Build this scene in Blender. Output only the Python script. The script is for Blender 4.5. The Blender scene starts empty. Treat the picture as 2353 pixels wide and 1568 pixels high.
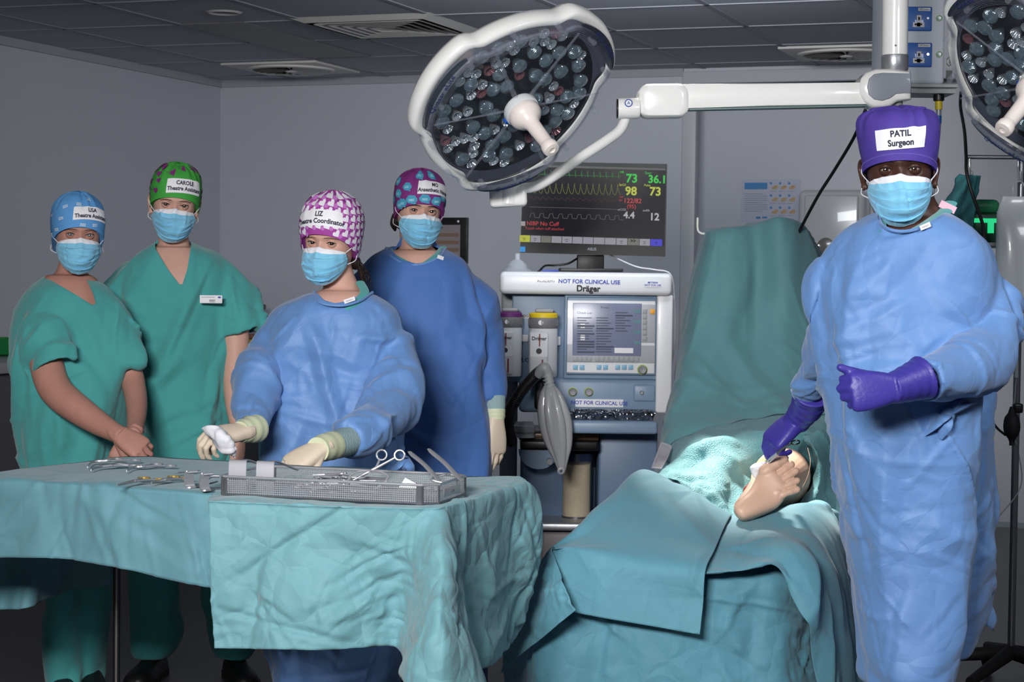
import bpy, bmesh, math, random
import numpy as np
from mathutils import Vector, Matrix, noise as mnoise
PI = math.pi
SC = bpy.context.scene
COL = SC.collection
# ------------------------------------------------------------------ camera
FPX = 4400.0
CAMZ = 1.37
PITCH = math.atan(160.0 / FPX)
ROLL = 0.012
cam_d = bpy.data.cameras.new('camera')
cam = bpy.data.objects.new('camera', cam_d)
COL.objects.link(cam)
cam_d.sensor_width = 36.0
cam_d.lens = FPX / 2353.0 * 36.0
cam_d.clip_end = 60
cf = Vector((0, math.cos(PITCH), -math.sin(PITCH)))
cu0 = Vector((0, math.sin(PITCH), math.cos(PITCH)))
cr0 = Vector((1, 0, 0))
cr = cr0 * math.cos(ROLL) + cu0 * math.sin(ROLL)
cu = cu0 * math.cos(ROLL) - cr0 * math.sin(ROLL)
cam.matrix_world = Matrix(((cr.x, cu.x, -cf.x, 0), (cr.y, cu.y, -cf.y, 0), (cr.z, cu.z, -cf.z, CAMZ), (0, 0, 0, 1)))
SC.camera = cam
cam_d.dof.use_dof = True
cam_d.dof.focus_distance = 5.3
cam_d.dof.aperture_fstop = 15.0

# ------------------------------------------------------------------ exposure, world, lights
SC.view_settings.view_transform = 'Standard'
SC.view_settings.look = 'None'
SC.view_settings.gamma = 1
SC.view_settings.use_curve_mapping = False
SC.view_settings.exposure = 0.0
world = bpy.data.worlds.new('world')
SC.world = world
world.use_nodes = True
world.node_tree.nodes['Background'].inputs[0].default_value = (0.62, 0.70, 0.85, 1)
world.node_tree.nodes['Background'].inputs[1].default_value = 0.10


def lamp_area(name, loc, target, sx, sy, power, color=(1, 1, 1), spread=180):
    d = bpy.data.lights.new(name, 'AREA')
    d.shape = 'RECTANGLE'
    d.size, d.size_y = sx, sy
    d.energy = power
    d.color = color
    d.spread = math.radians(spread)
    o = bpy.data.objects.new(name, d)
    COL.objects.link(o)
    o.location = loc
    o.rotation_euler = (Vector(target) - Vector(loc)).to_track_quat('-Z', 'Y').to_euler()
    return o


def lamp_spot(name, loc, target, power, angle, blend=0.4, color=(1, 1, 1), size=0.15):
    d = bpy.data.lights.new(name, 'SPOT')
    d.energy = power
    d.spot_size = math.radians(angle)
    d.spot_blend = blend
    d.color = color
    d.shadow_soft_size = size
    o = bpy.data.objects.new(name, d)
    COL.objects.link(o)
    o.location = loc
    o.rotation_euler = (Vector(target) - Vector(loc)).to_track_quat('-Z', 'Y').to_euler()
    return o


# studio softbox above and left of the camera, two added unseen fill lamps, theatre lamp beam on the foot
lamp_area('key_softbox', (-0.9, 0.4, 2.42), (0.15, 5.8, 1.0), 1.2, 0.8, 120, (1.0, 0.98, 0.97), 95)
lamp_area('added_side_fill', (2.0, 3.6, 2.5), (1.2, 5.4, 1.0), 0.6, 0.6, 14, (0.93, 0.96, 1.0), 110)  # fill lamp added out of view at right, not a fitting of the room
lamp_area('added_wall_fill', (0.6, 6.9, 2.48), (0.0, 10.8, 1.7), 1.6, 0.6, 36, (0.88, 0.93, 1.0), 110)  # added lamp above the frame that brightens the back wall
lamp_spot('theatre_lamp_beam', (0.42, 6.45, 2.44), (0.72, 5.42, 0.86), 760, 22, 0.55, (1.0, 0.95, 0.86), 0.10)


# ------------------------------------------------------------------ projection helpers
def P(px, py, Y):
    d = cf + cr * ((px - 1176.5) / FPX) - cu * ((py - 784.0) / FPX)
    d = d * (Y / d.y)
    return Vector((d.x, d.y, d.z + CAMZ))


def PZ(px, py, z):
    d = cf + cr * ((px - 1176.5) / FPX) - cu * ((py - 784.0) / FPX)
    d = d * ((z - CAMZ) / d.z)
    return Vector((d.x, d.y, z))


def M2(px, Y):
    return px * Y / FPX


# ------------------------------------------------------------------ materials
def s2l(c):
    c = c / 255.0
    return c / 12.92 if c <= 0.04045 else ((c + 0.055) / 1.055) ** 2.4


def lin(rgb):
    return (s2l(rgb[0]), s2l(rgb[1]), s2l(rgb[2]), 1.0)


MATS = {}


def mat(name, rgb, rough=0.5, metal=0.0, spec=0.5, alpha=1.0, trans=0.0, emis=None, estr=0.0, coat=0.0, sub=0.0,
        bump=None, var=0.0, varscale=6.0, ior=1.45, sheen=0.0):
    if name in MATS:
        return MATS[name]
    m = bpy.data.materials.new(name)
    m.use_nodes = True
    nt = m.node_tree
    b = nt.nodes['Principled BSDF']
    col = lin(rgb)
    b.inputs['Base Color'].default_value = col
    b.inputs['Roughness'].default_value = rough
    b.inputs['Metallic'].default_value = metal
    b.inputs['Specular IOR Level'].default_value = spec
    b.inputs['IOR'].default_value = ior
    b.inputs['Alpha'].default_value = alpha
    b.inputs['Transmission Weight'].default_value = trans
    b.inputs['Coat Weight'].default_value = coat
    b.inputs['Sheen Weight'].default_value = sheen
    if sub:
        b.inputs['Subsurface Weight'].default_value = sub
        b.inputs['Subsurface Radius'].default_value = (0.012, 0.005, 0.003)
        b.inputs['Subsurface Scale'].default_value = 0.6
    if emis:
        b.inputs['Emission Color'].default_value = lin(emis)
        b.inputs['Emission Strength'].default_value = estr
    tc = None
    if var or bump:
        tc = nt.nodes.new('ShaderNodeTexCoord')
    if var:
        n = nt.nodes.new('ShaderNodeTexNoise')
        n.inputs['Scale'].default_value = varscale
        n.inputs['Detail'].default_value = 5
        nt.links.new(tc.outputs['Object'], n.inputs['Vector'])
        mx = nt.nodes.new('ShaderNodeMix')
        mx.data_type = 'RGBA'
        mx.inputs[6].default_value = tuple(c * (1 - var) for c in col[:3]) + (1,)
        mx.inputs[7].default_value = tuple(min(1, c * (1 + var)) for c in col[:3]) + (1,)
        nt.links.new(n.outputs['Fac'], mx.inputs[0])
        nt.links.new(mx.outputs[2], b.inputs['Base Color'])
    if bump:
        # list of (kind, scale, strength, distance)
        prev = None
        for kind, scale, dist in bump:
            if kind == 'noise':
                t = nt.nodes.new('ShaderNodeTexNoise')
                t.inputs['Detail'].default_value = 6
                t.inputs['Distortion'].default_value = 0.3
                out = t.outputs['Fac']
            elif kind == 'ridge':
                t = nt.nodes.new('ShaderNodeTexNoise')
                t.noise_type = 'RIDGED_MULTIFRACTAL'
                t.inputs['Detail'].default_value = 2
                t.inputs['Distortion'].default_value = 0.6
                out = t.outputs['Fac']
            elif kind == 'wave':
                t = nt.nodes.new('ShaderNodeTexWave')
                t.inputs['Distortion'].default_value = 2.0
                out = t.outputs['Fac']
            elif kind == 'rib':
                t = nt.nodes.new('ShaderNodeTexWave')
                out = t.outputs['Fac']
            elif kind == 'fold':
                t = nt.nodes.new('ShaderNodeTexVoronoi')
                t.feature = 'DISTANCE_TO_EDGE'
                w = nt.nodes.new('ShaderNodeTexNoise')
                w.inputs['Scale'].default_value = scale * 0.45
                w.inputs['Detail'].default_value = 3
                nt.links.new(tc.outputs['Object'], w.inputs['Vector'])
                mxv = nt.nodes.new('ShaderNodeMixRGB')
                mxv.inputs[0].default_value = min(0.5, 1.6 / scale)
                nt.links.new(tc.outputs['Object'], mxv.inputs[1])
                nt.links.new(w.outputs['Color'], mxv.inputs[2])
                nt.links.new(mxv.outputs[0], t.inputs['Vector'])
                out = t.outputs['Distance']
            else:
                t = nt.nodes.new('ShaderNodeTexVoronoi')
                out = t.outputs['Distance']
            t.inputs['Scale'].default_value = scale
            if kind != 'fold':
                nt.links.new(tc.outputs['Object'], t.inputs['Vector'])
            bp = nt.nodes.new('ShaderNodeBump')
            bp.inputs['Strength'].default_value = 1.0
            bp.inputs['Distance'].default_value = dist
            nt.links.new(out, bp.inputs['Height'])
            if prev:
                nt.links.new(prev.outputs[0], bp.inputs['Normal'])
            prev = bp
        nt.links.new(prev.outputs[0], b.inputs['Normal'])
    m.diffuse_color = col
    MATS[name] = m
    return m


# ------------------------------------------------------------------ mesh accumulation
def A(x):
    return np.asarray([tuple(v) for v in x], dtype=float) if not isinstance(x, np.ndarray) else x


class MB:
    def __init__(self):
        self.v = []
        self.f = []
        self.mi = []
        self.n = 0

    def add(self, V, F, mi=0, mtx=None):
        V = A(V)
        if mtx is not None:
            m = np.array(mtx)
            V = V @ m[:3, :3].T + m[:3, 3]
        self.v.append(V)
        for f in F:
            self.f.append(tuple(int(i) + self.n for i in f))
            self.mi.append(mi)
        self.n += len(V)
        return self

    def join(self, o, mi=None):
        for V in [np.vstack(o.v)]:
            base = self.n
            self.v.append(V)
            self.n += len(V)
        for f, m in zip(o.f, o.mi):
            self.f.append(tuple(i + base for i in f))
            self.mi.append(m if mi is None else mi)
        return self

    def verts(self):
        return np.vstack(self.v)

    # shapes
    def box(self, lo, hi, mi=0, mtx=None, bev=0.0):
        x0, y0, z0 = lo
        x1, y1, z1 = hi
        if bev <= 0:
            V = [(x0, y0, z0), (x1, y0, z0), (x1, y1, z0), (x0, y1, z0), (x0, y0, z1), (x1, y0, z1), (x1, y1, z1), (x0, y1, z1)]
            F = [(0, 3, 2, 1), (4, 5, 6, 7), (0, 1, 5, 4), (1, 2, 6, 5), (2, 3, 7, 6), (3, 0, 4, 7)]
            return self.add(V, F, mi, mtx)
        bm = bmesh.new()
        bmesh.ops.create_cube(bm, size=1)
        for v in bm.verts:
            v.co = Vector(((x0 + x1) / 2 + v.co.x * (x1 - x0), (y0 + y1) / 2 + v.co.y * (y1 - y0), (z0 + z1) / 2 + v.co.z * (z1 - z0)))
        bev = min(bev, 0.49 * min(x1 - x0, y1 - y0, z1 - z0))
        bmesh.ops.bevel(bm, geom=bm.edges[:], offset=bev, segments=3, profile=0.5, affect='EDGES')
        bm.verts.index_update()
        V = [tuple(v.co) for v in bm.verts]
        F = [[v.index for v in f.verts] for f in bm.faces]
        bm.free()
        return self.add(V, F, mi, mtx)

    def grid(self, G, mi=0, cu_=False, cv_=False, mtx=None):
        nu, nv = G.shape[:2]
        F = []
        for i in range(nu if cu_ else nu - 1):
            i2 = (i + 1) % nu
            for j in range(nv if cv_ else nv - 1):
                j2 = (j + 1) % nv
                F.append((i * nv + j, i2 * nv + j, i2 * nv + j2, i * nv + j2))
        return self.add(G.reshape(-1, 3), F, mi, mtx)

    def loft(self, rings, mi=0, caps=True, mtx=None):
        R = np.array([A(r) for r in rings])
        nr, ns = R.shape[:2]
        V = R.reshape(-1, 3)
        F = []
        for i in range(nr - 1):
            for j in range(ns):
                k = (j + 1) % ns
                F.append((i * ns + j, i * ns + k, (i + 1) * ns + k, (i + 1) * ns + j))
        if caps:
            V = np.vstack([V, R[0].mean(0), R[-1].mean(0)])
            a, b = nr * ns, nr * ns + 1
            for j in range(ns):
                k = (j + 1) % ns
                F.append((a, k, j))
                F.append((b, (nr - 1) * ns + j, (nr - 1) * ns + k))
        return self.add(V, F, mi, mtx)

    def tube(self, pts, r, seg=12, mi=0, caps=True, mtx=None, sub=1, flat=None, roundend=False):
        pts = A(pts)
        r = np.full(len(pts), r, float) if np.isscalar(r) else np.asarray(r, float)
        if sub > 1:
            q = crspline(np.column_stack([pts, r]), sub)
            pts, r = q[:, :3], q[:, 3]
        if roundend:
            def ext(p0, p1, r0):
                d = p0 - p1
                d = d / (np.linalg.norm(d) + 1e-9)
                out = []
                for a in (80, 60, 40, 20):
                    a = math.radians(a)
                    out.append((p0 + d * r0 * math.sin(a), max(r0 * math.cos(a), 1e-4)))
                return out
            s = ext(pts[0], pts[1], r[0])
            e = ext(pts[-1], pts[-2], r[-1])[::-1]
            pts = np.vstack([[q[0] for q in s], pts, [q[0] for q in e]])
            r = np.concatenate([[q[1] for q in s], r, [q[1] for q in e]])
        T = np.gradient(pts, axis=0)
        T /= (np.linalg.norm(T, axis=1, keepdims=True) + 1e-12)
        up = np.array([0, 0, 1.0]) if abs(T[0][2]) < 0.9 else np.array([1.0, 0, 0])
        rings = []
        n = None
        for i in range(len(pts)):
            if n is None:
                n = np.cross(T[i], up)
            else:
                n = n - T[i] * np.dot(n, T[i])
            n /= (np.linalg.norm(n) + 1e-12)
            b = np.cross(T[i], n)
            a = np.arange(seg) * 2 * PI / seg
            fl = 1.0 if flat is None else flat
            rings.append(pts[i] + r[i] * (np.outer(np.cos(a), n) + fl * np.outer(np.sin(a), b)))
        return self.loft(rings, mi, caps, mtx)

    def lathe(self, prof, seg=32, mi=0, mtx=None, caps=False):
        a = np.arange(seg) * 2 * PI / seg
        rings = [np.column_stack([r * np.cos(a), r * np.sin(a), np.full(seg, z)]) for r, z in prof]
        return self.loft(rings, mi, caps, mtx)

    def cyl(self, p0, p1, r, seg=24, mi=0, r1=None, mtx=None):
        return self.tube([p0, p1], [r, r if r1 is None else r1], seg, mi, True, mtx)

    def sphere(self, c, r, seg=20, mi=0, mtx=None):
        r = (r, r, r) if np.isscalar(r) else r
        ph = np.linspace(0.001, PI - 0.001, seg // 2 + 1)
        a = np.arange(seg) * 2 * PI / seg
        rings = [np.column_stack([c[0] + r[0] * math.sin(p) * np.cos(a), c[1] + r[1] * math.sin(p) * np.sin(a), np.full(seg, c[2] + r[2] * math.cos(p))]) for p in ph]
        return self.loft(rings, mi, True, mtx)

    def poly(self, pts2, z0, z1, mi=0, mtx=None):
        """prism of a simple (near convex) outline in local xy from z0 to z1"""
        n = len(pts2)
        V = [(x, y, z0) for x, y in pts2] + [(x, y, z1) for x, y in pts2]
        F = [tuple(reversed(range(n))), tuple(range(n, 2 * n))]
        for i in range(n):
            j = (i + 1) % n
            F.append((i, j, n + j, n + i))
        return self.add(V, F, mi, mtx)

    def text(self, s, size, mi=0, mtx=None, align='CENTER', bold=0.0, ext=0.0):
        V, F = text_mesh(s, size, align, bold, ext)
        if len(V):
            self.add(V, F, mi, mtx)
        return self


def text_mesh(s, size, align='CENTER', bold=0.0, ext=0.0, res=3):
    c = bpy.data.curves.new('txt', 'FONT')
    c.body = s
    c.size = size
    c.align_x = align
    c.align_y = 'CENTER'
    c.resolution_u = res
    c.offset = bold * size
    c.extrude = ext
    o = bpy.data.objects.new('txt', c)
    me = o.to_mesh()
    V = np.array([tuple(v.co) for v in me.vertices]) if len(me.vertices) else np.zeros((0, 3))
    F = [tuple(p.vertices) for p in me.polygons]
    o.to_mesh_clear()
    bpy.data.objects.remove(o)
    bpy.data.curves.remove(c)
    return V, F


def crspline(Q, sub, axis=0):
    """centripetal-ish catmull rom through points (n,k) -> dense"""
    Q = np.asarray(Q, float)
    if axis == 1:
        return np.swapaxes(crspline(np.swapaxes(Q, 0, 1), sub), 0, 1)
    n = len(Q)
    E = np.concatenate([[2 * Q[0] - Q[1]], Q, [2 * Q[-1] - Q[-2]]])
    out = []
    for i in range(n - 1):
        p0, p1, p2, p3 = E[i], E[i + 1], E[i + 2], E[i + 3]
        for k in range(sub):
            t = k / sub
            out.append(0.5 * ((2 * p1) + (-p0 + p2) * t + (2 * p0 - 5 * p1 + 4 * p2 - p3) * t * t + (-p0 + 3 * p1 - 3 * p2 + p3) * t ** 3))
    out.append(Q[-1])
    return np.array(out)


def patch(rows, su, sv):
    """rows: list of rows of (px,py,Y) in photo frame -> dense world grid"""
    G = np.array([[tuple(P(*c)) for c in r] for r in rows])
    G = crspline(G, su)
    G = crspline(G, sv, axis=1)
    return G


def hashn(ix, iy, iz, seed):
    h = (ix * 374761393 + iy * 668265263 + iz * 2147483647 + seed * 974634777) & 0xFFFFFFFF
    h = ((h ^ (h >> 13)) * 1274126177) & 0xFFFFFFFF
    h = (h ^ (h >> 16)) & 0xFFFFFFFF
    return h / 4294967295.0


def vnoise(p, scale, seed=0, octv=1):
    tot = 0
    amp = 1.0
    q = np.asarray(p, float) * scale
    for o in range(octv):
        fl = np.floor(q).astype(np.int64)
        fr = q - fl
        fr = fr * fr * (3 - 2 * fr)
        r = 0
        for dx in (0, 1):
            for dy in (0, 1):
                for dz in (0, 1):
                    w = (fr[:, 0] if dx else 1 - fr[:, 0]) * (fr[:, 1] if dy else 1 - fr[:, 1]) * (fr[:, 2] if dz else 1 - fr[:, 2])
                    r = r + w * hashn(fl[:, 0] + dx, fl[:, 1] + dy, fl[:, 2] + dz, seed + o * 17)
        tot = tot + (r * 2 - 1) * amp
        amp *= 0.5
        q = q * 2.03
    return tot


def vnormals(V, F):
    N = np.zeros_like(V)
    q = np.array([f for f in F if len(f) == 4], dtype=int)
    t = np.array([f for f in F if len(f) == 3], dtype=int)
    for arr in (q, t):
        if len(arr):
            if arr.shape[1] == 4:
                n = np.cross(V[arr[:, 2]] - V[arr[:, 0]], V[arr[:, 3]] - V[arr[:, 1]])
            else:
                n = np.cross(V[arr[:, 1]] - V[arr[:, 0]], V[arr[:, 2]] - V[arr[:, 0]])
            for k in range(arr.shape[1]):
                np.add.at(N, arr[:, k], n)
    N /= (np.linalg.norm(N, axis=1, keepdims=True) + 1e-12)
    return N


def creases(V, N, n, seed, amp, w, L, dirv=None, zr=None):
    """crumple height field: n random fold lines over the surface"""
    rs = np.random.RandomState(seed)
    h = np.zeros(len(V))
    idx = np.arange(len(V))
    if zr is not None:
        idx = idx[(V[:, 2] > zr[0]) & (V[:, 2] < zr[1])]
        if len(idx) == 0:
            return h
    for k in range(n):
        i = rs.choice(idx)
        c, nn = V[i], N[i]
        d = rs.normal(size=3)
        if dirv is not None:
            d = d * 0.35 + np.array(dirv)
        d -= nn * d.dot(nn)
        d /= np.linalg.norm(d) + 1e-9
        m = np.cross(nn, d)
        q = V - c
        l = L * (0.5 + rs.rand() * 1.0)
        near = (np.abs(q[:, 0]) < 2.2 * l) & (np.abs(q[:, 1]) < 2.2 * l) & (np.abs(q[:, 2]) < 2.2 * l)
        q = q[near]
        s = q @ m
        t = q @ d
        dd = q @ nn
        ww = w * (0.4 + 1.2 * rs.rand())
        s = s + 0.15 * ww * np.sin(t / l * 5 + k)
        prof = np.maximum(0, 1 - np.abs(s) / ww)
        if rs.rand() < 0.5:
            prof = np.where(s > 0, np.maximum(0, 1 - np.abs(s) / (ww * 2.6)), prof)
        a = amp * (0.3 + rs.rand()) * (1 if rs.rand() < 0.6 else -0.8)
        h[near] += a * prof * np.exp(-(t / l) ** 2 * 1.6) * np.exp(-(dd / l) ** 2 * 2)
    return h


def remesh(V, F, voxel, it=3, fac=0.5):
    me = bpy.data.meshes.new('tmp')
    me.from_pydata([tuple(v) for v in V], [], [tuple(f) for f in F])
    me.update()
    bm = bmesh.new()
    bm.from_mesh(me)
    bmesh.ops.recalc_face_normals(bm, faces=bm.faces[:])
    bm.to_mesh(me)
    bm.free()
    o = bpy.data.objects.new('tmp', me)
    COL.objects.link(o)
    m = o.modifiers.new('r', 'REMESH')
    m.mode = 'VOXEL'
    m.voxel_size = voxel
    if it:
        s = o.modifiers.new('s', 'SMOOTH')
        s.iterations = it
        s.factor = fac
    dg = bpy.context.evaluated_depsgraph_get()
    e = o.evaluated_get(dg)
    m2 = e.to_mesh()
    n = len(m2.vertices)
    co = np.empty(n * 3)
    m2.vertices.foreach_get('co', co)
    F2 = [tuple(p.vertices) for p in m2.polygons]
    e.to_mesh_clear()
    bpy.data.objects.remove(o)
    bpy.data.meshes.remove(me)
    return co.reshape(-1, 3), F2


# ------------------------------------------------------------------ objects
def root_of(o):
    while o.parent:
        o = o.parent
    return o


def obj(name, mb, mats, parent=None, sharp=35, label=None, solid=0.0, smooth=True):
    V = mb.verts()
    if parent is not None:
        Minv = np.array(root_of(parent).matrix_basis.inverted())
        V = V @ Minv[:3, :3].T + Minv[:3, 3]
    me = bpy.data.meshes.new(name)
    me.from_pydata(V.tolist(), [], mb.f)
    if not isinstance(mats, (list, tuple)):
        mats = [mats]
    for m in mats:
        me.materials.append(m)
    me.polygons.foreach_set('material_index', mb.mi)
    if smooth:
        me.polygons.foreach_set('use_smooth', [True] * len(mb.f))
    me.update()
    if smooth and sharp and sharp < 180:
        me.set_sharp_from_angle(angle=math.radians(sharp))
    o = bpy.data.objects.new(name, me)
    COL.objects.link(o)
    if parent is not None:
        o.parent = parent
    if solid:
        md = o.modifiers.new('thickness', 'SOLIDIFY')
        md.thickness = solid
        md.offset = 0
    if label:
        o['label'] = label
    return o


def thing(name, label, cat, loc=(0, 0, 0), rz=0.0, group=None, mtx=None):
    o = bpy.data.objects.new(name, None)
    o.empty_display_size = 0.1
    COL.objects.link(o)
    if mtx is not None:
        o.matrix_basis = mtx
    else:
        o.matrix_basis = Matrix.Translation(Vector(loc)) @ Matrix.Rotation(rz, 4, 'Z')
    o['label'] = label
    o['category'] = cat
    if group:
        o['group'] = group
    return o


def tag(o, label, cat, group=None, kind=None):
    o['label'] = label
    o['category'] = cat
    if group:
        o['group'] = group
    if kind:
        o['kind'] = kind
    return o


def struct(name, mb, mats, parent=None, **k):
    o = obj(name, mb, mats, parent, **k)
    if parent is None:
        o['kind'] = 'structure'
    return o


def frame(o, x, y):
    """matrix with origin o, x axis x, y axis y, z = x cross y"""
    x = Vector(x).normalized()
    z = x.cross(Vector(y)).normalized()
    y = z.cross(x)
    return Matrix(((x.x, y.x, z.x, o[0]), (x.y, y.y, z.y, o[1]), (x.z, y.z, z.z, o[2]), (0, 0, 0, 1)))


# ------------------------------------------------------------------ common materials
def M_(k):
    return MATS[k]


mat('white_plastic', (236, 236, 236), 0.32, coat=0.2)
mat('white_paint', (232, 232, 232), 0.28, coat=0.3)
mat('grey_plastic', (118, 124, 134), 0.45)
mat('mid_grey', (150, 152, 156), 0.45)
mat('dark_grey', (52, 54, 58), 0.5)
mat('black_plastic', (18, 18, 20), 0.35)
mat('black_matt', (14, 14, 16), 0.7)
mat('steel', (205, 207, 212), 0.26, 0.72)
mat('brushed_steel', (172, 174, 180), 0.36, 0.7, bump=[('noise', 300, 0.0004)])
mat('dark_steel', (120, 122, 128), 0.32, 0.75)
mat('gold', (220, 186, 100), 0.25, 0.75)
mat('chrome', (225, 226, 230), 0.08, 1.0)
mat('label_white', (232, 232, 236), 0.6)
mat('ink', (18, 22, 52), 0.7)
mat('ink_black', (14, 14, 18), 0.6)
mat('ink_blue', (34, 66, 168), 0.6)
# ------------------------------------------------------------------ room shell
DC = 12.0
CORN = P(507, 185, DC)
HC = CORN.z
th = math.radians(20.0)
Ld = Vector((math.sin(th), math.cos(th), 0))      # along the left wall, away from camera
Bd = Vector((math.cos(th), -math.sin(th), 0))     # along the back wall, to the right
C0 = Vector((CORN.x, CORN.y, 0))


def RW(a, b, z):
    """room coordinates: a along back wall from the corner, b towards the camera"""
    v = C0 + Bd * a - Ld * b
    return Vector((v.x, v.y, z))


ROOM = Matrix(((Bd.x, -Ld.x, 0, C0.x), (Bd.y, -Ld.y, 0, C0.y), (0, 0, 1, 0), (0, 0, 0, 1)))  # note: left handed
wall_m = mat('wall_paint', (176, 179, 187), 0.42, var=0.03, varscale=1.5, bump=[('noise', 60, 0.0006)])
ceil_m = mat('ceiling_tile', (172, 175, 184), 0.75, var=0.03, varscale=3, bump=[('noise', 220, 0.001)])
grid_m = mat('ceiling_grid', (132, 134, 142), 0.5)
floor_m = mat('vinyl_floor', (66, 65, 68), 0.35, var=0.10, varscale=25)
trim_m = mat('trim_paint', (176, 178, 184), 0.4)
W = 7.4
DEP = 13.0
m = MB(); m.box((0, -0.1, -0.05), (W, DEP, 0), mtx=ROOM); struct('floor', m, floor_m)
m = MB(); m.box((-0.15, -0.15, 0), (0, DEP, HC), mtx=ROOM); struct('wall_left', m, wall_m)
m = MB(); m.box((0, -0.15, 0), (2.98, 0, HC), mtx=ROOM)
m.box((2.98, -0.15, HC - 0.05), (W, 0, HC), mtx=ROOM); struct('wall_back', m, wall_m)
m = MB(); m.box((2.98, -0.50, 0), (W, -0.34, HC), mtx=ROOM); m.box((2.90, -0.5, 0), (2.98, -0.15, HC), mtx=ROOM); struct('wall_alcove', m, wall_m)
m = MB(); m.box((W, -0.5, 0), (W + 0.15, DEP, HC), mtx=ROOM); struct('wall_right', m, wall_m)
m = MB(); m.box((-0.15, DEP, 0), (W + 0.15, DEP + 0.15, HC), mtx=ROOM); struct('wall_front', m, wall_m)
m = MB(); m.box((0, -0.5, HC), (W, DEP, HC + 0.06), mtx=ROOM); ce = struct('ceiling', m, ceil_m)
# ceiling grid bars every 1.2 x 0.6 m
m = MB()
b = 0.25
while b < DEP:
    m.box((0, b - 0.010, HC - 0.004), (W, b + 0.010, HC + 0.002), mtx=ROOM)
    b += 0.75
a = 0.50
while a < W:
    m.box((a - 0.012, 0, HC - 0.004), (a + 0.012, DEP, HC + 0.002), mtx=ROOM)
    a += 0.65
obj('tile_grid', m, grid_m, ce)
m = MB(); m.box((0, 0, HC - 0.045), (2.98, 0.02, HC), mtx=ROOM); m.box((0, 0, HC - 0.045), (0.02, DEP, HC), mtx=ROOM)
struct('trim_1', m, mat('cornice', (150, 152, 158), 0.5))
m = MB(); m.box((2.98, -0.04, 0), (3.06, 0.02, HC - 0.02), mtx=ROOM, bev=0.004); m.box((2.98, -0.02, HC - 0.09), (W, 0.025, HC - 0.02), mtx=ROOM, bev=0.004)
struct('trim_2', m, trim_m)
m = MB(); m.box((0, 0, 0), (2.98, 0.015, 0.12), mtx=ROOM); struct('baseboard_back', m, mat('skirting', (60, 60, 64), 0.5))
m = MB(); m.box((0, 0, 0), (0.015, DEP, 0.12), mtx=ROOM); struct('baseboard_left', m, M_('skirting'))

# ceiling fittings
vent_m = mat('vent_paint', (196, 194, 190), 0.5)
dark_m = mat('vent_dark', (30, 30, 32), 0.8)


def vent_swirl(a0, b0, sz, label, grp=None):
    t = thing('ceiling_vent', label, 'vent', RW(a0, b0, HC), 0, grp)
    m = MB(); m.box((a0 - sz / 2, b0 - sz / 2, HC - 0.014), (a0 + sz / 2, b0 + sz / 2, HC), mtx=ROOM, bev=0.003)
    obj('face_plate', m, vent_m, t)
    c = RW(a0, b0, HC - 0.014)
    T = Matrix.Translation(c)
    m = MB(); m.lathe([(0.0, -0.001), (sz * 0.36, -0.001), (sz * 0.37, -0.004), (sz * 0.40, -0.012), (sz * 0.42, -0.004), (sz * 0.42, 0)], 48, mtx=T)
    obj('recess', m, dark_m, t)
    m = MB()
    m.lathe([(sz * 0.36, -0.004), (sz * 0.385, -0.014), (sz * 0.42, -0.010), (sz * 0.425, 0)], 48, mtx=T)
    m.lathe([(0, -0.02), (0.03, -0.018), (0.04, -0.008), (0.0, -0.002)], 24, mtx=T)
    for k in range(24):
        A0 = k * PI / 12
        Rm = T @ Matrix.Rotation(A0, 4, 'Z')
        m.add([(0.035, -0.004, -0.004), (sz * 0.37, -0.012, -0.004), (sz * 0.37, 0.016, -0.014), (0.035, 0.004, -0.012)], [(0, 1, 2, 3)], 0, Rm)
    obj('swirl_blades', m, vent_m, t)


vent_swirl(0.80, 0.62, 0.60, 'square ceiling diffuser with round swirl blades near the far left corner', 'swirl ceiling diffusers')
vent_swirl(4.02, 0.62, 0.60, 'square ceiling diffuser with round swirl blades behind the pendant, right', 'swirl ceiling diffusers')
t = thing('ceiling_grille', 'large square four-way ceiling grille with nested slats left of the big theatre lamp', 'vent', RW(2.12, 2.22, HC))
m = MB()
def ring(m, a0, b0, r0, r1, z0, z1):
    Pts = []
    for r, z in ((r0, z0), (r1, z1)):
        Pts += [RW(a0 - r, b0 - r, z), RW(a0 + r, b0 - r, z), RW(a0 + r, b0 + r, z), RW(a0 - r, b0 + r, z)]
    m.add(Pts, [(i, (i + 1) % 4, 4 + (i + 1) % 4, 4 + i) for i in range(4)])
ring(m, 2.12, 2.22, 0.36, 0.30, HC, HC - 0.02)
obj('outer_frame', m, vent_m, t, smooth=False)
m = MB()
for r in (0.27, 0.22, 0.17, 0.12, 0.07):
    ring(m, 2.12, 2.22, r, r - 0.035, HC - 0.024, HC - 0.002)
obj('slats', m, vent_m, t, smooth=False)
m = MB(); m.box((1.82, 1.92, HC - 0.003), (2.42, 2.52, HC), mtx=ROOM); obj('recess', m, dark_m, t)
m = MB(); m.box((1.15, 1.05, HC - 0.006), (1.50, 2.52, HC), mtx=ROOM); tag(obj('ceiling_light_panel', m, mat('panel_off', (98, 98, 100), 0.4)), 'long unlit ceiling light panel, darker than the tiles around it', 'light')
m = MB(); m.lathe([(0.055, -0.001), (0.07, -0.008), (0.085, -0.001)], 32, mtx=Matrix.Translation(RW(1.57, 2.84, HC))); tag(obj('recessed_ring', m, vent_m), 'small pale round ceiling ring left of the square grille', 'detector')
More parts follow.
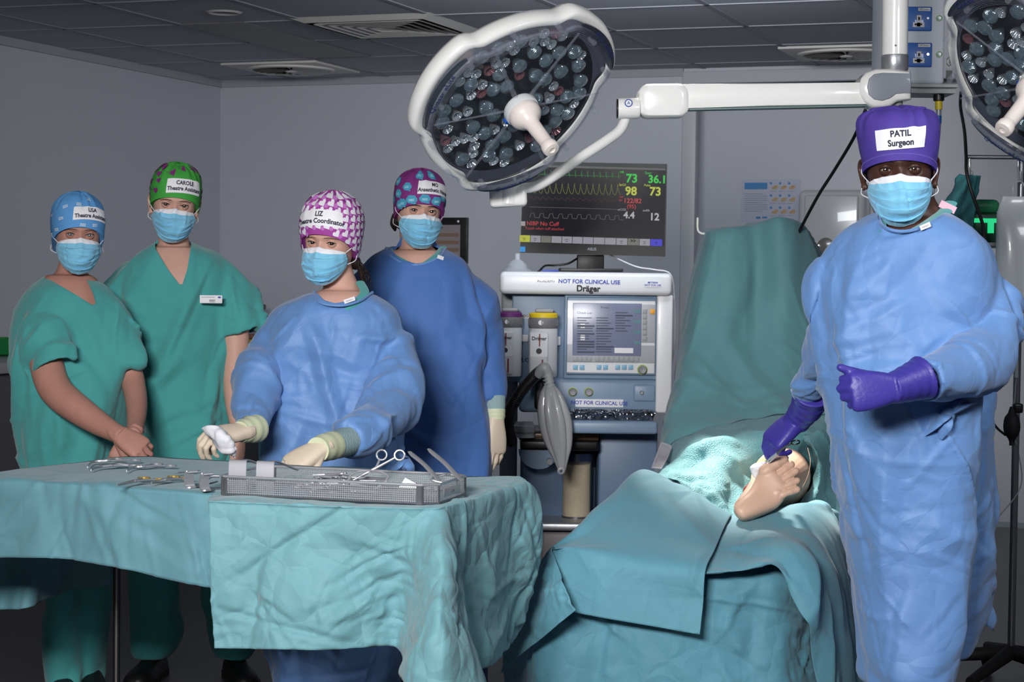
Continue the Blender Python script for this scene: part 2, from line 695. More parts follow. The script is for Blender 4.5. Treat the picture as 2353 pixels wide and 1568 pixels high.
# ------------------------------------------------------------------ theatre lamps
clear_m = mat('clear_plastic', (150, 156, 175), 0.06, alpha=0.06, coat=0.3)
ridge_m = mat('ribbed_clear_plastic', (158, 164, 180), 0.08, alpha=0.20, coat=0.5)
lens_m = mat('lens_glass', (196, 206, 214), 0.05, metal=0.75, coat=1.0, bump=[('rib', 90, 0.0016)])
lensd_m = mat('lens_smoked', (120, 140, 152), 0.06, metal=0.6, coat=1.0, bump=[('rib', 75, 0.0012)])
panel_m = mat('lamp_black_panel', (12, 13, 18), 0.25, coat=0.5)
red_m = mat('lens_red', (140, 96, 104), 0.08, metal=0.6, coat=1.0)
lampw = mat('lamp_white', (240, 240, 238), 0.25, coat=0.4)


def lobeR(t):
    # three flat sided lobes with steps, as on the housing
    a = (math.degrees(t)) % 120
    base = 0.345
    d = min(abs(a - 0), abs(120 - a))
    k = 1 / (1 + math.exp((d - 31) / 1.5))
    return base - 0.034 * (1 - k) + 0.006 * math.cos(math.radians(a * 3))


def surgical_lamp(t, T, hand=1, seed=3):
    n = 144
    th = np.arange(n) * 2 * PI / n
    R = np.array([lobeR(x) for x in th])
    def rg(s, z, r=None):
        rr = (R if r is None else r) * s
        return np.column_stack([rr * np.cos(th), rr * np.sin(th), np.full(n, z)])
    m = MB()
    m.loft([rg(0.90, 0.004), rg(0.955, 0.012), rg(0.99, 0.006), rg(1.0, -0.012), rg(0.99, -0.035), rg(0.95, -0.055), rg(0.80, -0.075), rg(0.5, -0.088), rg(0.1, -0.092)], 0, False, T)
    m.add([T @ Vector((0, 0, -0.092))], [])
    obj('housing', m, lampw, t, 60)
    m = MB()
    m.loft([rg(0.915, 0.006), rg(0.905, 0.030), rg(0.89, 0.038)], 0, False, T)
    for k, s in enumerate(np.linspace(0.90, 0.80, 8)):
        m.loft([rg(s, 0.030 + 0.01 * min(1, k / 4)), rg(s - 0.0025, 0.041), rg(s - 0.005, 0.030 + 0.01 * min(1, k / 4))], 0, False, T)
    obj('clear_rim', m, ridge_m, t, 30)
    m = MB()
    c = np.full(n, 1.0)
    m.loft([rg(1, -0.002, c * 0.270), rg(1, -0.030, c * 0.270), rg(1, -0.032, c * 0.01)], 0, False, T)
    m.loft([rg(0.90, -0.004), rg(1, -0.002, c * 0.270)], 1, False, T)
    obj('lens_panel', m, [panel_m, mat('panel_edge', (70, 74, 90), 0.3, coat=0.5)], t, 30)
    m = MB()
    m.loft([rg(0.89, 0.038), rg(0.80, 0.040), rg(1, 0.036, c * 0.2), rg(1, 0.036, c * 0.05)], 0, False, T)
    obj('cover', m, clear_m, t, 30)
    # ribs of the cover
    m = MB()
    for k in range(6):
        a = math.radians(60 * k + 22)
        p = [T @ Vector((r * math.cos(a), r * math.sin(a), 0.036)) for r in (0.045, 0.15, 0.29)]
        m.tube(p, [0.010, 0.007, 0.006], 8, flat=0.5)
    obj('cover_ribs', m, ridge_m, t)
    for k in range(12):
        m = MB()
        a = math.radians(30 * k + 8)
        m.cyl(T @ Vector((0.292 * math.cos(a), 0.292 * math.sin(a), 0.02)), T @ Vector((0.292 * math.cos(a), 0.292 * math.sin(a), 0.046)), 0.009, 12)
        obj('cover_boss', m, ridge_m, t)
    # lenses
    rs = random.Random(seed)
    spots = []
    for tries in range(20000):
        if len(spots) >= 84:
            break
        a, r = rs.random() * 2 * PI, 0.252 * math.sqrt(rs.random())
        if r < 0.062:
            continue
        rad = 0.024 if (len(spots) < 40) else 0.017
        x, y = r * math.cos(a), r * math.sin(a)
        if all((x - q[0]) ** 2 + (y - q[1]) ** 2 > ((rad + q[2]) * 0.84) ** 2 for q in spots):
            spots.append((x, y, rad))
    protos = {}
    for i, (x, y, r) in enumerate(spots):
        kind = 'b' if r > 0.02 else ('r' if rs.random() < 0.16 else 's')
        if kind not in protos:
            mb = MB()
            k = 16
            prof = [(0.30, -0.026), (0.62, -0.014), (0.97, 0.002), (1.0, 0.006), (0.93, 0.010), (0.5, 0.015), (0.02, 0.017)] if kind == 'b' else [(0.25, -0.024), (0.95, 0.0), (1.0, 0.004), (0.9, 0.005), (0.25, -0.012), (0.02, -0.013)]
            rings = []
            for pr, z in prof:
                aa = np.arange(k * 2) * PI / k
                fr = pr * r * (1 + (0.05 if kind != 'b' else 0.0) * ((np.arange(k * 2) % 2) * 2 - 1) * (z < 0.006))
                rings.append(np.column_stack([fr * np.cos(aa), fr * np.sin(aa), np.full(2 * k, z)]))
            mb.loft(rings, 0, True)
            me_o = obj('lens', mb, {'b': lensd_m, 's': lens_m, 'r': red_m}[kind], None, 20)
            protos[kind] = me_o.data
            o = me_o
        else:
            o = bpy.data.objects.new('lens', protos[kind])
            COL.objects.link(o)
        o.parent = t
        loc = T @ Vector((x, y, 0.0))
        rot = T.to_3x3().to_4x4()
        o.matrix_basis = t.matrix_basis.inverted() @ Matrix.Translation(loc) @ rot @ Matrix.Rotation(rs.random() * 6, 4, 'Z')
    # handle
    m = MB()
    m.lathe([(0.0, 0.03), (0.052, 0.03), (0.056, 0.04), (0.054, 0.052), (0.046, 0.056), (0.046, 0.058)], 40, 0, T)
    m.lathe([(0.048, 0.056), (0.051, 0.062), (0.049, 0.078), (0.040, 0.092), (0.027, 0.104), (0.0225, 0.12), (0.0205, 0.20), (0.0215, 0.205), (0.025, 0.212), (0.026, 0.228), (0.023, 0.234), (0.010, 0.236), (0.008, 0.232), (0.0, 0.232)], 40, 1, T)
    h = obj('handle', m, [mat('handle_collar', (215, 220, 222), 0.3, coat=0.3), mat('handle_cream', (238, 228, 222), 0.35, coat=0.3)], t, 50)
    m = MB(); m.box((-0.062, -0.008, 0.034), (-0.044, 0.008, 0.05), mtx=T, bev=0.002)
    obj('handle_catch', m, mat('catch_blue', (16, 80, 170), 0.4), h)
    m = MB()
    for k in range(3):
        a = math.radians(120 * k)
        Q = T @ Matrix.Rotation(a, 4, 'Z') @ Matrix.Translation((0.312, 0, 0.03)) @ Matrix.Rotation(PI / 2, 4, 'Z')
        o = MB(); pts = []
        for i in range(28):
            b = i / 28 * 2 * PI
            pts.append((0.125 * math.cos(b), 0.019 * math.sin(b) + 1.35 * (0.125 * math.cos(b)) ** 2))
        m = MB()
        m.poly(pts, -0.004, 0.004, mtx=Q)
        obj('lobe_cover', m, mat('lobe_dark', (50, 54, 66), 0.25, coat=0.5), t)
    for k in range(3):
        a = math.radians(120 * k)
        Q = T @ Matrix.Rotation(a, 4, 'Z') @ Matrix.Translation((0.312, 0, 0.0415)) @ Matrix.Rotation(PI / 2 + (PI if k == 1 else 0), 4, 'Z')
        m = MB()
        m.text('Quasar eLite', 0.026, mtx=Q)
        obj('lettering', m, mat('lamp_letter', (40, 50, 110), 0.5), t)


# --- big lamp
LC = P(1182, 232, 5.75)
nrm = Vector((0.48, -0.58, -0.66)).normalized()
yv = (P(1263, 173, 5.75) - LC)                 # long image axis
T1 = frame(LC, yv - nrm * yv.dot(nrm), nrm.cross(yv))
if (T1.to_3x3() @ Vector((0, 0, 1))).dot(nrm) < 0:
    T1 = frame(LC, yv - nrm * yv.dot(nrm), yv.cross(nrm))
T1 = T1 @ Matrix.Rotation(math.radians(3), 4, 'Z') @ Matrix.Scale(1.0, 4)
lt = thing('theatre_lamp', 'large white round theatre lamp full of small lenses on a white jointed arm', 'lamp', P(2046, 100, 6.0))
surgical_lamp(lt, T1, 1, 4)
# yoke below, fixed to the back of the housing
m = MB()
blk = P(1168, 455, 6.16)
m.box((-0.060, -0.05, -0.030), (0.060, 0.05, 0.034), mtx=Matrix.Translation(blk) @ Matrix.Rotation(math.radians(-4), 4, 'Y'), bev=0.014)
pv = P(1176, 400, 6.16)
m.tube([blk + Vector((0, -0.02, -0.02)), blk + Vector((0.005, -0.02, 0.05)), pv, P(1182, 372, 6.17)], [0.036, 0.036, 0.034, 0.03], 24, sub=4)
obj('yoke', m, lampw, lt, 40)
m = MB()
pts = [P(1185, 432, 6.14), P(1225, 430, 6.13), P(1262, 412, 6.12), P(1330, 365, 6.08), P(1395, 322, 6.03), P(1425, 298, 6.0), P(1438, 268, 5.98), P(1440, 245, 5.97)]
m.tube(pts, 0.0165, 20, sub=6)
obj('arm_tube', m, lampw, lt, 60)
m = MB()
jc = P(1442, 248, 5.97)
jr = M2(24, 5.97)
Jx = Matrix.Translation(jc)
m.tube([P(1420, 250, 5.97), P(1421, 250, 5.97), P(1466, 249, 5.97), P(1470, 249, 5.97)], [jr * 0.96, jr, jr, jr * 0.9], 28)
j = obj('elbow_joint', m, lampw, lt, 40)
m = MB(); m.tube([P(1417, 250, 5.97), P(1421, 250, 5.97)], jr * 0.93, 28); obj('joint_cap', m, M_('black_plastic'), j)
m = MB()
Q = Matrix.Translation(P(1443, 239, 5.97) + Vector((0, -jr - 0.0005, 0))) @ Matrix.Rotation(PI / 2, 4, 'X')
m.lathe([(0.0, 0.0), (0.0125, 0.0), (0.0125, -0.003)], 28, 0, Q)
m.lathe([(0.0, 0.0006), (0.009, 0.0006)], 28, 1, Q)
m.text('A', 0.014, 0, Q @ Matrix.Translation((0, 0, 0.0012)), bold=0.02)
obj('round_sticker', m, [mat('sticker_blue', (30, 70, 150), 0.5), M_('label_white')], j)


def prism_px(m, pts, Y, d0, d1, mi=0, bev=0.008):
    """rounded plate from an outline seen from the front, with real thickness"""
    c = A([P(x, y, Y) for x, y in pts])
    cen = c.mean(0)
    rings = []
    for dy, s in ((d0, 1 - bev * 2.2 / 0.1), (d0 + bev * 0.3, 1 - bev * 0.6 / 0.1), (d0 + bev, 1.0), (d1 - bev, 1.0), (d1 - bev * 0.3, 1 - bev * 0.6 / 0.1), (d1, 1 - bev * 2.2 / 0.1)):
        r = c.copy()
        nn = c - cen
        ln = np.linalg.norm(nn, axis=1, keepdims=True)
        r = c - nn / ln * ((1 - s) * 0.1)
        r[:, 1] += dy
        rings.append(r)
    m.loft(rings, mi, True)
    return m


def rrect_px(x0, y0, x1, y1, r, k=6, sl=0.0):
    out = []
    for cx, cy, a0 in ((x1 - r, y0 + r, -90), (x1 - r, y1 - r, 0), (x0 + r, y1 - r, 90), (x0 + r, y0 + r, 180)):
        for i in range(k + 1):
            a = math.radians(a0 + 90 * i / k)
            X = cx + r * math.cos(a)
            out.append((X, cy + r * math.sin(a) + sl * (X - x0)))
    return out


m = MB()
prism_px(m, rrect_px(1465, 196, 1580, 272, 24, sl=-0.01), 6.0, -0.055, 0.055, 0, 0.012)
obj('elbow_housing', m, lampw, lt, 40)
m = MB()
prism_px(m, [(1556, 196), (1760, 194), (1990, 192), (2010, 215), (2000, 242), (1760, 247), (1566, 252)], 6.0, -0.045, 0.045, 0, 0.008)
sa = obj('spring_arm', m, lampw, lt, 40)
m = MB()
prism_px(m, [(1566, 250), (1566, 255), (1990, 246), (1990, 241)], 6.0, -0.03, 0.03, 0, 0.001)
obj('arm_underside_strip', m, mat('strip_grey', (96, 120, 118), 0.4), sa)
m = MB()
jo = [(2084, 168), (2086, 200), (2086, 232), (2055, 236), (2040, 246), (2022, 250), (1998, 249), (1980, 238), (1970, 220), (1967, 204), (1972, 184), (1984, 171), (2004, 163), (2040, 162)]
prism_px(m, jo, 6.0, -0.062, 0.062, 0, 0.012)
jn = obj('shoulder_joint', m, lampw, lt, 40)
m = MB()
ji = [(2083, 174), (2084, 200), (2083, 218), (2050, 220), (2036, 230), (2018, 236), (2000, 233), (1988, 222), (1984, 205), (1988, 186), (2000, 175), (2020, 172)]
prism_px(m, ji, 6.0, -0.067, -0.05, 0, 0.003)
obj('joint_cover', m, mat('joint_grey', (138, 144, 156), 0.35, coat=0.2), jn)
m = MB()
pr = M2(30, 6.0)
top = Vector((P(2056, 0, 6.0).x, 6.0, HC + 0.0))
m.cyl(P(2056, 128, 6.0), top, pr * 0.98, 36)
pl = obj('drop_tube', m, lampw, lt, 40)
m = MB()
pb = P(2056, 165, 6.0)
m.tube([pb, pb + Vector((0, 0, 0.008)), P(2056, 130, 6.0), P(2056, 127, 6.0)], [pr * 0.9, pr * 1.02, pr * 1.03, pr * 1.0], 36)
obj('steel_collar', m, M_('brushed_steel'), pl, 40)
m = MB(); m.cyl(P(2056, 250, 6.0), P(2056, 232, 6.0), pr * 0.6, 24)
obj('pivot_pin', m, M_('mid_grey'), jn)
m = MB(); m.sphere(P(2052, 108, 6.0) + Vector((0, -pr, 0)), 0.003, 10); obj('grub_screw', m, M_('dark_steel'), pl)

# --- second lamp at the right edge
LC2 = P(2402, 178, 5.35)
nr2 = Vector((-0.62, -0.45, -0.68)).normalized()
yv = P(2480, 310, 5.35) - P(2310, 60, 5.35)
x2 = yv - nr2 * yv.dot(nr2)
T2 = frame(LC2, x2, nr2.cross(x2)) @ Matrix.Rotation(math.radians(52), 4, 'Z')
l2 = thing('theatre_lamp', 'second theatre lamp cut off by the right edge of the photo, cream handle pointing left', 'lamp', LC2 + Vector((0.6, 0.3, 0.4)))
surgical_lamp(l2, T2, 1, 9)
m = MB()
back = T2 @ Vector((0, 0, -0.09))
m.tube([back, back + Vector((0.15, 0.1, 0.1)), LC2 + Vector((0.6, 0.3, 0.3)), Vector((LC2.x + 0.6, LC2.y + 0.3, HC))], [0.04, 0.03, 0.03, 0.03], 20, sub=5)
obj('arm_tube', m, lampw, l2, 60)
# ------------------------------------------------------------------ pixel-rect helpers (front face at depth Y)
def prect(x0, y0, x1, y1, Y):
    a, b = P(x0, y0, Y), P(x1, y1, Y)
    c, d = P(x1, y0, Y), P(x0, y1, Y)
    return (a.x + d.x) / 2, (b.x + c.x) / 2, (d.z + b.z) / 2, (a.z + c.z) / 2


def pbox(m, x0, y0, x1, y1, Y, dep, mi=0, bev=0.0):
    X0, X1, Z0, Z1 = prect(x0, y0, x1, y1, Y)
    return m.box((X0, Y, Z0), (X1, Y + dep, Z1), mi, None, bev)


def FT(px, py, Y, rz=0.0):
    """frame on a front face: text reads toward the camera"""
    return Matrix.Translation(P(px, py, Y)) @ Matrix.Rotation(PI / 2, 4, 'X') @ Matrix.Rotation(rz, 4, 'Z')


def ptext(m, s, px, py, Y, hpx, mi=0, align='CENTER', bold=0.0, sx=1.0):
    m.text(s, M2(hpx, Y), mi, FT(px, py, Y, -ROLL) @ Matrix.Scale(sx, 4, (1, 0, 0)), align, bold)
    return m


YM = 7.6
mblue = mat('machine_blue', (124, 148, 174), 0.4)
mblue2 = mat('machine_blue_dark', (98, 122, 152), 0.42)
mwhite = mat('machine_white', (226, 228, 232), 0.35, coat=0.15)
mgrey = mat('machine_grey', (168, 172, 178), 0.45)
base = P(1345, 900, YM); 
mach = thing('anaesthesia_machine', 'tall pale blue and white anaesthesia machine on wheels behind the tables', 'medical machine', (base.x, YM + 0.35, 0))
m = MB(); pbox(m, 1148, 626, 1545, 678, YM - 0.03, 0.62, 0, 0.02)
hood = obj('hood', m, mwhite, mach, 40)
m = MB(); yt = YM - 0.0325
ptext(m, 'NOT FOR CLINICAL USE', 1354, 648, yt, 13, 0, bold=0.02); tx = obj('hood_label', m, M_('ink_blue'), hood, label='blue lettering on the white hood')
m = MB(); ptext(m, 'Dräger', 1352, 664, yt, 20, 0, bold=0.03, sx=0.95); obj('maker_lettering', m, M_('ink_black'), hood, label='black lettering on the white hood')
m = MB(); ptext(m, 'ACADEMY', 1255, 646, yt, 9, 0); obj('academy_label', m, M_('dark_grey'), hood)
m = MB(); pbox(m, 1483, 646, 1518, 660, yt, 0.002); ptext(m, 'MFT0004', 1500, 650, yt - .001, 6, 1, bold=.02); ptext(m, 'NOT FOR USE', 1500, 656, yt - .001, 6, 1, bold=.02)
obj('asset_sticker', m, [M_('label_white'), M_('ink_blue')], hood)
m = MB(); pbox(m, 1176, 678, 1302, 880, YM + 0.06, 0.4, 0, 0.006); pbox(m, 1192, 870, 1510, 950, YM + 0.02, 0.45, 0, 0.02)
pbox(m, 1296, 676, 1512, 872, YM + 0.02, 0.4, 0, 0.006)
obj('body', m, mblue, mach)
m = MB(); pbox(m, 1508, 678, 1545, 950, YM + 0.0, 0.45, 0, 0.008); obj('side_column', m, mwhite, mach)
m = MB(); pbox(m, 1150, 670, 1190, 1120, YM + 0.2, 0.3, 0, 0.01); obj('rear_column', m, mgrey, mach)
m = MB(); pbox(m, 1196, 990, 1300, 1205, YM + 0.12, 0.3, 0, 0.01); pbox(m, 1375, 990, 1510, 1205, YM + 0.02, 0.45, 0, 0.01); pbox(m, 1290, 990, 1380, 1205, YM + 0.30, 0.2, 0, 0.01)
obj('lower_cabinet', m, mblue2, mach)
m = MB(); pbox(m, 1230, 1203, 1545, 1222, YM - 0.1, 0.7, 0, 0.01); bs = obj('base_shelf', m, M_('brushed_steel'), mach)
m = MB(); pbox(m, 1240, 1222, 1545, 1300, YM - 0.05, 0.65, 0, 0.02); obj('base', m, mat('machine_base', (110, 104, 108), 0.5), mach)
for dx, dy in ((-0.20, 0.05), (0.22, 0.05), (-0.20, 0.6), (0.22, 0.6)):
    m = MB(); c = Vector((base.x + dx + 0.05, YM + dy - 0.05, 0.055)); m.cyl(c - Vector((0.02, 0, 0)), c + Vector((0.02, 0, 0)), 0.055, 24); m.box((c.x - 0.03, c.y - 0.03, 0.09), (c.x + 0.03, c.y + 0.03, 0.24), bev=0.01)
    obj('castor', m, M_('dark_grey'), mach)
# worktop with foil trays
m = MB(); pbox(m, 1300, 968, 1512, 998, YM - 0.22, 0.35, 0, 0.012); obj('worktop', m, mblue, mach)
# control screen
scr = MB(); pbox(scr, 1302, 683, 1508, 862, YM + 0.0, 0.05, 0, 0.006); sp = obj('control_panel', scr, mblue, mach)
m = MB(); pbox(m, 1303, 691, 1505, 858, YM - 0.004, 0.01, 0, 0.003); obj('panel_face', m, mwhite, sp)
m = MB(); pbox(m, 1303, 793, 1505, 834, YM - 0.006, 0.01, 0, 0.002); pbox(m, 1470, 700, 1506, 788, YM - 0.006, 0.01, 0, 0.002); obj('grey_key_area', m, mgrey, sp)
m = MB(); pbox(m, 1316, 697, 1474, 818, YM - 0.008, 0.01, 0, 0.002)
obj('display', m, mat('lcd_grey', (104, 110, 132), 0.25, emis=(104, 110, 140), estr=0.25), sp)
m = MB(); yy = YM - 0.0095
lx = mat('lcd_ink', (44, 48, 70), 0.5)
rs = random.Random(5)
ptext(m, 'Primus', 1390, 707, yy, 7)
ptext(m, 'Check List', 1326, 719, yy, 8, align='LEFT')
for cx, n0, n1 in ((1326, 730, 812), (1370, 730, 812), (1414, 718, 762)):
    y = n0
    while y < n1:
        w = rs.choice([22, 28, 34, 36])
        hd = rs.random() < 0.22
        pbox(m, cx, y, cx + (40 if hd else w), y + (3 if hd else 1.6), yy, 0.0005)
        y += 6
pbox(m, 1412, 800, 1455, 812, yy, 0.0004, 1)
for k in range(4):
    pbox(m, 1457, 712 + k * 24 * (1 if k < 2 else 1.0), 1472, 720 + k * 24, yy, 0.0004, 2)
for k in range(2):
    pbox(m, 1334, 742 + 28 * k, 1344, 754 + 28 * k, yy, 0.0004, 1)
obj('display_text', m, [lx, M_('label_white'), mat('lcd_key', (88, 130, 140), 0.5)], sp)
m = MB()
for k in range(4):
    pbox(m, 1318 + k * 11, 820, 1327 + k * 11, 832, YM - 0.010, 0.006, 0, 0.001)
for k in range(9):
    pbox(m, 1368 + k * 11.5, 820, 1377 + k * 11.5, 832, YM - 0.010, 0.006, 0, 0.001)
for k in range(6):
    pbox(m, 1477, 711 + k * 12.5, 1487, 721 + k * 12.5, YM - 0.010, 0.006, 0, 0.001)
k1 = obj('soft_keys', m, M_('mid_grey'), sp); k1['kind'] = 'stuff'
m = MB()
for x in (1317, 1332, 1371, 1386, 1414, 1429, 1444):
    pbox(m, x, 839, x + 11, 850, YM - 0.008, 0.006, 0, 0.001)
k2 = obj('blue_keys', m, mat('key_blue', (120, 170, 200), 0.4), sp); k2['kind'] = 'stuff'
m = MB(); pbox(m, 1494, 711, 1505, 722, YM - 0.009, 0.006, 0, 0.001); obj('alarm_key', m, mat('key_orange', (232, 160, 40), 0.4), sp)


def knob(px, py, Y, r, ring_rgb=(170, 190, 90), parent=mach, name='knob'):
    m = MB()
    Q = FT(px, py, Y)
    R = M2(r, Y)
    m.lathe([(R * 1.25, -0.001), (R * 1.25, 0.003), (R * 1.05, 0.005), (R * 1.05, 0)], 28, 1, Q)
    m.lathe([(R, 0.0), (R, 0.018), (R * 0.85, 0.022), (R * 0.7, 0.020), (0.0, 0.019)], 28, 0, Q)
    return obj(name, m, [M_('mid_grey'), mat('ring_green', ring_rgb, 0.4)], parent, 40)


knob(1476, 850, YM - 0.004, 9.5, parent=sp)
knob(1316, 901, YM + 0.02, 8.5, name='rotary_button'); knob(1353, 901, YM + 0.02, 8.5, name='rotary_button'); knob(1474, 902, YM + 0.02, 4.5, (60, 150, 70), name='socket')
m = MB(); pbox(m, 1455, 884, 1506, 924, YM + 0.012, 0.02, 0, 0.012); obj('socket_plate', m, mblue, mach)
m = MB(); pbox(m, 1322, 918, 1432, 936, YM + 0.016, 0.006); ptext(m, 'NOT FOR CLINICAL USE', 1377, 927, YM + 0.015, 12, 1, bold=0.02)
obj('warning_label', m, [M_('label_white'), M_('ink_blue')], mach, label='white strip label with blue capitals')
# vaporizers
def vapour(px, py0, py1, w, rgb, Y, label):
    t = obj_v = None
    c = P(px, (py0 + py1) / 2, Y)
    r = M2(w / 2, Y)
    zt, zb = P(px, py0, Y).z, P(px, py1, Y).z
    h = zt - zb
    v = MB()
    T = Matrix.Translation((c.x, Y, zb))
    v.lathe([(0, 0), (r * 0.95, 0), (r, 0.01), (r, h * 0.70), (r * 0.96, h * 0.71)], 36, 0, T)
    v.box((-r * 0.98, -r * 1.12, h * 0.02), (r * 0.35, -r * 0.2, h * 0.66), 0, T, bev=0.01)
    body = obj('vaporiser', v, mat('vaporiser_white', (206, 208, 212), 0.35), mach, 40, label=label)
    v = MB(); v.lathe([(r * 0.98, h * 0.70), (r * 1.04, h * 0.73), (r * 1.04, h * 0.83), (r * 0.98, h * 0.86)], 36, 0, T)
    for k in range(30):
        a = k * PI / 15
        v.box((r * 1.02, -0.002, h * 0.74), (r * 1.07, 0.002, h * 0.83), 0, T @ Matrix.Rotation(a, 4, 'Z'))
    obj('dial', v, mat('dial_grey', (118, 118, 122), 0.5), body)
    v = MB(); v.lathe([(r * 1.0, h * 0.86), (r * 1.0, h * 0.91), (r * 0.9, h * 0.93), (0, h * 0.93)], 36, 0, T)
    obj('colour_band', v, mat('band_%d' % rgb[0], rgb, 0.45), body)
    v = MB(); v.box((-r * 0.6, -r * 0.4, h * 0.93), (r * 0.7, r * 0.5, h * 0.99), 0, T, bev=0.01); obj('lock_lever', v, M_('mid_grey'), body)
    v = MB(); yy = Y - r * 1.125
    v.box((c.x - r * 0.9, yy, zb + h * 0.3), (c.x + r * 0.3, yy + 0.002, zb + h * 0.63), 0)
    Q = Matrix.Translation((c.x - r * 0.3, yy - 0.001, zb + h * 0.56)) @ Matrix.Rotation(PI / 2, 4, 'X')
    v.text('Dräger', r * 0.36, 1, Q, bold=0.02)
    v.box((c.x - r * 0.1, yy - 0.003, zb + h * 0.06), (c.x + r * 0.0, yy, zb + h * 0.26), 2)
    v.box((c.x - r * 0.3, yy - 0.003, zb + h * 0.45), (c.x - r * 0.22, yy, zb + h * 0.63), 2)
    v.lathe([(0, 0.0), (r * 0.2, 0), (r * 0.22, -0.004)], 16, 3, Matrix.Translation((c.x - r * 0.3, Y - r * 1.13, zb + h * 0.38)) @ Matrix.Rotation(PI / 2, 4, 'X'))
    v.lathe([(0, 0.0), (r * 0.14, 0), (r * 0.17, 0.0), (r * 0.17, -0.003)], 16, 0, Matrix.Translation((c.x - r * 0.2, Y - r * 1.06, zb + h * 0.79)) @ Matrix.Rotation(PI / 2, 4, 'X'))
    obj('front_label', v, [M_('label_white'), M_('ink'), mat('gauge_red', (130, 40, 44), 0.5), M_('dark_grey')], body)
    return body


vapour(1170, 706, 864, 58, (104, 42, 110), YM - 0.02, 'grey vaporiser with a purple band')
vapour(1248, 708, 866, 66, (226, 196, 30), YM - 0.02, 'grey vaporiser with a yellow band')
m = MB(); ptext(m, 'N2O', 1206, 727, YM + 0.055, 8, bold=.02); ptext(m, 'R.C', 1205, 828, YM + 0.055, 13, bold=.02)
obj('bracket_lettering', m, M_('ink_black'), mach)
m = MB(); pbox(m, 1196, 724, 1222, 732, YM + 0.056, 0.004); pbox(m, 1274, 774, 1288, 794, YM + 0.04, 0.02, 0, 0.003); pbox(m, 1196, 770, 1214, 786, YM + 0.05, 0.02, 0, 0.003)
obj('bracket_plates', m, M_('label_white'), mach)
# breathing parts
m = MB(); pbox(m, 1195, 1012, 1376, 1036, YM - 0.08, 0.3, 0, 0.01); obj('breathing_block', m, M_('black_plastic'), mach)
m = MB(); pbox(m, 1192, 996, 1376, 1012, YM - 0.06, 0.25, 0, 0.004); obj('brass_fittings', m, mat('amber_block', (84, 66, 48), 0.3, metal=0.3), mach)
m = MB(); c = P(1238, 1035, YM - 0.07); R = M2(46, YM)
T = Matrix.Translation(c) @ Matrix.Rotation(PI / 2, 4, 'X')
hp = [(-R, 0.0)] + [(R * math.cos(a), -R * 0.95 * abs(math.sin(a)) - 0.0) for a in np.linspace(PI, 0, 24)] + [(R, 0)]
m.poly([(x * 1.0, y) for x, y in hp], -0.05, 0.0, 0, T); obj('ventilator_cover', m, mblue, mach, 30)
m = MB(); c = P(1263, 1062, YM - 0.12); m.cyl(c, c + Vector((0, 0.04, 0)), M2(7, YM), 20); obj('release_button', m, M_('mid_grey'), mach)
m = MB(); pbox(m, 1228, 876, 1250, 940, YM - 0.02, 0.06, 0, 0.01); obj('flow_tube', m, M_('black_plastic'), mach)
# soda lime canister
cx = P(1326, 1120, YM + 0.02); r = M2(34, YM)
zt, zb = P(1326, 1045, YM).z, P(1326, 1208, YM).z
m = MB(); T = Matrix.Translation((cx.x, cx.y + 0.06, 0))
m.lathe([(0, zb), (r, zb), (r, zb + 0.03), (0, zb + 0.03)], 36, 0, T); m.lathe([(0, zt - 0.025), (r * 1.06, zt - 0.03), (r * 1.06, zt), (0, zt)], 36, 1, T)
can = obj('absorber_canister', m, [M_('dark_steel'), mat('canister_lid', (34, 44, 76), 0.35)], mach, 40)
m = MB(); m.lathe([(0, zb + 0.03), (r * 0.93, zb + 0.03), (r * 0.93, zt - 0.045), (0, zt - 0.045)], 36, 0, T)
g = obj('white_granules', m, mat('granules', (212, 196, 160), 0.8, var=0.35, varscale=420, bump=[('noise', 300, 0.006)]), can)
m = MB(); m.lathe([(r, zb + 0.02), (r, zt - 0.02)], 36, 0, T); obj('clear_wall', m, mat('canister_clear', (200, 200, 205), 0.05, alpha=0.15, coat=0.5), can)
m = MB(); m.lathe([(0, 0), (0.055, 0.0), (0.05, 0.02), (0.058, 0.03), (0.058, 0.06), (0.05, 0.065), (0.045, 0.08), (0, 0.08)], 28, 0, Matrix.Translation(P(1205, 1005, YM - 0.1)) @ Matrix.Scale(0.75, 4))
obj('valve_dome', m, mgrey, mach)
# black hose and bag
m = MB(); hp = [P(1176, 1020, YM - 0.12), P(1168, 985, YM - 0.16), P(1172, 945, YM - 0.2), P(1198, 900, YM - 0.22), P(1225, 868, YM - 0.24), P(1243, 852, YM - 0.25)]
q = crspline(A(hp), 24)
rr = M2(12.5, YM) * (1 + 0.07 * (np.arange(len(q)) % 2))
m.tube(q, rr, 20); hose = obj('corrugated_hose', m, mat('hose_black', (26, 26, 28), 0.35), mach, 20)
m = MB(); m.tube([P(1236, 862, YM - 0.25), P(1250, 846, YM - 0.27), P(1258, 858, YM - 0.27), P(1264, 885, YM - 0.27)], [0.02, 0.022, 0.018, 0.016], 20, sub=6)
for k in range(4):
    m.tube([P(1257 + k * 2, 862 + 8 * k, YM - 0.27), P(1258 + k * 2, 865 + 8 * k, YM - 0.27)], 0.021, 20)
obj('elbow_connector', m, mat('elbow_grey', (168, 170, 172), 0.4), hose)
m = MB()
ax = [(1262, 882, 9), (1264, 892, 17), (1266, 905, 25), (1270, 935, 35), (1275, 965, 39), (1279, 995, 37), (1284, 1025, 30), (1288, 1052, 19), (1290, 1072, 12), (1291, 1084, 8)]
q = crspline(np.array(ax, float), 8)
rings = []
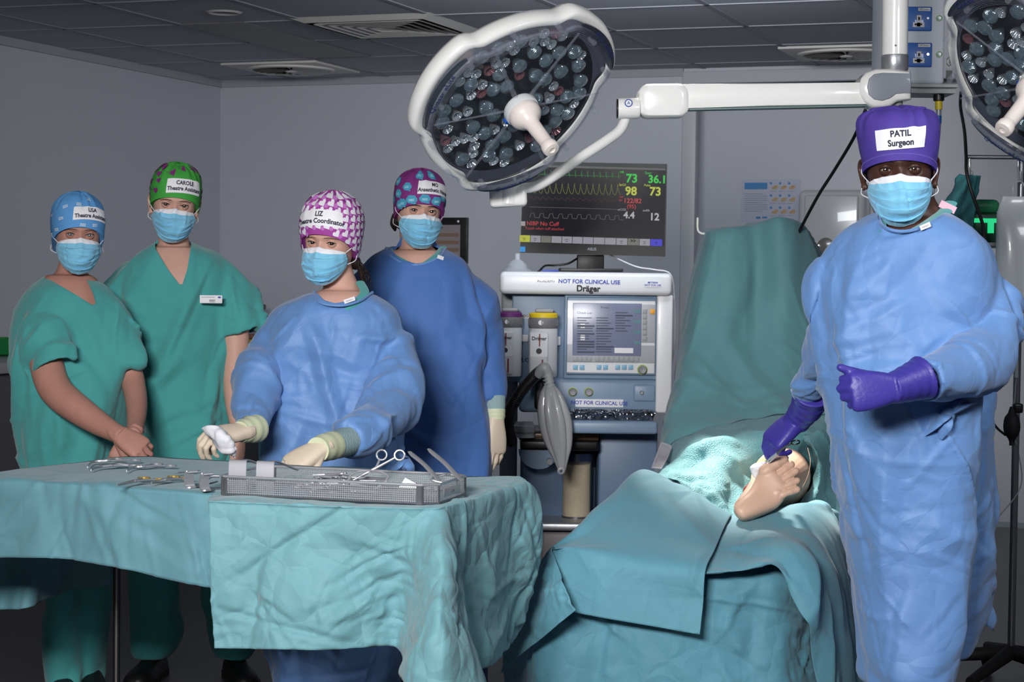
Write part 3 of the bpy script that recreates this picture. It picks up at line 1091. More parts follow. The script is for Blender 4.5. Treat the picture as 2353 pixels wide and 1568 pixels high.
for (x, y, r_) in q:
    c = P(x, y, YM - 0.27); R = M2(r_, YM)
    a = np.arange(48) * 2 * PI / 48
    k = 1 - 0.20 * np.cos(a * 4) ** 6 * min(1, r_ / 30)
    rings.append(np.column_stack([c.x + R * np.cos(a) * k, c.y + R * 0.75 * np.sin(a) * k, np.full(48, c.z)]))
m.loft(rings)
bag = obj('breathing_bag', m, mat('bag_latex', (176, 178, 182), 0.35, trans=0.15, alpha=0.88, coat=0.3), hose, 60)
m = MB(); c = P(1289, 1082, YM - 0.34); m.lathe([(0.006, 0), (0.014, 0.002), (0.014, 0.006), (0.006, 0.008), (0.006, 0)], 20, 0, Matrix.Translation(c) @ Matrix.Rotation(PI / 2, 4, 'X')); obj('hanging_eyelet', m, mat('eyelet_grey', (140, 142, 148), 0.4), bag)
# foil trays on the worktop
foil = mat('foil', (188, 190, 196), 0.18, 1.0, bump=[('voronoi', 60, 0.02)])
def foil_tray(x0, x1, label, n):
    a, b, zb, zt = prect(x0, 951, x1, 970, YM - 0.12)
    m = MB(); y0, y1 = YM - 0.20, YM - 0.02
    def ring_(k, z):
        cxm, cym = (a + b) / 2, (y0 + y1) / 2
        pts = []
        for s, tt in rr8:
            pts.append((cxm + s * (b - a) / 2 * k, cym + tt * (y1 - y0) / 2 * k, z))
        return pts
    rr8 = []
    for cx_, cy_, a0 in ((.75, .65, 0), (-.75, .65, 90), (-.75, -.65, 180), (.75, -.65, 270)):
        for i in range(7):
            an = math.radians(a0 + 15 * i)
            rr8.append((cx_ + .25 * math.cos(an), cy_ + .35 * math.sin(an)))
    zb = P(1400, 968, YM - 0.22).z
    m.loft([ring_(0.82, zb + 0.002), ring_(0.86, zb + 0.004), ring_(0.96, zb + 0.028), ring_(1.02, zb + 0.030), ring_(1.02, zb + 0.033), ring_(0.94, zb + 0.031), ring_(0.8, zb + 0.008)], 0, True)
    return tag(obj('foil_tray', m, foil), label, 'tray', 'foil trays on the machine worktop')
foil_tray(1312, 1400, 'crinkled foil tray on the blue machine worktop, left one', 1)
foil_tray(1402, 1506, 'crinkled foil tray on the blue machine worktop, right one', 2)

# ------------------------------------------------------------------ monitor on top
YD = YM + 0.12
mon = thing('patient_monitor', 'black widescreen monitor showing vital signs on top of the anaesthesia machine', 'monitor', P(1358, 626, YD + 0.05))
Tm = Matrix.Identity(4)
cA, cB, cC, cD = P(1245 - 42, 371, YD), P(1533, 377, YD), P(1529, 590, YD), P(1195, 581, YD)
m = MB()
def quad_slab(m, q, dep, mi=0):
    V = [Vector(v) for v in q] + [Vector(v) + Vector((0, dep, 0)) for v in q]
    m.add(V, [(0, 1, 2, 3), (7, 6, 5, 4), (0, 4, 5, 1), (1, 5, 6, 2), (2, 6, 7, 3), (3, 7, 4, 0)], mi)
quad_slab(m, [cA, cB, cC, cD], 0.03); pbox(m, 1260, 430, 1470, 550, YD + 0.03, 0.04, 0, 0.01)
obj('bezel', m, M_('black_plastic'), mon)
sA, sB, sC, sD = P(1206, 378, YD - .001), P(1530, 387, YD - .001), P(1526, 566, YD - .001), P(1198, 556, YD - .001)
m = MB(); quad_slab(m, [sA, sB, sC, sD], 0.004)
sc = obj('screen', m, mat('screen_black', (13, 13, 17), 0.25, emis=(14, 14, 20), estr=0.6), mon)


def SP(u, v, off=0.0015):
    """u,v in 0..1 over the screen"""
    t_ = sA.lerp(sB, u); b_ = sD.lerp(sC, u)
    p = t_.lerp(b_, v)
    return p + Vector((0, -off, 0))


def emat(name, rgb, s=1.0):
    return mat(name, (10, 10, 10), 0.5, emis=rgb, estr=s)


def strip(m, pts, w, mi=0, off=0.0015):
    pts = [Vector(p) for p in pts]
    V = []
    F = []
    for i, p in enumerate(pts):
        a = pts[max(0, i - 1)]; b = pts[min(len(pts) - 1, i + 1)]
        d = (b - a).normalized(); n = Vector((d.z, 0, -d.x)) * w / 2
        V += [p + n, p - n]
    for i in range(len(pts) - 1):
        F.append((2 * i, 2 * i + 1, 2 * i + 3, 2 * i + 2))
    m.add(V, F, mi)


eg, ey, er, ew = emat('scr_green', (30, 190, 50), 0.85), emat('scr_yellow', (188, 196, 60), 0.8), emat('scr_red', (196, 54, 60), 0.7), emat('scr_white', (176, 178, 186), 0.8)
def sxy(px, py):
    u = (px - 1202) / 326.0
    yt = 378 + (px - 1202) * 0.0277
    return u, (py - yt) / 178.5
def SPX(px, py, off=0.0015):
    return SP(*sxy(px, py), off)
# traces (photo positions)
m = MB(); pts = []
x = 1212
while x < 1421:
    b_ = 401 + (x - 1212) * 0.03
    for dx, dy in ((0, 0), (5, -1), (7, 0), (8, -12), (9, 3), (10, 0), (13, -2)):
        pts.append(SPX(x + dx, b_ + dy))
    x += 14.2
strip(m, pts, 0.0016); obj('ecg_trace', m, emat('scr_green2', (24, 140, 44), 0.7), sc)
m = MB(); pts = []
x = 1215
while x < 1420:
    b_ = 444 + (x - 1215) * 0.02
    for dx, dy in ((0, 0), (2, -6), (4, -24), (6, -12), (9, -3), (12, 0)):
        pts.append(SPX(x + dx, b_ + dy))
    x += 14.2
strip(m, pts, 0.0016); obj('pulse_trace', m, emat('scr_yellow2', (140, 140, 44), 0.6), sc)
m = MB(); pts = []
x = 1215
while x < 1420:
    b_ = 456 + (x - 1215) * 0.03
    for dx, dy in ((0, 0), (2, -4), (13, 3)):
        pts.append(SPX(x + dx, b_ + dy))
    x += 14.2
strip(m, pts, 0.0013); obj('pressure_trace', m, emat('scr_red2', (96, 30, 34), 0.6), sc)
m = MB(); strip(m, [SPX(1217, 476), SPX(1418, 481)], 0.0012)
pts = []
x = 1219
while x < 1415:
    b_ = 500 + (x - 1219) * 0.025
    for dx, dy in ((0, 0), (2, -9), (9, -10), (11, 0), (21, 1)):
        pts.append(SPX(x + dx, b_ + dy))
    x += 21.5
strip(m, pts, 0.0014); obj('carbon_dioxide_trace', m, emat('scr_grey', (130, 132, 140), 0.6), sc)


def stext(s, px, py, h, mi_m, bold=0.03, align='CENTER', name='reading'):
    m = MB()
    o = SPX(px, py, 0.002)
    xd = (sB - sA).normalized()
    Q = frame(o, xd, Vector((0, 0, 1)))
    m.text(s, M2(h, YD), 0, Q, align, bold)
    return obj(name, m, mi_m, sc)


stext('73', 1450, 411, 27, eg); stext('36.1', 1509, 413, 25, eg); stext('98', 1449, 440, 27, ey); stext('73', 1505, 441, 27, ey)
stext('122/82', 1453, 462, 15, er, 0.02); stext('(95)', 1451, 475, 13, er, 0.01); stext('4.4', 1446, 495, 21, ew); stext('12', 1504, 499, 23, ew)
stext('HR', 1427, 396, 7, eg, 0.01, name='caption'); stext('Tperi', 1487, 398, 7, eg, 0.01, name='caption'); stext('SpO2', 1429, 425, 7, ey, .01, name='caption'); stext('Pulse', 1486, 426, 7, ey, .01, name='caption')
stext('ABP', 1427, 453, 6, er, 0, name='caption'); stext('Sys', 1426, 460, 6, er, 0, name='caption'); stext('etCO2', 1429, 482, 7, ew, 0, name='caption'); stext('awRR', 1485, 484, 7, ew, 0, name='caption')
stext('NIBP No Cuff', 1212, 514, 13, er, 0.01, 'LEFT', 'message'); stext('Touch when cuff attached', 1209, 525, 8.5, er, 0.0, 'LEFT', 'message')
m = MB()
cols = [1, 2, 3, 2, 2, 2, 2, 2, 2, 2, 3, 2, 4]
edges = [1197, 1222, 1246, 1270, 1294, 1318, 1342, 1366, 1392, 1418, 1444, 1471, 1496, 1524]
for k, c_ in enumerate(cols):
    a_, b_ = edges[k] + 0.7, edges[k + 1] - 0.5
    sl = 0.028
    y0 = 541 + (edges[k] - 1197) * sl; y1 = 556.5 + (edges[k] - 1197) * sl
    q = [SPX(a_, y0), SPX(b_, y0 + .6), SPX(b_, y1 + .6), SPX(a_, y1)]
    m.add(q, [(0, 1, 2, 3)], c_ - 1)
obj('menu_keys', m, [emat('key_y', (186, 190, 60), .8), emat('key_w', (150, 148, 158), .8), emat('key_g', (112, 112, 104), .8), emat('key_b', (50, 44, 190), .9)], sc)
m = MB(); m.add([SPX(1206, 378.5), SPX(1527, 387.5), SPX(1527, 392), SPX(1206, 383.5)], [(0, 1, 2, 3)]); obj('title_bar', m, emat('title_grey', (74, 74, 72), .8), sc)
m = MB(); m.add([SPX(1199, 509), SPX(1209, 509.5), SPX(1209, 520), SPX(1199, 519.5)], [(0, 1, 2, 3)]); obj('message_icon', m, emat('icon_w', (170, 160, 165), .7), sc)
m = MB()
for x_, s_ in ((1456, '>>'),):
    m.text(s_, M2(11, YD), 0, frame(SPX(1457, 554, .003), (sB - sA), Vector((0, 0, 1))), 'CENTER', 0.04)
for x_ in (1208, 1233, 1305, 1430, 1483, 1510):
    o_ = SPX(x_, 549 + (x_ - 1197) * .028, .003)
    m.add([o_ + Vector((-.006, 0, .003)), o_ + Vector((.006, 0, .003)), o_ + Vector((.006, 0, .001)), o_ + Vector((-.006, 0, .001))], [(0, 1, 2, 3)])
    m.add([o_ + Vector((-.004, 0, -.004)), o_ + Vector((.004, 0, -.004)), o_ + Vector((.004, 0, -.006)), o_ + Vector((-.004, 0, -.006))], [(0, 1, 2, 3)])
obj('menu_icons', m, M_('ink_black'), sc)
m = MB(); pbox(m, 1195, 567, 1207, 579, YD - 0.002, 0.002); obj('bezel_sticker', m, mat('sticker_cyan', (40, 130, 190), 0.5), mon)
m = MB(); ptext(m, 'ASUS', 1360, 573, YD - 0.002, 9, bold=.01); obj('maker_lettering', m, M_('mid_grey'), mon)
m = MB(); pbox(m, 1326, 586, 1388, 624, YD + 0.03, 0.05, 0, 0.004); pbox(m, 1286, 617, 1432, 625, YD - 0.06, 0.22, 0, 0.004); obj('stand', m, M_('black_plastic'), mon)

# mask, cable, blue card on the hood
zh = P(1345, 627, YM - 0.03).z
mk = thing('face_mask_seal', 'clear domed breathing mask lying on the left end of the white hood', 'mask', (P(1188, 620, YM + .1).x, YM + 0.1, zh))
m = MB(); T = Matrix.Translation((P(1188, 620, YM + .1).x, YM + 0.1, zh))
m.lathe([(0.052, 0.0), (0.058, 0.006), (0.050, 0.012), (0.042, 0.016), (0.042, 0.026), (0.033, 0.034), (0.026, 0.044), (0.014, 0.050)], 36, 0, T); obj('dome', m, mat('mask_clear', (190, 196, 204), 0.08, alpha=0.45, coat=0.6), mk)
m = MB(); m.lathe([(0.012, 0.048), (0.012, 0.074), (0.009, 0.074), (0.009, 0.05)], 24, 0, T); obj('port', m, mat('port_clear', (200, 205, 212), 0.08, alpha=0.6, coat=0.6), mk)
m = MB(); m.tube([P(1330, 592, YD + .05), P(1305, 606, YD), P(1275, 610, YD), P(1253, 611, YD - .02), P(1240, 622, YD - .06), P(1236, 625, YD - .06)], 0.0042, 10, sub=6)
tag(obj('monitor_cable', m, M_('black_plastic')), 'black cable curling from the monitor stand down onto the white hood', 'cable')
m = MB(); m.tube([P(1402, 586, YD + .05), P(1430, 600, YD), P(1466, 614, YD), P(1505, 620, YD - .02), P(1540, 630, YD - .02), P(1549, 680, YM + .1), P(1550, 780, YM + .1), P(1541, 850, YM + .1)], 0.003, 8, sub=6)
tag(obj('white_cable', m, mat('cable_white', (200, 200, 204), 0.4)), 'thin white cable hanging down the right side of the anaesthesia machine', 'cable')
m = MB(); pbox(m, 1246, 620, 1284, 625, YD - .05, 0.03, 0, 0.001); tag(obj('blue_clip', m, mat('clip_blue', (40, 66, 150), 0.4)), 'small flat blue clip beside the monitor base on the white hood', 'clip')
# ------------------------------------------------------------------ pendant with sockets
YP = 6.55
pen = thing('ceiling_pendant', 'pale grey ceiling service pendant with two blue double socket plates', 'pendant', P(2130, 100, YP + .1))
X0, X1, Z0, Z1 = prect(2030, 0, 2172, 193, YP)
m = MB(); m.box((X0, YP, Z0), (X1, YP + 0.22, HC - 0.02), bev=0.012); obj('column', m, mat('pendant_grey', (190, 196, 206), 0.35), pen)
X2 = P(2196, 100, YP).x
m = MB(); m.box((X1 - 0.004, YP + 0.008, Z0 + 0.02), (X2, YP + 0.22, HC - 0.02), bev=0.004); obj('side_panel', m, mat('pendant_side', (146, 150, 160), 0.4), pen)
m = MB(); m.box((X0 - 0.01, YP - 0.03, HC - 0.03), (X2 + 0.02, YP + 0.27, HC), bev=0.004); obj('ceiling_plate', m, M_('white_paint'), pen)
m = MB(); pbox(m, 2060, 193, 2202, 200, YP - 0.01, 0.25); pbox(m, 2090, 200, 2196, 214, YP + 0.02, 0.18); obj('bottom_plate', m, M_('mid_grey'), pen)
for k, (y0, y1) in enumerate(((15, 71), (98, 154))):
    m = MB(); pbox(m, 2080, y0, 2142, y1, YP - 0.008, 0.01, 0, 0.004); s_ = obj('socket_plate', m, mat('socket_blue', (42, 98, 178), 0.35, coat=0.3), pen)
    m = MB(); yy = YP - 0.012
    for (x, y, w, h) in ((2107, y0 + 20, 10, 14), (2098, y0 + 36, 13, 11), (2111, y0 + 36, 13, 11), (2110, y0 + 3, 28, 7)):
        pbox(m, x, y, x + w, y + h, yy, 0.004)
    pbox(m, 2107, y0 + 37, 2115, y0 + 46, yy, 0.004)
    obj('white_insert', m, M_('label_white'), s_)
    m = MB(); yy = YP - 0.0135
    for (x, y, w, h) in ((2110, y0 + 24, 4, 7), (2102, y0 + 39, 5, 4), (2114, y0 + 39, 5, 4)):
        pbox(m, x, y, x + w, y + h, yy, 0.002)
    ptext(m, 'UPS Socket', 2124, y0 + 6.5, yy, 5)
    obj('pin_slots', m, M_('ink_black'), s_)
    m = MB(); m.lathe([(0, 0.003), (0.004, 0.003), (0.005, 0)], 14, 0, FT(2132, y0 + 27, YP - 0.009)); obj('plate_screw', m, M_('chrome'), s_)
    m = MB(); m.lathe([(0.0, 0.012), (0.005, 0.012), (0.006, 0.004), (0.0115, 0.004), (0.012, 0.0)], 24, 0, FT(2158, y0 + 27, YP)); er_ = obj('earth_stud', m, M_('brushed_steel'), pen)
    m = MB(); m.lathe([(0.0075, 0.005), (0.0105, 0.005), (0.0105, 0.0035)], 24, 0, FT(2158, y0 + 27, YP - .0015)); obj('coloured_ring', m, mat('earth_ring', (60, 130, 50), 0.4), er_)
m = MB(); pbox(m, 2174, 162, 2188, 182, YP + 0.004, 0.003); obj('black_square', m, M_('black_plastic'), pen)
m = MB(); pbox(m, 2175, 128, 2188, 158, YP + 0.004, 0.003); ptext(m, '↕', 2181, 142, YP + .003, 20, 1); obj('arrow_label', m, [M_('mid_grey'), M_('ink_black')], pen)
for x in (2101, 2150):
    m = MB(); c = P(x, 200, YP + 0.07); m.lathe([(0.028, 0.0), (0.03, -0.008), (0.022, -0.02), (0.014, -0.026), (0, -0.026)], 28, 0, Matrix.Translation(c)); obj('gas_outlet', m, M_('dark_steel'), pen)
m = MB(); c = P(2157, 212, YP + .07)
m.tube([P(2157, 212, YP + .07), P(2157, 214, YP + .07), P(2157, 231, YP + .07), P(2157, 233, YP + .07)], [0.014, 0.019, 0.019, 0.014], 20)
hs = thing('gas_hose', 'clear gas hose with yellow and blue bands hanging from the pendant behind the purple cap', 'hose', P(2155, 280, YP + .07))
obj('connector', m, M_('black_plastic'), hs)
m = MB(); m.tube([P(2157, 233, YP + .07), P(2157, 252, YP + .07)], 0.0125, 20); obj('yellow_band', m, mat('band_yellow', (222, 198, 40), 0.4), hs)
m = MB(); m.tube([P(2157, 250, YP + .07), P(2156, 290, YP + .07), P(2150, 360, YP + .07), P(2140, 470, YP + .1), P(2140, 700, YP + .1)], 0.0095, 16, sub=4); obj('tube', m, mat('hose_clear', (150, 156, 170), 0.15, alpha=0.8), hs)
m = MB(); m.tube([P(2156.5, 266, YP + .07), P(2156, 284, YP + .07)], 0.011, 20); obj('blue_band', m, mat('band_blue', (30, 100, 180), 0.4), hs)
# black cable hanging from the spring arm
m = MB(); m.tube([P(1992, 240, 6.6), P(1985, 262, 6.6), P(1960, 320, 6.7), P(1915, 395, 6.8), P(1880, 450, 6.9), P(1840, 525, 7.0), P(1825, 560, 7.05)], 0.0058, 10, sub=8)
tag(obj('black_cable', m, M_('black_plastic')), 'black cable slanting from the pendant down behind the draped screen', 'cable')
m = MB(); m.tube([P(2208, 212, 6.7), P(2207, 245, 6.6), P(2216, 300, 6.3), P(2220, 360, 6.18), P(2221, 395, 6.15), P(2232, 440, 6.14), P(2250, 490, 6.14), P(2260, 530, 6.14), P(2262, 600, 6.14)], 0.0055, 10, sub=8)
tag(obj('black_cable', m, M_('black_plastic')), 'black cable hanging beside the pendant past the steel hook rail at right', 'cable')
m = MB(); m.cyl(P(2213, 200, 6.7), Vector((P(2213, 200, 6.7).x, 6.7, HC)), 0.0055, 10); 

# ------------------------------------------------------------------ wall things
def wallframe(px, py, off):
    """point on the back wall (or alcove wall) seen at px,py, with the room's orientation"""
    d = P(px, py, 1.0) - Vector((0, 0, CAMZ))
    n = Ld
    o = C0 - Ld * off
    t_ = (o - Vector((0, 0, CAMZ))).dot(n) / d.dot(n)
    return Vector((0, 0, CAMZ)) + d * t_


def wbox(m, x0, y0, x1, y1, off, dep, mi=0, bev=0.0):
    """box on the back wall: pixel rect, front face at off metres in front of the wall plane"""
    a, b = wallframe(x0, y0, off), wallframe(x1, y1, off)
    c, d = wallframe(x1, y0, off), wallframe(x0, y1, off)
    u0 = ((a + d) / 2 - C0).dot(Bd); u1 = ((b + c) / 2 - C0).dot(Bd)
    z0, z1 = (d.z + b.z) / 2, (a.z + c.z) / 2
    T = Matrix(((Bd.x, Ld.x, 0, C0.x), (Bd.y, Ld.y, 0, C0.y), (0, 0, 1, 0), (0, 0, 0, 1)))
    m.box((u0, -off, z0), (u1, -off + dep, z1), mi, T, bev)
    return m


def wtext(m, s, px, py, off, h, mi=0, bold=0, align='CENTER'):
    p = wallframe(px, py, off)
    Y = p.y
    m.text(s, M2(h, Y), mi, frame(p, Bd, Vector((0, 0, 1))), align, bold)


AL = -0.34
po = thing('hygiene_poster', 'white landscape poster of hand washing steps pinned to the alcove wall', 'poster', wallframe(1770, 512, AL))
m = MB(); wbox(m, 1703, 412, 1839, 511, AL + 0.004, 0.003); obj('sheet', m, mat('poster_paper', (168, 172, 190), 0.5), po)
m = MB(); wbox(m, 1711, 420, 1763, 435, AL + 0.006, 0.002)
for i in range(3):
    for j in range(3):
        wbox(m, 1769 + 21 * i, 419 + 28 * j, 1774 + 21 * i, 424 + 28 * j, AL + 0.006, 0.002)
wbox(m, 1737, 498, 1747, 503, AL + .006, .002); wbox(m, 1751, 498, 1763, 502, AL + .006, .002)
obj('blue_blocks', m, mat('poster_blue', (48, 118, 176), 0.5), po)
m = MB()
for i in range(3):
    for j in range(3):
        x, y = 1781 + 20 * i, 428 + 28 * j
        wbox(m, x - 7, y + 1, x + 5, y + 7, AL + 0.006, 0.002, 0, 0.0009); wbox(m, x - 2, y - 2, x + 7, y + 3, AL + 0.006, 0.002, 0, 0.0009)
obj('hand_drawings', m, mat('poster_skin', (176, 150, 112), 0.5), po)
m = MB()
for k in range(9):
    wbox(m, 1711, 445 + 5 * k, 1711 + (52 if k % 4 else 40), 446.3 + 5 * k, AL + 0.006, 0.002)
for i in range(3):
    for j in range(3):
        wbox(m, 1769 + 20 * i, 439 + 28 * j, 1785 + 20 * i, 440 + 28 * j, AL + 0.006, 0.002)
obj('text_lines', m, mat('poster_text', (128, 132, 152), 0.5), po)

td = thing('towel_dispenser', 'white rounded paper towel dispenser on the alcove wall left of the purple-capped man', 'dispenser', wallframe(1905, 600, AL))
m = MB(); wbox(m, 1832, 436, 1986, 640, AL + 0.20, 0.20, 0, 0.035); obj('cover', m, mat('dispenser_white', (186, 188, 190), 0.22, coat=0.6), td)
m = MB(); wbox(m, 1846, 448, 1972, 624, AL + 0.215, 0.03, 0, 0.013); obj('front_panel', m, M_('dispenser_white'), td)
c = wallframe(1897, 566, AL + 0.218)
m = MB(); m.lathe([(0, 0.004), (0.040, 0.004), (0.046, 0.001), (0.048, 0)], 32, 0, frame(c, Bd, Vector((0, 0, 1)))); obj('window', m, mat('dispenser_window', (112, 110, 108), 0.25, coat=0.5), td)
m = MB(); m.lathe([(0, 0.010), (0.010, 0.009), (0.012, 0)], 20, 0, frame(wallframe(1880, 566, AL + 0.222), Bd, Vector((0, 0, 1)))); obj('lock', m, M_('chrome'), td)
m = MB(); wbox(m, 1862, 560 + 40, 1940, 624, AL + 0.222, 0.02, 0, 0.006); obj('outlet', m, M_('mid_grey'), td)
# framed board behind the purple and blue cap
fb = thing('framed_board', 'black framed notice board on the back wall beside the purple and blue cap', 'picture frame', wallframe(1040, 600, 0))
m = MB(); wbox(m, 960, 500, 1073, 606, 0.03, 0.03, 0, 0.004); obj('frame', m, M_('black_plastic'), fb)
m = MB(); wbox(m, 972, 517, 1057, 592, 0.034, 0.01)
obj('paper', m, mat('board_paper', (128, 122, 124), 0.6), fb)
m = MB()
for k in range(3):
    wbox(m, 1000, 536 + 17 * k, 1054, 544 + 17 * k, 0.036, 0.003)
obj('printed_bars', m, mat('board_orange', (120, 96, 84), 0.6), fb)
m = MB(); m.lathe([(0, 0.004), (0.006, 0.003), (0.007, 0)], 12, 0, frame(wallframe(1053, 509, 0.03), Bd, Vector((0, 0, 1)))); obj('frame_screw', m, M_('label_white'), fb)
# pale conduit box on the wall behind the monitor
m = MB(); wbox(m, 1575, 500, 1592, 640, 0.03 - .3, 0.03, 0, 0.004); tag(obj('wall_trunking', m, mat('trunk_grey', (104, 106, 114), 0.5)), 'grey vertical cable trunking on the wall right of the monitor', 'trunking')
m = MB(); m.tube([P(1603, 502, 7.1), P(1603, 524, 7.1), P(1606, 533, 7.1), P(1614, 537, 7.1), P(1626, 537, 7.1)], 0.0042, 12, sub=5, roundend=True)
tag(obj('screen_hook', m, M_('white_plastic')), 'white J shaped hook at the top left of the draped screen', 'hook')

# ------------------------------------------------------------------ drip rail at right
YR = 6.3
dr = thing('drip_stand', 'steel drip stand rail with hooks at the right edge behind the purple-capped man', 'drip stand', (P(2348, 900, YR).x, YR, 0))
m = MB(); m.tube([P(2222, 361, YR), P(2345, 362, YR)], 0.007, 16); obj('hook_rail', m, M_('dark_steel'), dr)
for x in (2228, 2340):
    m = MB(); m.tube([P(x, 362, YR), P(x, 385, YR), P(x, 402, YR - .01), P(x + 1, 414, YR - .02), P(x + 3, 418, YR - 0.03), P(x + 5, 412, YR - 0.05), P(x + 5, 396, YR - 0.055)], 0.0045, 12, sub=5, roundend=True); obj('hook', m, M_('steel'), dr)
m = MB(); xr = P(2347, 400, YR).x; m.cyl((xr, YR, 0.12), (xr, YR, P(2347, 358, YR).z), 0.012, 20); obj('pole', m, M_('dark_steel'), dr)
# wheeled base
m = MB()
for k in range(5):
    a = 2 * PI * k / 5 + 0.3
    e = Vector((xr + 0.33 * math.cos(a), YR - 0.0 + 0.33 * math.sin(a), 0.085))
    m.tube([(xr, YR, 0.13), tuple(e)], [0.025, 0.016], 12)
    m.sphere((e.x, e.y, 0.04), (0.02, 0.04, 0.04), 14)
obj('wheeled_base', m, M_('black_matt'), dr)
bag = thing('fluid_bag', 'translucent white fluid bag hanging from the rail at the right edge', 'drip bag', P(2340, 440, YR - .05))
m = MB(); a_, b_, z0, z1 = prect(2290, 452, 2420, 720, YR - .10)
rings = []
for k, s in enumerate(np.linspace(0, 1, 14)):
    w_ = (b_ - a_) / 2 * (0.8 + 0.2 * min(1, min(s, 1 - s) * 8)); d_ = 0.008 + 0.035 * math.sin(PI * min(1, s * 1.1)) ** 0.5 if 0 < s < 0.91 else 0.008
    a = np.arange(32) * 2 * PI / 32
    rings.append(np.column_stack([(a_ + b_) / 2 + w_ * np.sign(np.cos(a)) * np.abs(np.cos(a)) ** 0.7, YR - .09 + d_ * np.sin(a), np.full(32, z0 + s * (z1 - z0))]))
m.loft(rings); obj('pouch', m, mat('fluid_pouch', (196, 202, 208), 0.25, alpha=0.72, coat=0.4), bag, 60)
m = MB(); m.tube([P(2328, 455, YR - .05), P(2328, 432, YR - .05), P(2338, 418, YR - .05), P(2350, 420, YR - .05), P(2356, 440, YR - .05), P(2356, 455, YR - .05)], 0.0022, 8, sub=5); obj('hanging_loop', m, mat('loop_clear', (160, 165, 168), 0.2, alpha=0.8), bag)
m = MB(); m.tube([P(2336, 720, YR - .05), P(2336, 850, YR - .05), P(2328, 950, YR - .04), P(2324, 985, YR - .04), P(2340, 1040, YR), P(2345, 1120, YR), P(2285, 1200, YR - .1)], 0.0022, 8, sub=6); obj('giving_tube', m, M_('loop_clear'), bag)
m = MB(); m.tube([P(2335, 805, YR - .06), P(2335, 868, YR - .06)], 0.007, 14); obj('drip_chamber', m, mat('chamber_clear', (180, 184, 186), 0.1, alpha=0.6), bag)
# bulb
bl = thing('pressure_bulb', 'black rubber squeeze bulb hanging at the right edge beside the surgeon gown', 'bulb', P(2325, 985, YR - .1))
m = MB(); q = [(2325, 935, 4), (2325, 944, 7), (2325, 950, 9), (2325, 960, 16), (2325, 978, 19), (2325, 995, 17), (2325, 1008, 9), (2325, 1016, 6), (2325, 1024, 6)]
q = crspline(np.array(q, float), 4); m.tube([P(x, y, YR - .1) for x, y, r_ in q], [M2(r_, YR) for x, y, r_ in q], 24); obj('rubber_bulb', m, M_('black_matt'), bl)
m = MB(); m.tube([P(2310, 1000, YR - .1), P(2292, 985, YR - .05), P(2278, 965, YR), P(2262, 935, YR)], 0.004, 10, sub=5); obj('hose', m, M_('black_matt'), bl)
m = MB(); pbox(m, 2330, 928, 2352, 950, YR - .1, 0.03, 0, 0.006); obj('valve', m, M_('black_plastic'), bl)
# teal cloth on hook
def clothpatch(name, rows, su, sv, mtl, parent=None, cre=None, sol=0.002, fold=None):
    G = patch(rows, su, sv)
    m = MB(); m.grid(G)
    V = m.verts()
    N = vnormals(V, m.f)
    h = np.zeros(len(V))
    if cre:
        for c_ in cre:
            h += creases(V, N, *c_)
    if fold:
        for sc_, am, sd in fold:
            h += am * vnoise(V, sc_, sd, 2)
    m.v = [V + N * h[:, None]]
    return obj(name, m, mtl, parent, 60, solid=sol)


teal_cloth = mat('teal_drape_back', (62, 124, 130), 0.75, spec=0.3, bump=[('noise', 500, 0.0006), ('ridge', 9, 0.004)])
rows = [[(2206, 404, 6.27), (2226, 402, 6.22), (2240, 403, 6.26), (2254, 404, 6.30)], [(2185, 440, 6.27), (2215, 425, 6.20), (2234, 430, 6.26), (2249, 440, 6.30)], [(2165, 470, 6.27), (2190, 470, 6.20), (2225, 470, 6.26), (2240, 490, 6.30)], [(2150, 500, 6.27), (2180, 505, 6.20), (2212, 510, 6.26), (2236, 512, 6.30)], [(2140, 560, 6.27), (2175, 560, 6.22), (2210, 560, 6.26), (2232, 560, 6.30)]]
o = clothpatch('hanging_cloth', rows, 8, 8, teal_cloth, None, [(30, 3, 0.006, 0.012, 0.1)])
tag(o, 'teal cloth hanging from the steel hook behind the surgeon shoulder', 'cloth')
# green boxed equipment
gb = thing('infusion_pump', 'green topped equipment box with a glowing green display behind the teal hanging cloth', 'medical device', P(2265, 560, 6.65))
m = MB(); pbox(m, 2236, 488, 2300, 560, 6.55, 0.2, 0, 0.01); obj('housing', m, mat('pump_dark', (24, 70, 52), 0.4), gb)
m = MB(); pbox(m, 2238, 458, 2300, 489, 6.54, 0.2, 0, 0.02); obj('lid', m, mat('pump_green', (44, 120, 84), 0.4), gb)
m = MB(); pbox(m, 2238, 502, 2290, 512, 6.545, 0.01); pbox(m, 2270, 512, 2284, 536, 6.545, 0.01); obj('display', m, emat('pump_led', (40, 220, 140), 0.9), gb)
for k in (0, 1):
    pass
# small shelf under pump carried by the pole
m = MB(); a_, b_, z0, z1 = prect(2236, 560, 2350, 568, 6.5); m.box((a_, 6.28, z0), (b_, 6.78, z1), bev=0.003); obj('shelf', m, M_('mid_grey'), dr)

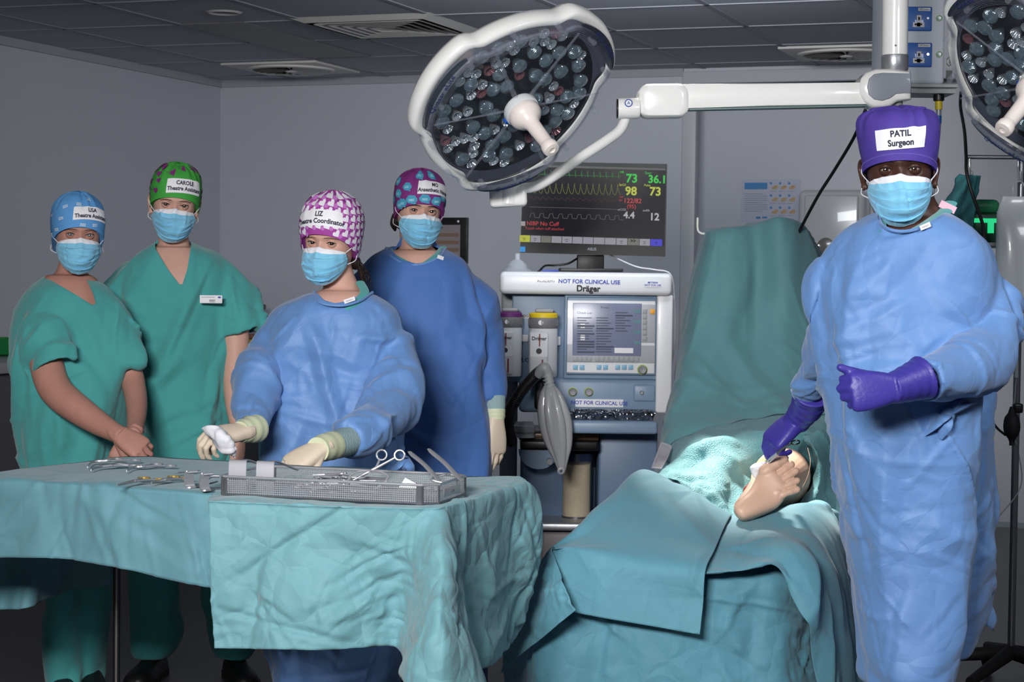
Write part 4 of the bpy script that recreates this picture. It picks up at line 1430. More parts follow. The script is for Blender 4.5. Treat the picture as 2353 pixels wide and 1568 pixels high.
# ------------------------------------------------------------------ counter along the left wall and its things
ZC = 0.92
TR = Matrix(((Bd.x, Ld.x, 0, C0.x), (Bd.y, Ld.y, 0, C0.y), (0, 0, 1, 0), (0, 0, 0, 1)))
ct = thing('wall_counter', 'pale worktop counter along the left wall behind the women in green scrubs', 'counter', RW(0.3, 2.4, 0))
m = MB(); m.box((0.0, -6.4, ZC - 0.05), (0.62, -0.02, ZC), mtx=TR, bev=0.004); m.box((0.62, -0.62, ZC - 0.05), (1.75, -0.02, ZC), mtx=TR, bev=0.004)
obj('worktop', m, mat('worktop_pale', (150, 150, 152), 0.4), ct)
m = MB(); m.box((0.0, -6.38, 0.1), (0.58, -0.03, ZC - 0.05), mtx=TR); m.box((0.6, -0.58, 0.1), (1.72, -0.03, ZC - 0.05), mtx=TR); obj('cabinet', m, mat('cabinet_grey', (84, 84, 90), 0.5), ct)
def onc(px, py, z=ZC):
    return PZ(px, py, z)
c = onc(4, 818)
m = MB(); T = Matrix.Translation(c)
m.lathe([(0, 0), (0.055, 0), (0.075, 0.01), (0.095, 0.07), (0.10, 0.09), (0.094, 0.09), (0.07, 0.015), (0, 0.012)], 32, 0, T); tag(obj('green_bowl', m, mat('bowl_green', (16, 112, 52), 0.4)), 'green plastic bowl on the counter at the left edge of the photo', 'bowl')
c = P(588, 760, 11.3)
zz = ZC
def bgbox(name, x0, y0, x1, y1, Y, dep, rgb, label, cat, bev=0.01, rough=0.5):
    m = MB(); pbox(m, x0, y0, x1, y1, Y, dep, 0, bev)
    return tag(obj(name, m, mat('bg_%s' % name, rgb, rough)), label, cat)
yb = P(585, 795, 11.45).z
bgbox('storage_box', 552, 740, 625, 797, 11.42, 0.25, (112, 112, 122), 'grey storage box on the counter behind the green-capped woman', 'box')
bgbox('yellow_tray', 555, 781, 620, 790, 11.30, 0.10, (176, 150, 30), 'yellow flat tray in front of the grey box behind the green-capped woman', 'tray', 0.004)
bgbox('orange_tray', 555, 769, 620, 779, 11.34, 0.07, (120, 72, 50), 'dull orange tray stacked above the yellow one on the counter', 'tray', 0.004)
m = MB(); pbox(m, 570, 704, 596, 740, 11.5, 0.12, 0, 0.01); pbox(m, 585, 700, 607, 712, 11.48, 0.1, 0, 0.01); tag(obj('black_device', m, M_('black_plastic')), 'small black device on top of the grey storage box', 'device')
def wrinkle(G, cre, fold=None, seed_fix=None):
    m = MB(); m.grid(G)
    V = m.verts()
    N = vnormals(V, m.f)
    h = np.zeros(len(V))
    for c_ in cre:
        h += creases(V, N, *c_[:5], **(c_[5] if len(c_) > 5 else {}))
    for sc_, am, sd in (fold or []):
        h += am * vnoise(V, sc_, sd, 2)
    m.v = [V + N * h[:, None]]
    return m



# ------------------------------------------------------------------ heads
HZ = [-.122, -.112, -.098, -.08, -.055, -.03, 0.0, .03, .06, .085, .105, .117, .122]
HW = [.012, .030, .044, .053, .061, .067, .071, .0735, .072, .063, .044, .022, .002]
HF = [.055, .076, .086, .087, .086, .087, .088, .092, .088, .073, .050, .024, .002]
HB = [.010, .012, .020, .040, .062, .076, .086, .094, .094, .084, .062, .034, .002]


def hsec(z):
    return np.interp(z, HZ, HW), np.interp(z, HZ, HF), np.interp(z, HZ, HB)


def face_feat(x, z):
    """how far the face comes forward (+) of the plain skull"""
    d = 0
    nz = np.clip((0.006 - z) / 0.046, 0, 1)
    nose = (0.003 + 0.021 * nz ** 1.1) * np.exp(-(x / (0.0075 + 0.006 * nz)) ** 2) * (1 / (1 + np.exp((-0.047 - z) / 0.0028))) * (z < 0.03)
    d = d + nose * np.clip((0.034 - z) / 0.02, 0, 1)
    d = d + 0.0058 * np.exp(-((np.abs(x) - 0.026) / 0.022) ** 2 - ((z - 0.0175) / 0.008) ** 2)
    d = d - 0.0105 * np.exp(-((np.abs(x) - 0.030) / 0.017) ** 2 - ((z + 0.001) / 0.012) ** 2)
    d = d + 0.004 * np.exp(-((np.abs(x) - 0.040) / 0.016) ** 2 - ((z + 0.032) / 0.014) ** 2)
    d = d + 0.006 * np.exp(-(x / 0.024) ** 2 - ((z + 0.070) / 0.010) ** 2)
    d = d - 0.002 * np.exp(-(x / 0.022) ** 2 - ((z + 0.0695) / 0.0018) ** 2)
    return d


def head_mesh(H, eye_open=1.0, ears=True):
    th = []
    n1 = 190
    t_ = np.linspace(-1, 1, 240, endpoint=False)
    th = PI * (0.42 * t_ + 0.58 * t_ ** 3)
    zz = np.concatenate([np.linspace(-.122, -.03, 30, endpoint=False), np.linspace(-.03, .035, 74, endpoint=False), np.linspace(.035, .122, 26)])
    p = 2.25
    rings = []
    ex, ez, er_ = 0.0305, 0.0, 0.0122
    for z in zz:
        w, f, b = hsec(z)
        s, c = np.sin(th), np.cos(th)
        r = 1 / (np.abs(s) ** p + np.abs(c) ** p) ** (1 / p)
        x = w * s * r
        y = np.where(c > 0, -f * c * r, -b * c * r)
        zr = np.full_like(x, z)
        fr = np.clip(c * 2.2, 0, 1)
        y = y - face_feat(x, zr) * fr
        ey = -0.0725
        for sx in (-1, 1):
            dx, dz = x - sx * ex, zr - ez
            d2 = dx * dx + dz * dz
            lid = ey - np.sqrt(np.maximum(0.0142 ** 2 - d2, 0))
            m_ = (d2 < 0.0142 ** 2) & (c > 0)
            y = np.where(m_, np.minimum(y, lid), y)
            q = np.clip(1 - (dx / 0.0140) ** 2, 0, 1)
            zu = 0.0050 * eye_open * q ** 0.75 + 0.0006 * (sx * dx / 0.014)
            zl = -0.0040 * eye_open * q ** 0.8 + 0.0006 * (sx * dx / 0.014)
            inn = (np.abs(dx) < 0.0140) & (dz < zu) & (dz > zl) & (c > 0)
            y = np.where(inn, ey - 0.004, y)
            # crease above the lid
            y = y + np.where(c > 0, 0.0012 * np.exp(-((dz - (zu + 0.004)) / 0.0013) ** 2) * np.exp(-(dx / 0.013) ** 4), 0)
        rings.append(np.column_stack([x, y, zr]))
    mb = MB()
    mb.loft(rings, 0, True)
    if ears:
        for sx in (-1, 1):
            w, _, _ = hsec(-.01)
            cx_ = sx * (w + 0.006)
            pts = [(cx_ - sx * .006, 0.004, -.038), (cx_, 0.006, -.034), (cx_ + sx * .006, 0.018, -.015), (cx_ + sx * .010, 0.024, .005), (cx_ + sx * .008, 0.016, .020), (cx_ + sx * .002, 0.004, .020), (cx_ - sx * .004, 0.0, .008)]
            mb.tube(pts, [.005, .006, .0052, .005, .005, .0045, .004], 10, 0, sub=5)
            mb.sphere((cx_ + sx * .001, 0.012, -.008), (.0055, .014, .026), 16)
            mb.sphere((cx_ + sx * .002, 0.008, -.036), (.006, .008, .009), 12)
    m = np.array(H)
    mb.v = [V @ m[:3, :3].T + m[:3, 3] for V in mb.v]
    return mb


SKINS = {
    'fair': mat('skin_fair', (202, 160, 144), 0.5, spec=0.35, sub=0.15, var=0.08, varscale=40, bump=[('noise', 260, 0.0006)]),
    'fair2': mat('skin_rosy', (178, 130, 116), 0.5, spec=0.35, sub=0.15, var=0.10, varscale=30, bump=[('noise', 220, 0.0008)]),
    'dark': mat('skin_dark', (72, 46, 38), 0.42, spec=0.45, sub=0.1, var=0.10, varscale=30, bump=[('noise', 260, 0.0006)]),
}
mask_blue = mat('mask_blue', (128, 196, 228), 0.7, spec=0.25, sheen=0.2, bump=[('noise', 900, 0.0004)])
mask_white = mat('mask_white', (232, 234, 240), 0.7, bump=[('noise', 900, 0.0003)])
eye_w = mat('eye_white', (150, 142, 138), 0.15, coat=0.6)
iris_m = {'brown': mat('iris_brown', (60, 38, 26), 0.15, coat=1), 'grey': mat('iris_grey', (84, 92, 96), 0.15, coat=1)}
pupil_m = mat('pupil', (6, 6, 8), 0.08, coat=1)
brow_m = mat('brow_brown', (78, 52, 40), 0.8)
hair_m = mat('hair_dark', (40, 28, 24), 0.5, bump=[('wave', 60, 0.003)])


def add_eyes(root, H, iris, brow='brown', browm=None, thick=1.0, lash=0.0012):
    # gaze to the camera
    Hi = H.inverted()
    camp = Hi @ Vector((0, 0, CAMZ))
    for sx in (-1, 1):
        c = Vector((sx * 0.0305, -0.0715, 0.0))
        g = (camp - c).normalized()
        T = frame(c, g.cross(Vector((0, 0, 1))), Vector((0, 0, 1)))
        if (T.to_3x3() @ Vector((0, 0, 1))).dot(g) < 0:
            T = frame(c, -g.cross(Vector((0, 0, 1))), Vector((0, 0, 1)))
        m = MB()
        r = 0.0124
        def ring_(a, k=1.0):
            aa = np.arange(28) * 2 * PI / 28
            return np.column_stack([k * r * math.sin(a) * np.cos(aa), k * r * math.sin(a) * np.sin(aa), np.full(28, k * r * math.cos(a))])
        A_ = np.radians([2, 8, 11])
        m.loft([ring_(a, 1.01) for a in np.radians([1, 6, 11.5])], 2, True, H @ T)
        m.loft([ring_(a, 1.004) for a in np.radians([11, 20, 30])], 1, False, H @ T)
        m.loft([ring_(a) for a in np.radians([30, 45, 70, 100, 140, 178])], 0, True, H @ T)
        obj('eye', m, [eye_w, iris_m[iris], pupil_m], root, 80)
        # upper lash line and brow
        m = MB()
        pts = []
        for q in np.linspace(-1, 1, 17):
            dx = q * 0.0138
            zu = 0.0051 * max(0, 1 - q * q) ** 0.75 + 0.0006 * sx * q
            d2 = dx * dx + zu * zu
            pts.append(H @ Vector((sx * 0.0305 + dx, -0.0725 - math.sqrt(max(0.0142 ** 2 - d2, 0)) - 0.0003, zu)))
        m.tube(pts, [lash * (0.7 + 0.6 * (1 - abs(q))) for q in np.linspace(-1, 1, 17)], 6)
        obj('eyelashes', m, M_('ink_black'), root)
        m = MB()
        pts, rr = [], []
        for q in np.linspace(0, 1, 14):
            x = sx * (0.0125 + 0.037 * q)
            z = 0.0125 + 0.0060 * math.sin(PI * (0.15 + 0.6 * q)) - 0.005 * q * q
            w, f, b = hsec(z)
            y = -f * (1 - (abs(x) / w) ** 2.25) ** (1 / 2.25) - float(face_feat(np.array([x]), np.array([z]))[0]) - 0.0003
            pts.append(H @ Vector((x, y, z)))
            rr.append(thick * 0.0028 * (0.55 + 0.9 * math.sin(PI * (0.12 + 0.8 * q))))
        m.tube(pts, rr, 8, flat=0.35)
        obj('eyebrow', m, browm or brow_m, root)


def face_mask(root, H, sc=1.0, seed=1):
    ns, nt = 61, 60
    S = np.linspace(-1, 1, ns)
    T = np.linspace(0, 1, nt)
    G = np.zeros((nt, ns, 3))
    for i, t_ in enumerate(T):
        yc = np.interp(t_, [0, .12, .3, .5, .72, .88, 1], [-.1005, -.110, -.121, -.122, -.116, -.102, -.082])
        ye = np.interp(t_, [0, .5, 1], [-.052, -.042, -.034])
        W_ = np.interp(t_, [0, .2, .5, .8, 1], [.066, .069, .072, .070, .066])
        for j, s in enumerate(S):
            ztop = -.013 - .012 * s * s + 0.004 * math.exp(-(s / .12) ** 2)
            zbot = -.126 + .062 * abs(s) ** 2.1
            z = ztop + (zbot - ztop) * t_
            x = W_ * math.sin(s * 1.15) / math.sin(1.15)
            y = yc + (ye - yc) * abs(s) ** 2.0
            pl = 0
            if t_ > 0.28:
                k = (t_ - 0.28) / 0.19
                fr = k - math.floor(k)
                if k < 3.2:
                    pl = 0.0085 * (1 - fr) ** 1.1 * (1 - abs(s) ** 4) * (0.8 + 0.4 * math.sin(s * 5 + seed + k))
            ridge = 0.0035 * math.exp(-(s / .10) ** 2) * (t_ < .75)
            G[i, j] = (x, y - pl - ridge, z - pl * 0.2)
    m = MB(); m.grid(G)
    V = m.verts()
    N = vnormals(V, m.f)
    h = creases(V, N, 26, seed, 0.0028, 0.006, 0.035) + 0.0012 * vnoise(V, 60, seed, 2)
    V = V - N * h[:, None] * 0 + N * h[:, None]
    M4 = np.array(H)
    V = V @ M4[:3, :3].T + M4[:3, 3]
    m.v = [V]
    for k, f in enumerate(m.f):
        row = f[0] // ns
        if row < nt * 0.13 or row > nt * 0.965:
            m.mi[k] = 1
    o = obj('face_mask', m, [mask_blue, mask_white], root, 24, solid=0.0008)
    for sx, jj in ((-1, 0), (1, ns - 1)):
        a, b = G[2, jj], G[nt - 5, jj]
        e1 = Vector((sx * 0.079, 0.004, 0.012)); e2 = Vector((sx * 0.081, 0.010, -0.035))
        for p0, e in ((a, e1), (b, e2)):
            m = MB()
            p0 = Vector(p0)
            mid = p0.lerp(e, 0.5) + Vector((sx * 0.009, 0, -0.003 if p0.z < -.04 else 0.001))
            m.tube([H @ p0, H @ mid, H @ e], 0.0013, 8, sub=8)
            obj('ear_loop', m, mask_white, o)
    return o


CAPS = {
    'soft': [(-.09, .060, .090, .085), (-.05, .074, .096, .112), (-.02, .080, .099, .122), (.02, .085, .101, .128), (.05, .087, .100, .130), (.08, .084, .092, .126), (.105, .074, .076, .110), (.125, .054, .055, .080), (.137, .030, .032, .045), (.141, .004, .004, .004)],
    'bouffant': [(-.09, .060, .092, .09), (-.05, .076, .097, .105), (-.02, .083, .100, .115), (.02, .089, .103, .124), (.05, .093, .104, .13), (.08, .090, .099, .13), (.11, .079, .084, .118), (.135, .058, .060, .09), (.148, .033, .034, .05), (.152, .004, .004, .004)],
    'pillbox': [(-.09, .070, .094, .085), (-.02, .079, .099, .098), (.02, .082, .102, .104), (.05, .087, .104, .112), (.08, .092, .104, .116), (.105, .092, .099, .114), (.125, .080, .082, .098), (.135, .060, .060, .075), (.139, .034, .034, .045), (.140, .004, .004, .004)],
}


class Cap:
    def __init__(self, H, style, zf=0.030, zb=-0.06, seed=1, puff=0.0015, side=0.0):
        self.t = np.array(CAPS[style])
        self.H, self.zf, self.zb, self.seed, self.puff = H, zf, zb, seed, puff
        zs = np.linspace(self.t[0, 0], self.t[-1, 0], 80)
        self.zs = zs
        self.tab = [np.convolve(np.pad(np.interp(zs, self.t[:, 0], self.t[:, k]), 3, 'edge'), np.ones(7) / 7, 'valid') for k in (1, 2, 3)]
        self.tab = [np.where(zs > self.t[-1, 0] - 0.006, np.interp(zs, self.t[:, 0], self.t[:, k]), tb) for k, tb in zip((1, 2, 3), self.tab)]

    def zlow(self, th):
        k = (1 - np.cos(th)) / 2
        return self.zf + 0.004 * np.cos(th * 2) - 0.004 + (self.zb - self.zf) * k ** 1.15

    def pt(self, th, z, off=0.0):
        th = np.asarray(th, float); z = np.asarray(z, float)
        w, f, b = [np.interp(z, self.zs, tb) for tb in self.tab]
        s, c = np.sin(th), np.cos(th)
        p = 2.15
        r = 1 / (np.abs(s) ** p + np.abs(c) ** p) ** (1 / p)
        x = w * s * r
        y = np.where(c > 0, -f * c * r, -b * c * r)
        q = np.column_stack([x.ravel(), y.ravel(), np.broadcast_to(z, x.shape).ravel()])
        n = q / np.maximum(np.linalg.norm(q, axis=1, keepdims=True), 1e-6)
        nrm_ = np.column_stack([x.ravel() / 0.0064, y.ravel() / 0.0100, (q[:, 2] - 0.02) / 0.011])
        nrm_ /= np.maximum(np.linalg.norm(nrm_, axis=1, keepdims=True), 1e-6)
        top = np.clip((q[:, 2] - 0.06) / 0.06, 0, 1)
        d = self.puff * vnoise(q, 22, self.seed, 2) + self.puff * 1.6 * top * np.sin(th.ravel() * 9 + 3 * np.sin(th.ravel() * 4 + self.seed))
        q = q + nrm_ * (d + off)[:, None] if not np.isscalar(d) else q
        M4 = np.array(self.H)
        return q @ M4[:3, :3].T + M4[:3, 3]

    def mesh(self, mi=0):
        n, k = 120, 64
        th = np.linspace(-PI, PI, n, endpoint=False)
        zl = self.zlow(th)
        ztop = self.t[-1, 0]
        rings = []
        rings.append(self.pt(th, zl + 0.006, -0.006))
        for i in range(k):
            t_ = (i / (k - 1)) ** 0.85
            z = zl + (ztop - zl) * t_
            band = 0.0016 if t_ < 0.13 else 0.0
            rings.append(self.pt(th, z, np.full(n, band)))
        m = MB(); m.loft(rings, mi, True)
        return m

    def decal(self, m, V2, F, th0, z0, rot=0, off=0.0018, mi=0, R=0.098):
        c, s = math.cos(rot), math.sin(rot)
        u = V2[:, 0] * c - V2[:, 1] * s
        v = V2[:, 0] * s + V2[:, 1] * c
        z = z0 + v
        Q = self.pt(th0 + u / R, np.minimum(z, self.t[-1, 0] - 0.002), np.full(len(u), off))
        m.add(Q, F, mi)

    def label(self, lines, th0, z0, w, h, parent, tsize=0.014, roll=0.0, R=0.098, bow=0.0):
        m = MB()
        nu, nv = 30, 8
        U, Vv = np.meshgrid(np.linspace(-w / 2, w / 2, nu), np.linspace(-h / 2, h / 2, nv), indexing='ij')
        P2 = np.column_stack([U.ravel(), Vv.ravel() + bow * U.ravel() ** 2])
        F = [(i * nv + j, (i + 1) * nv + j, (i + 1) * nv + j + 1, i * nv + j + 1) for i in range(nu - 1) for j in range(nv - 1)]
        self.decal(m, P2, F, th0, z0, roll, 0.0030, 0, R)
        for k, ln in enumerate(lines):
            V, F = text_mesh(ln, tsize * 1.08, 'CENTER', 0.030)
            V2 = V[:, :2].copy()
            V2[:, 1] += (len(lines) - 1) / 2 * tsize * 1.12 - k * tsize * 1.12 + bow * V2[:, 0] ** 2
            self.decal(m, V2, F, th0, z0, roll, 0.0040, 1, R)
        return obj('name_strip', m, [M_('label_white'), M_('ink')], parent, 60)


def heart2(s):
    t_ = np.linspace(0, 2 * PI, 22, endpoint=False)
    x = 16 * np.sin(t_) ** 3
    y = 13 * np.cos(t_) - 5 * np.cos(2 * t_) - 2 * np.cos(3 * t_) - np.cos(4 * t_)
    V = np.column_stack([x, y]) * s / 32
    V = np.vstack([V, [[0, 0]]])
    n = len(t_)
    return V, [(i, (i + 1) % n, n) for i in range(n)]


def disc2(r, cx=0, cy=0, n=14):
    a = np.arange(n) * 2 * PI / n
    V = np.vstack([np.column_stack([cx + r * np.cos(a), cy + r * np.sin(a)]), [[cx, cy]]])
    return V, [(i, (i + 1) % n, n) for i in range(n)]


# ------------------------------------------------------------------ hands
def hand_raw(curl, splay=(8, 2, -3, -9), thumb=(45, 20, 20, 25), scale=1.0, fat=1.0):
    """x along the fingers, +z back of the hand, +y thumb side"""
    m = MB()
    rings = []
    for x, w, t_, zc in ((-0.034, .020, .016, 0), (-0.018, .026, .020, 0), (0.0, .029, .020, 0), (0.02, .034, .020, 0), (0.045, .039, .019, 0), (0.07, .041, .0165, 0), (0.088, .041, .014, -.001), (0.098, .036, .011, -.002)):
        a = np.arange(24) * 2 * PI / 24
        c, s = np.cos(a), np.sin(a)
        r = 1 / (np.abs(c) ** 2.6 + np.abs(s) ** 2.6) ** (1 / 2.6)
        rings.append(np.column_stack([np.full(24, x), w * fat * c * r, zc + t_ * fat * s * r]))
    m.loft(rings)
    base = ((.090, .0300), (.096, .0105), (.093, -.0095), (.085, -.0285))
    lens = (.070, .079, .073, .057)
    rad = (.0092, .0095, .009, .0080)
    for k in range(4):
        a = math.radians(splay[k])
        p = Vector((base[k][0] - 0.022, base[k][1] * 0.92, 0.0))
        q = Vector((base[k][0], base[k][1], 0.0))
        pts, rr = [p, q], [rad[k] * fat, rad[k] * fat * 1.08]
        ang = 0
        for seg, c_ in zip((.46, .30, .24), curl[k]):
            ang += math.radians(c_)
            d = Vector((math.cos(a) * math.cos(ang), math.sin(a) * math.cos(ang), -math.sin(ang)))
            L_ = lens[k] * seg
            pts.append(q + d * L_ * 0.5); rr.append(rad[k] * fat * (0.96 if len(pts) < 5 else 0.88))
            q = q + d * L_
            pts.append(q); rr.append(rad[k] * fat * (1.0 if len(pts) < 6 else 0.80))
        m.tube(pts, rr, 12, roundend=True)
    sp, c1, c2, op = thumb
    a = math.radians(sp)
    q = Vector((.012, .020, -.006))
    pts, rr = [q], [.0135 * fat]
    ang, dn = a, math.radians(op)
    for L_, c_, r_ in ((.046, 0, .0125), (.034, c1, .0105), (.027, c2, .0085)):
        ang -= math.radians(c_)
        d = Vector((math.cos(ang) * math.cos(dn), math.sin(ang) * math.cos(dn), -math.sin(dn)))
        pts.append(q + d * L_ * .5); rr.append(r_ * 1.05 * fat)
        q = q + d * L_
        pts.append(q); rr.append(r_ * fat)
    m.tube(pts, rr, 12, roundend=True)
    V, F = remesh(m.verts(), m.f, 0.0026, 3, 0.5)
    return V * scale, F


def place_hand(V, F, wrist, xdir, dorsal, side=1):
    x = Vector(xdir).normalized()
    z = Vector(dorsal) - x * Vector(dorsal).dot(x)
    z.normalize()
    y = z.cross(x) * side
    R = np.array([[x.x, y.x, z.x], [x.y, y.y, z.y], [x.z, y.z, z.z]])
    Q = V @ R.T + np.array(tuple(wrist))
    if side < 0:
        F = [tuple(reversed(f)) for f in F]
    return Q, F


# ------------------------------------------------------------------ garments
def ring_from_px(py, xl, xr, Y, hd, p=2.3, n=48, skew=0.0, fold=0.0, fk=9, ph=0.0):
    a_, b_ = P(xl, py, Y), P(xr, py, Y)
    c = (a_ + b_) / 2
    hw = (b_ - a_).length / 2
    a = np.arange(n) * 2 * PI / n
    cs, sn = np.cos(a), np.sin(a)
    r = 1 / (np.abs(cs) ** p + np.abs(sn) ** p) ** (1 / p)
    if fold:
        r = r * (1 + fold * np.sin(fk * a + ph) + fold * 0.6 * np.sin((fk * 2 - 3) * a + 1.3 * ph))
    return np.column_stack([c.x + hw * cs * r, c.y + hd * sn * r + skew * cs * r, np.full(n, c.z)])


def interp_rings(rows, sub=5, **k):
    q = crspline(np.array(rows, float), sub)
    return [ring_from_px(*r[:4], r[4], **k) for r in q]


def garment(parts, voxel=0.007, it=4):
    V = np.vstack([p.verts() for p in parts])
    F = []
    o = 0
    for p in parts:
        F += [tuple(i + o for i in f) for f in p.f]
        o += len(p.verts())
    return remesh(V, F, voxel, it, 0.5)


def displace(V, F, cre, noise_=(), sel=None):
    N = vnormals(V, F)
    h = np.zeros(len(V))
    for c in cre:
        h += creases(V, N, *c[:5], **(c[5] if len(c) > 5 else {}))
    for sc_, am, sd in noise_:
        h += am * vnoise(V, sc_, sd, 2)
    if sel is not None:
        h = h * sel(V)
    return V + N * h[:, None]


def to_px(V):
    """project world points to the photo frame (for cutting garment openings)"""
    q = V - np.array([0, 0, CAMZ])
    z = q @ np.array(cf)
    return 1176.5 + FPX * (q @ np.array(cr)) / z, 784 - FPX * (q @ np.array(cu)) / z


def cut_region(V, F, inside, ymax):
    """drop the faces whose centre fulfils inside(px,py) and lies in front of depth ymax; snap rim later"""
    px, py = to_px(V)
    ins = inside(px, py) & (V[:, 1] < ymax)
    return [f for f in F if sum(ins[i] for i in f) < len(f)]


def in_poly(poly):
    def fn(x, y):
        r = np.zeros(len(x), bool)
        n = len(poly)
        j = n - 1
        for i in range(n):
            xi, yi = poly[i]; xj, yj = poly[j]
            c = ((yi > y) != (yj > y)) & (x < (xj - xi) * (y - yi) / (yj - yi + 1e-12) + xi)
            r ^= c
            j = i
        return r
    return fn


def limb(rows, seg=28, sub=6, ends=True, fold=0.0, fk=7):
    """rows (px,py,Y,r)"""
    q = crspline(np.array([[*P(a, b, c), r] for a, b, c, r in rows]), sub)
    m = MB(); m.tube(q[:, :3], q[:, 3], seg)
    return m


def open_sleeve(rows, seg=36, sub=6, wall=0.012, back=0.05):
    """sleeve tube with a hollow open end at the last row"""
    q = crspline(np.array([[*P(a, b, c), r] for a, b, c, r in rows]), sub)
    pts, rr = list(q[:, :3]), list(q[:, 3])
    d = pts[-1] - pts[-2]; d /= np.linalg.norm(d)
    e, r = pts[-1], rr[-1]
    pts2 = pts + [e + d * 0.0005, e - d * back]
    rr2 = rr + [r - wall * 1.4, r - wall * 1.6]
    T = []
    m = MB()
    P_ = np.array(pts2)
    # rings with a fixed frame direction taken from the outer path
    tang = np.gradient(np.array(pts), axis=0)
    tang = list(tang / np.linalg.norm(tang, axis=1, keepdims=True)) + [d, d]
    n = None; rings = []
    for i in range(len(P_)):
        if n is None:
            n = np.cross(tang[i], [0, 1, 0.2])
        n = n - tang[i] * np.dot(n, tang[i]); n /= np.linalg.norm(n)
        b = np.cross(tang[i], n)
        a = np.arange(seg) * 2 * PI / seg
        rings.append(P_[i] + rr2[i] * (np.outer(np.cos(a), n) + np.outer(np.sin(a), b)))
    m.loft(rings, 0, True)
    return m


def raw_mb(V, F, mi=0):
    m = MB(); m.add(V, F, mi); return m


def head_matrix(px, py, Y, yaw, pitch=0, roll=0, sc=1.0):
    return Matrix.Translation(P(px, py, Y)) @ Matrix.Rotation(math.radians(yaw), 4, 'Z') @ Matrix.Rotation(math.radians(roll), 4, 'Y') @ Matrix.Rotation(math.radians(pitch), 4, 'X') @ Matrix.Scale(sc, 4)


def neck_mb(H, base, r0=0.052, r1=0.062):
    top = H @ Vector((0, 0.022, -0.045))
    b = Vector(base)
    m = MB(); m.tube([top + Vector((0, 0, 0.03)), top, top.lerp(b, 0.5), b, b - Vector((0, 0, 0.06))], [r0 * 0.9, r0, r0 * 0.98, r1, r1 * 1.15], 28, sub=4)
    return m


def shoe(cx, cy, L=0.27, yaw=0.0, w=0.05):
    m = MB()
    T = Matrix.Translation((cx, cy, 0)) @ Matrix.Rotation(yaw, 4, 'Z')
    rings = []
    for y, ww, h in ((0.085, .020, .035), (0.08, .034, .075), (0.05, .038, .088), (0.0, .040, .080), (-.05, .044, .066), (-.10, .050, .058), (-.14, .048, .050), (-.165, .036, .040), (-.175, .018, .028)):
        a = np.arange(24) * 2 * PI / 24
        c, s = np.cos(a), np.sin(a)
        z = np.where(s > 0, h * s ** 0.8, 0.0)
        rings.append(np.column_stack([ww * np.sign(c) * np.abs(c) ** 0.8, np.full(24, y), z + 0.002]))
    m.loft(rings, 0, True, T)
    m2 = MB()
    out = [(-.02, .086), (.02, .086), (.038, .07), (.042, 0), (.052, -.09), (.050, -.135), (.036, -.168), (.018, -.18), (-.018, -.18), (-.036, -.168), (-.050, -.135), (-.052, -.09), (-.042, 0), (-.038, .07)]
    m2.poly(out, 0.0, 0.022, 0, T)
    return m, m2


def add_shoe(root, px, Y, yaw=0.0, xo=None):
    x = P(px, 1500, Y).x
    a, b = shoe(x, Y, yaw=yaw)
    s = obj('shoe', a, mat('shoe_black', (16, 16, 18), 0.5), root)
    obj('sole', b, M_('black_matt'), s)


gown_blue = mat('gown_blue', (98, 140, 196), 0.48, spec=0.5, sheen=0.2, var=0.04, varscale=5, bump=[('noise', 800, 0.0004), ('ridge', 5, 0.006), ('fold', 3.6, 0.034), ('fold', 11, 0.008)])
gown_dark = mat('gown_blue_dense', (70, 110, 176), 0.6, spec=0.3, sheen=0.2, var=0.04, varscale=5, bump=[('noise', 800, 0.0004), ('ridge', 4, 0.008), ('fold', 6, 0.016)])
scrub_m = mat('scrub_green', (74, 158, 157), 0.8, spec=0.2, sheen=0.25, var=0.04, varscale=8, bump=[('noise', 900, 0.0005), ('ridge', 4, 0.008), ('fold', 6, 0.010)])
latex_m = mat('latex_cream', (214, 198, 178), 0.5, spec=0.4, bump=[('noise', 120, 0.001)])
cuffband = mat('latex_cuff', (206, 212, 178), 0.5)
knit_m = mat('knit_cuff', (150, 178, 180), 0.8, bump=[('wave', 90, 0.001)])
nitrile = mat('nitrile_purple', (62, 54, 148), 0.42, spec=0.5, bump=[('noise', 90, 0.001)])


def cuff(root, rows, mt, name='cuff', ridges=0, parent=None):
    q = crspline(np.array([[*P(a, b, c), r] for a, b, c, r in rows]), 8)
    rr = q[:, 3].copy()
    if ridges:
        rr *= 1 + 0.018 * np.sin(np.linspace(0, ridges * 2 * PI, len(rr)))
    m = MB(); m.tube(q[:, :3], rr, 32)
    return obj(name, m, mt, parent or root, 60)
# ================================================================== person: green cap, tall, scrubs (behind)
def vneck_trim(root, parent, pts, Y, mt, r=0.0035):
    m = MB(); m.tube([P(x, y, Y + d) for x, y, d in pts], r, 8, sub=6, flat=0.6)
    return obj('neckline', m, mt, parent)


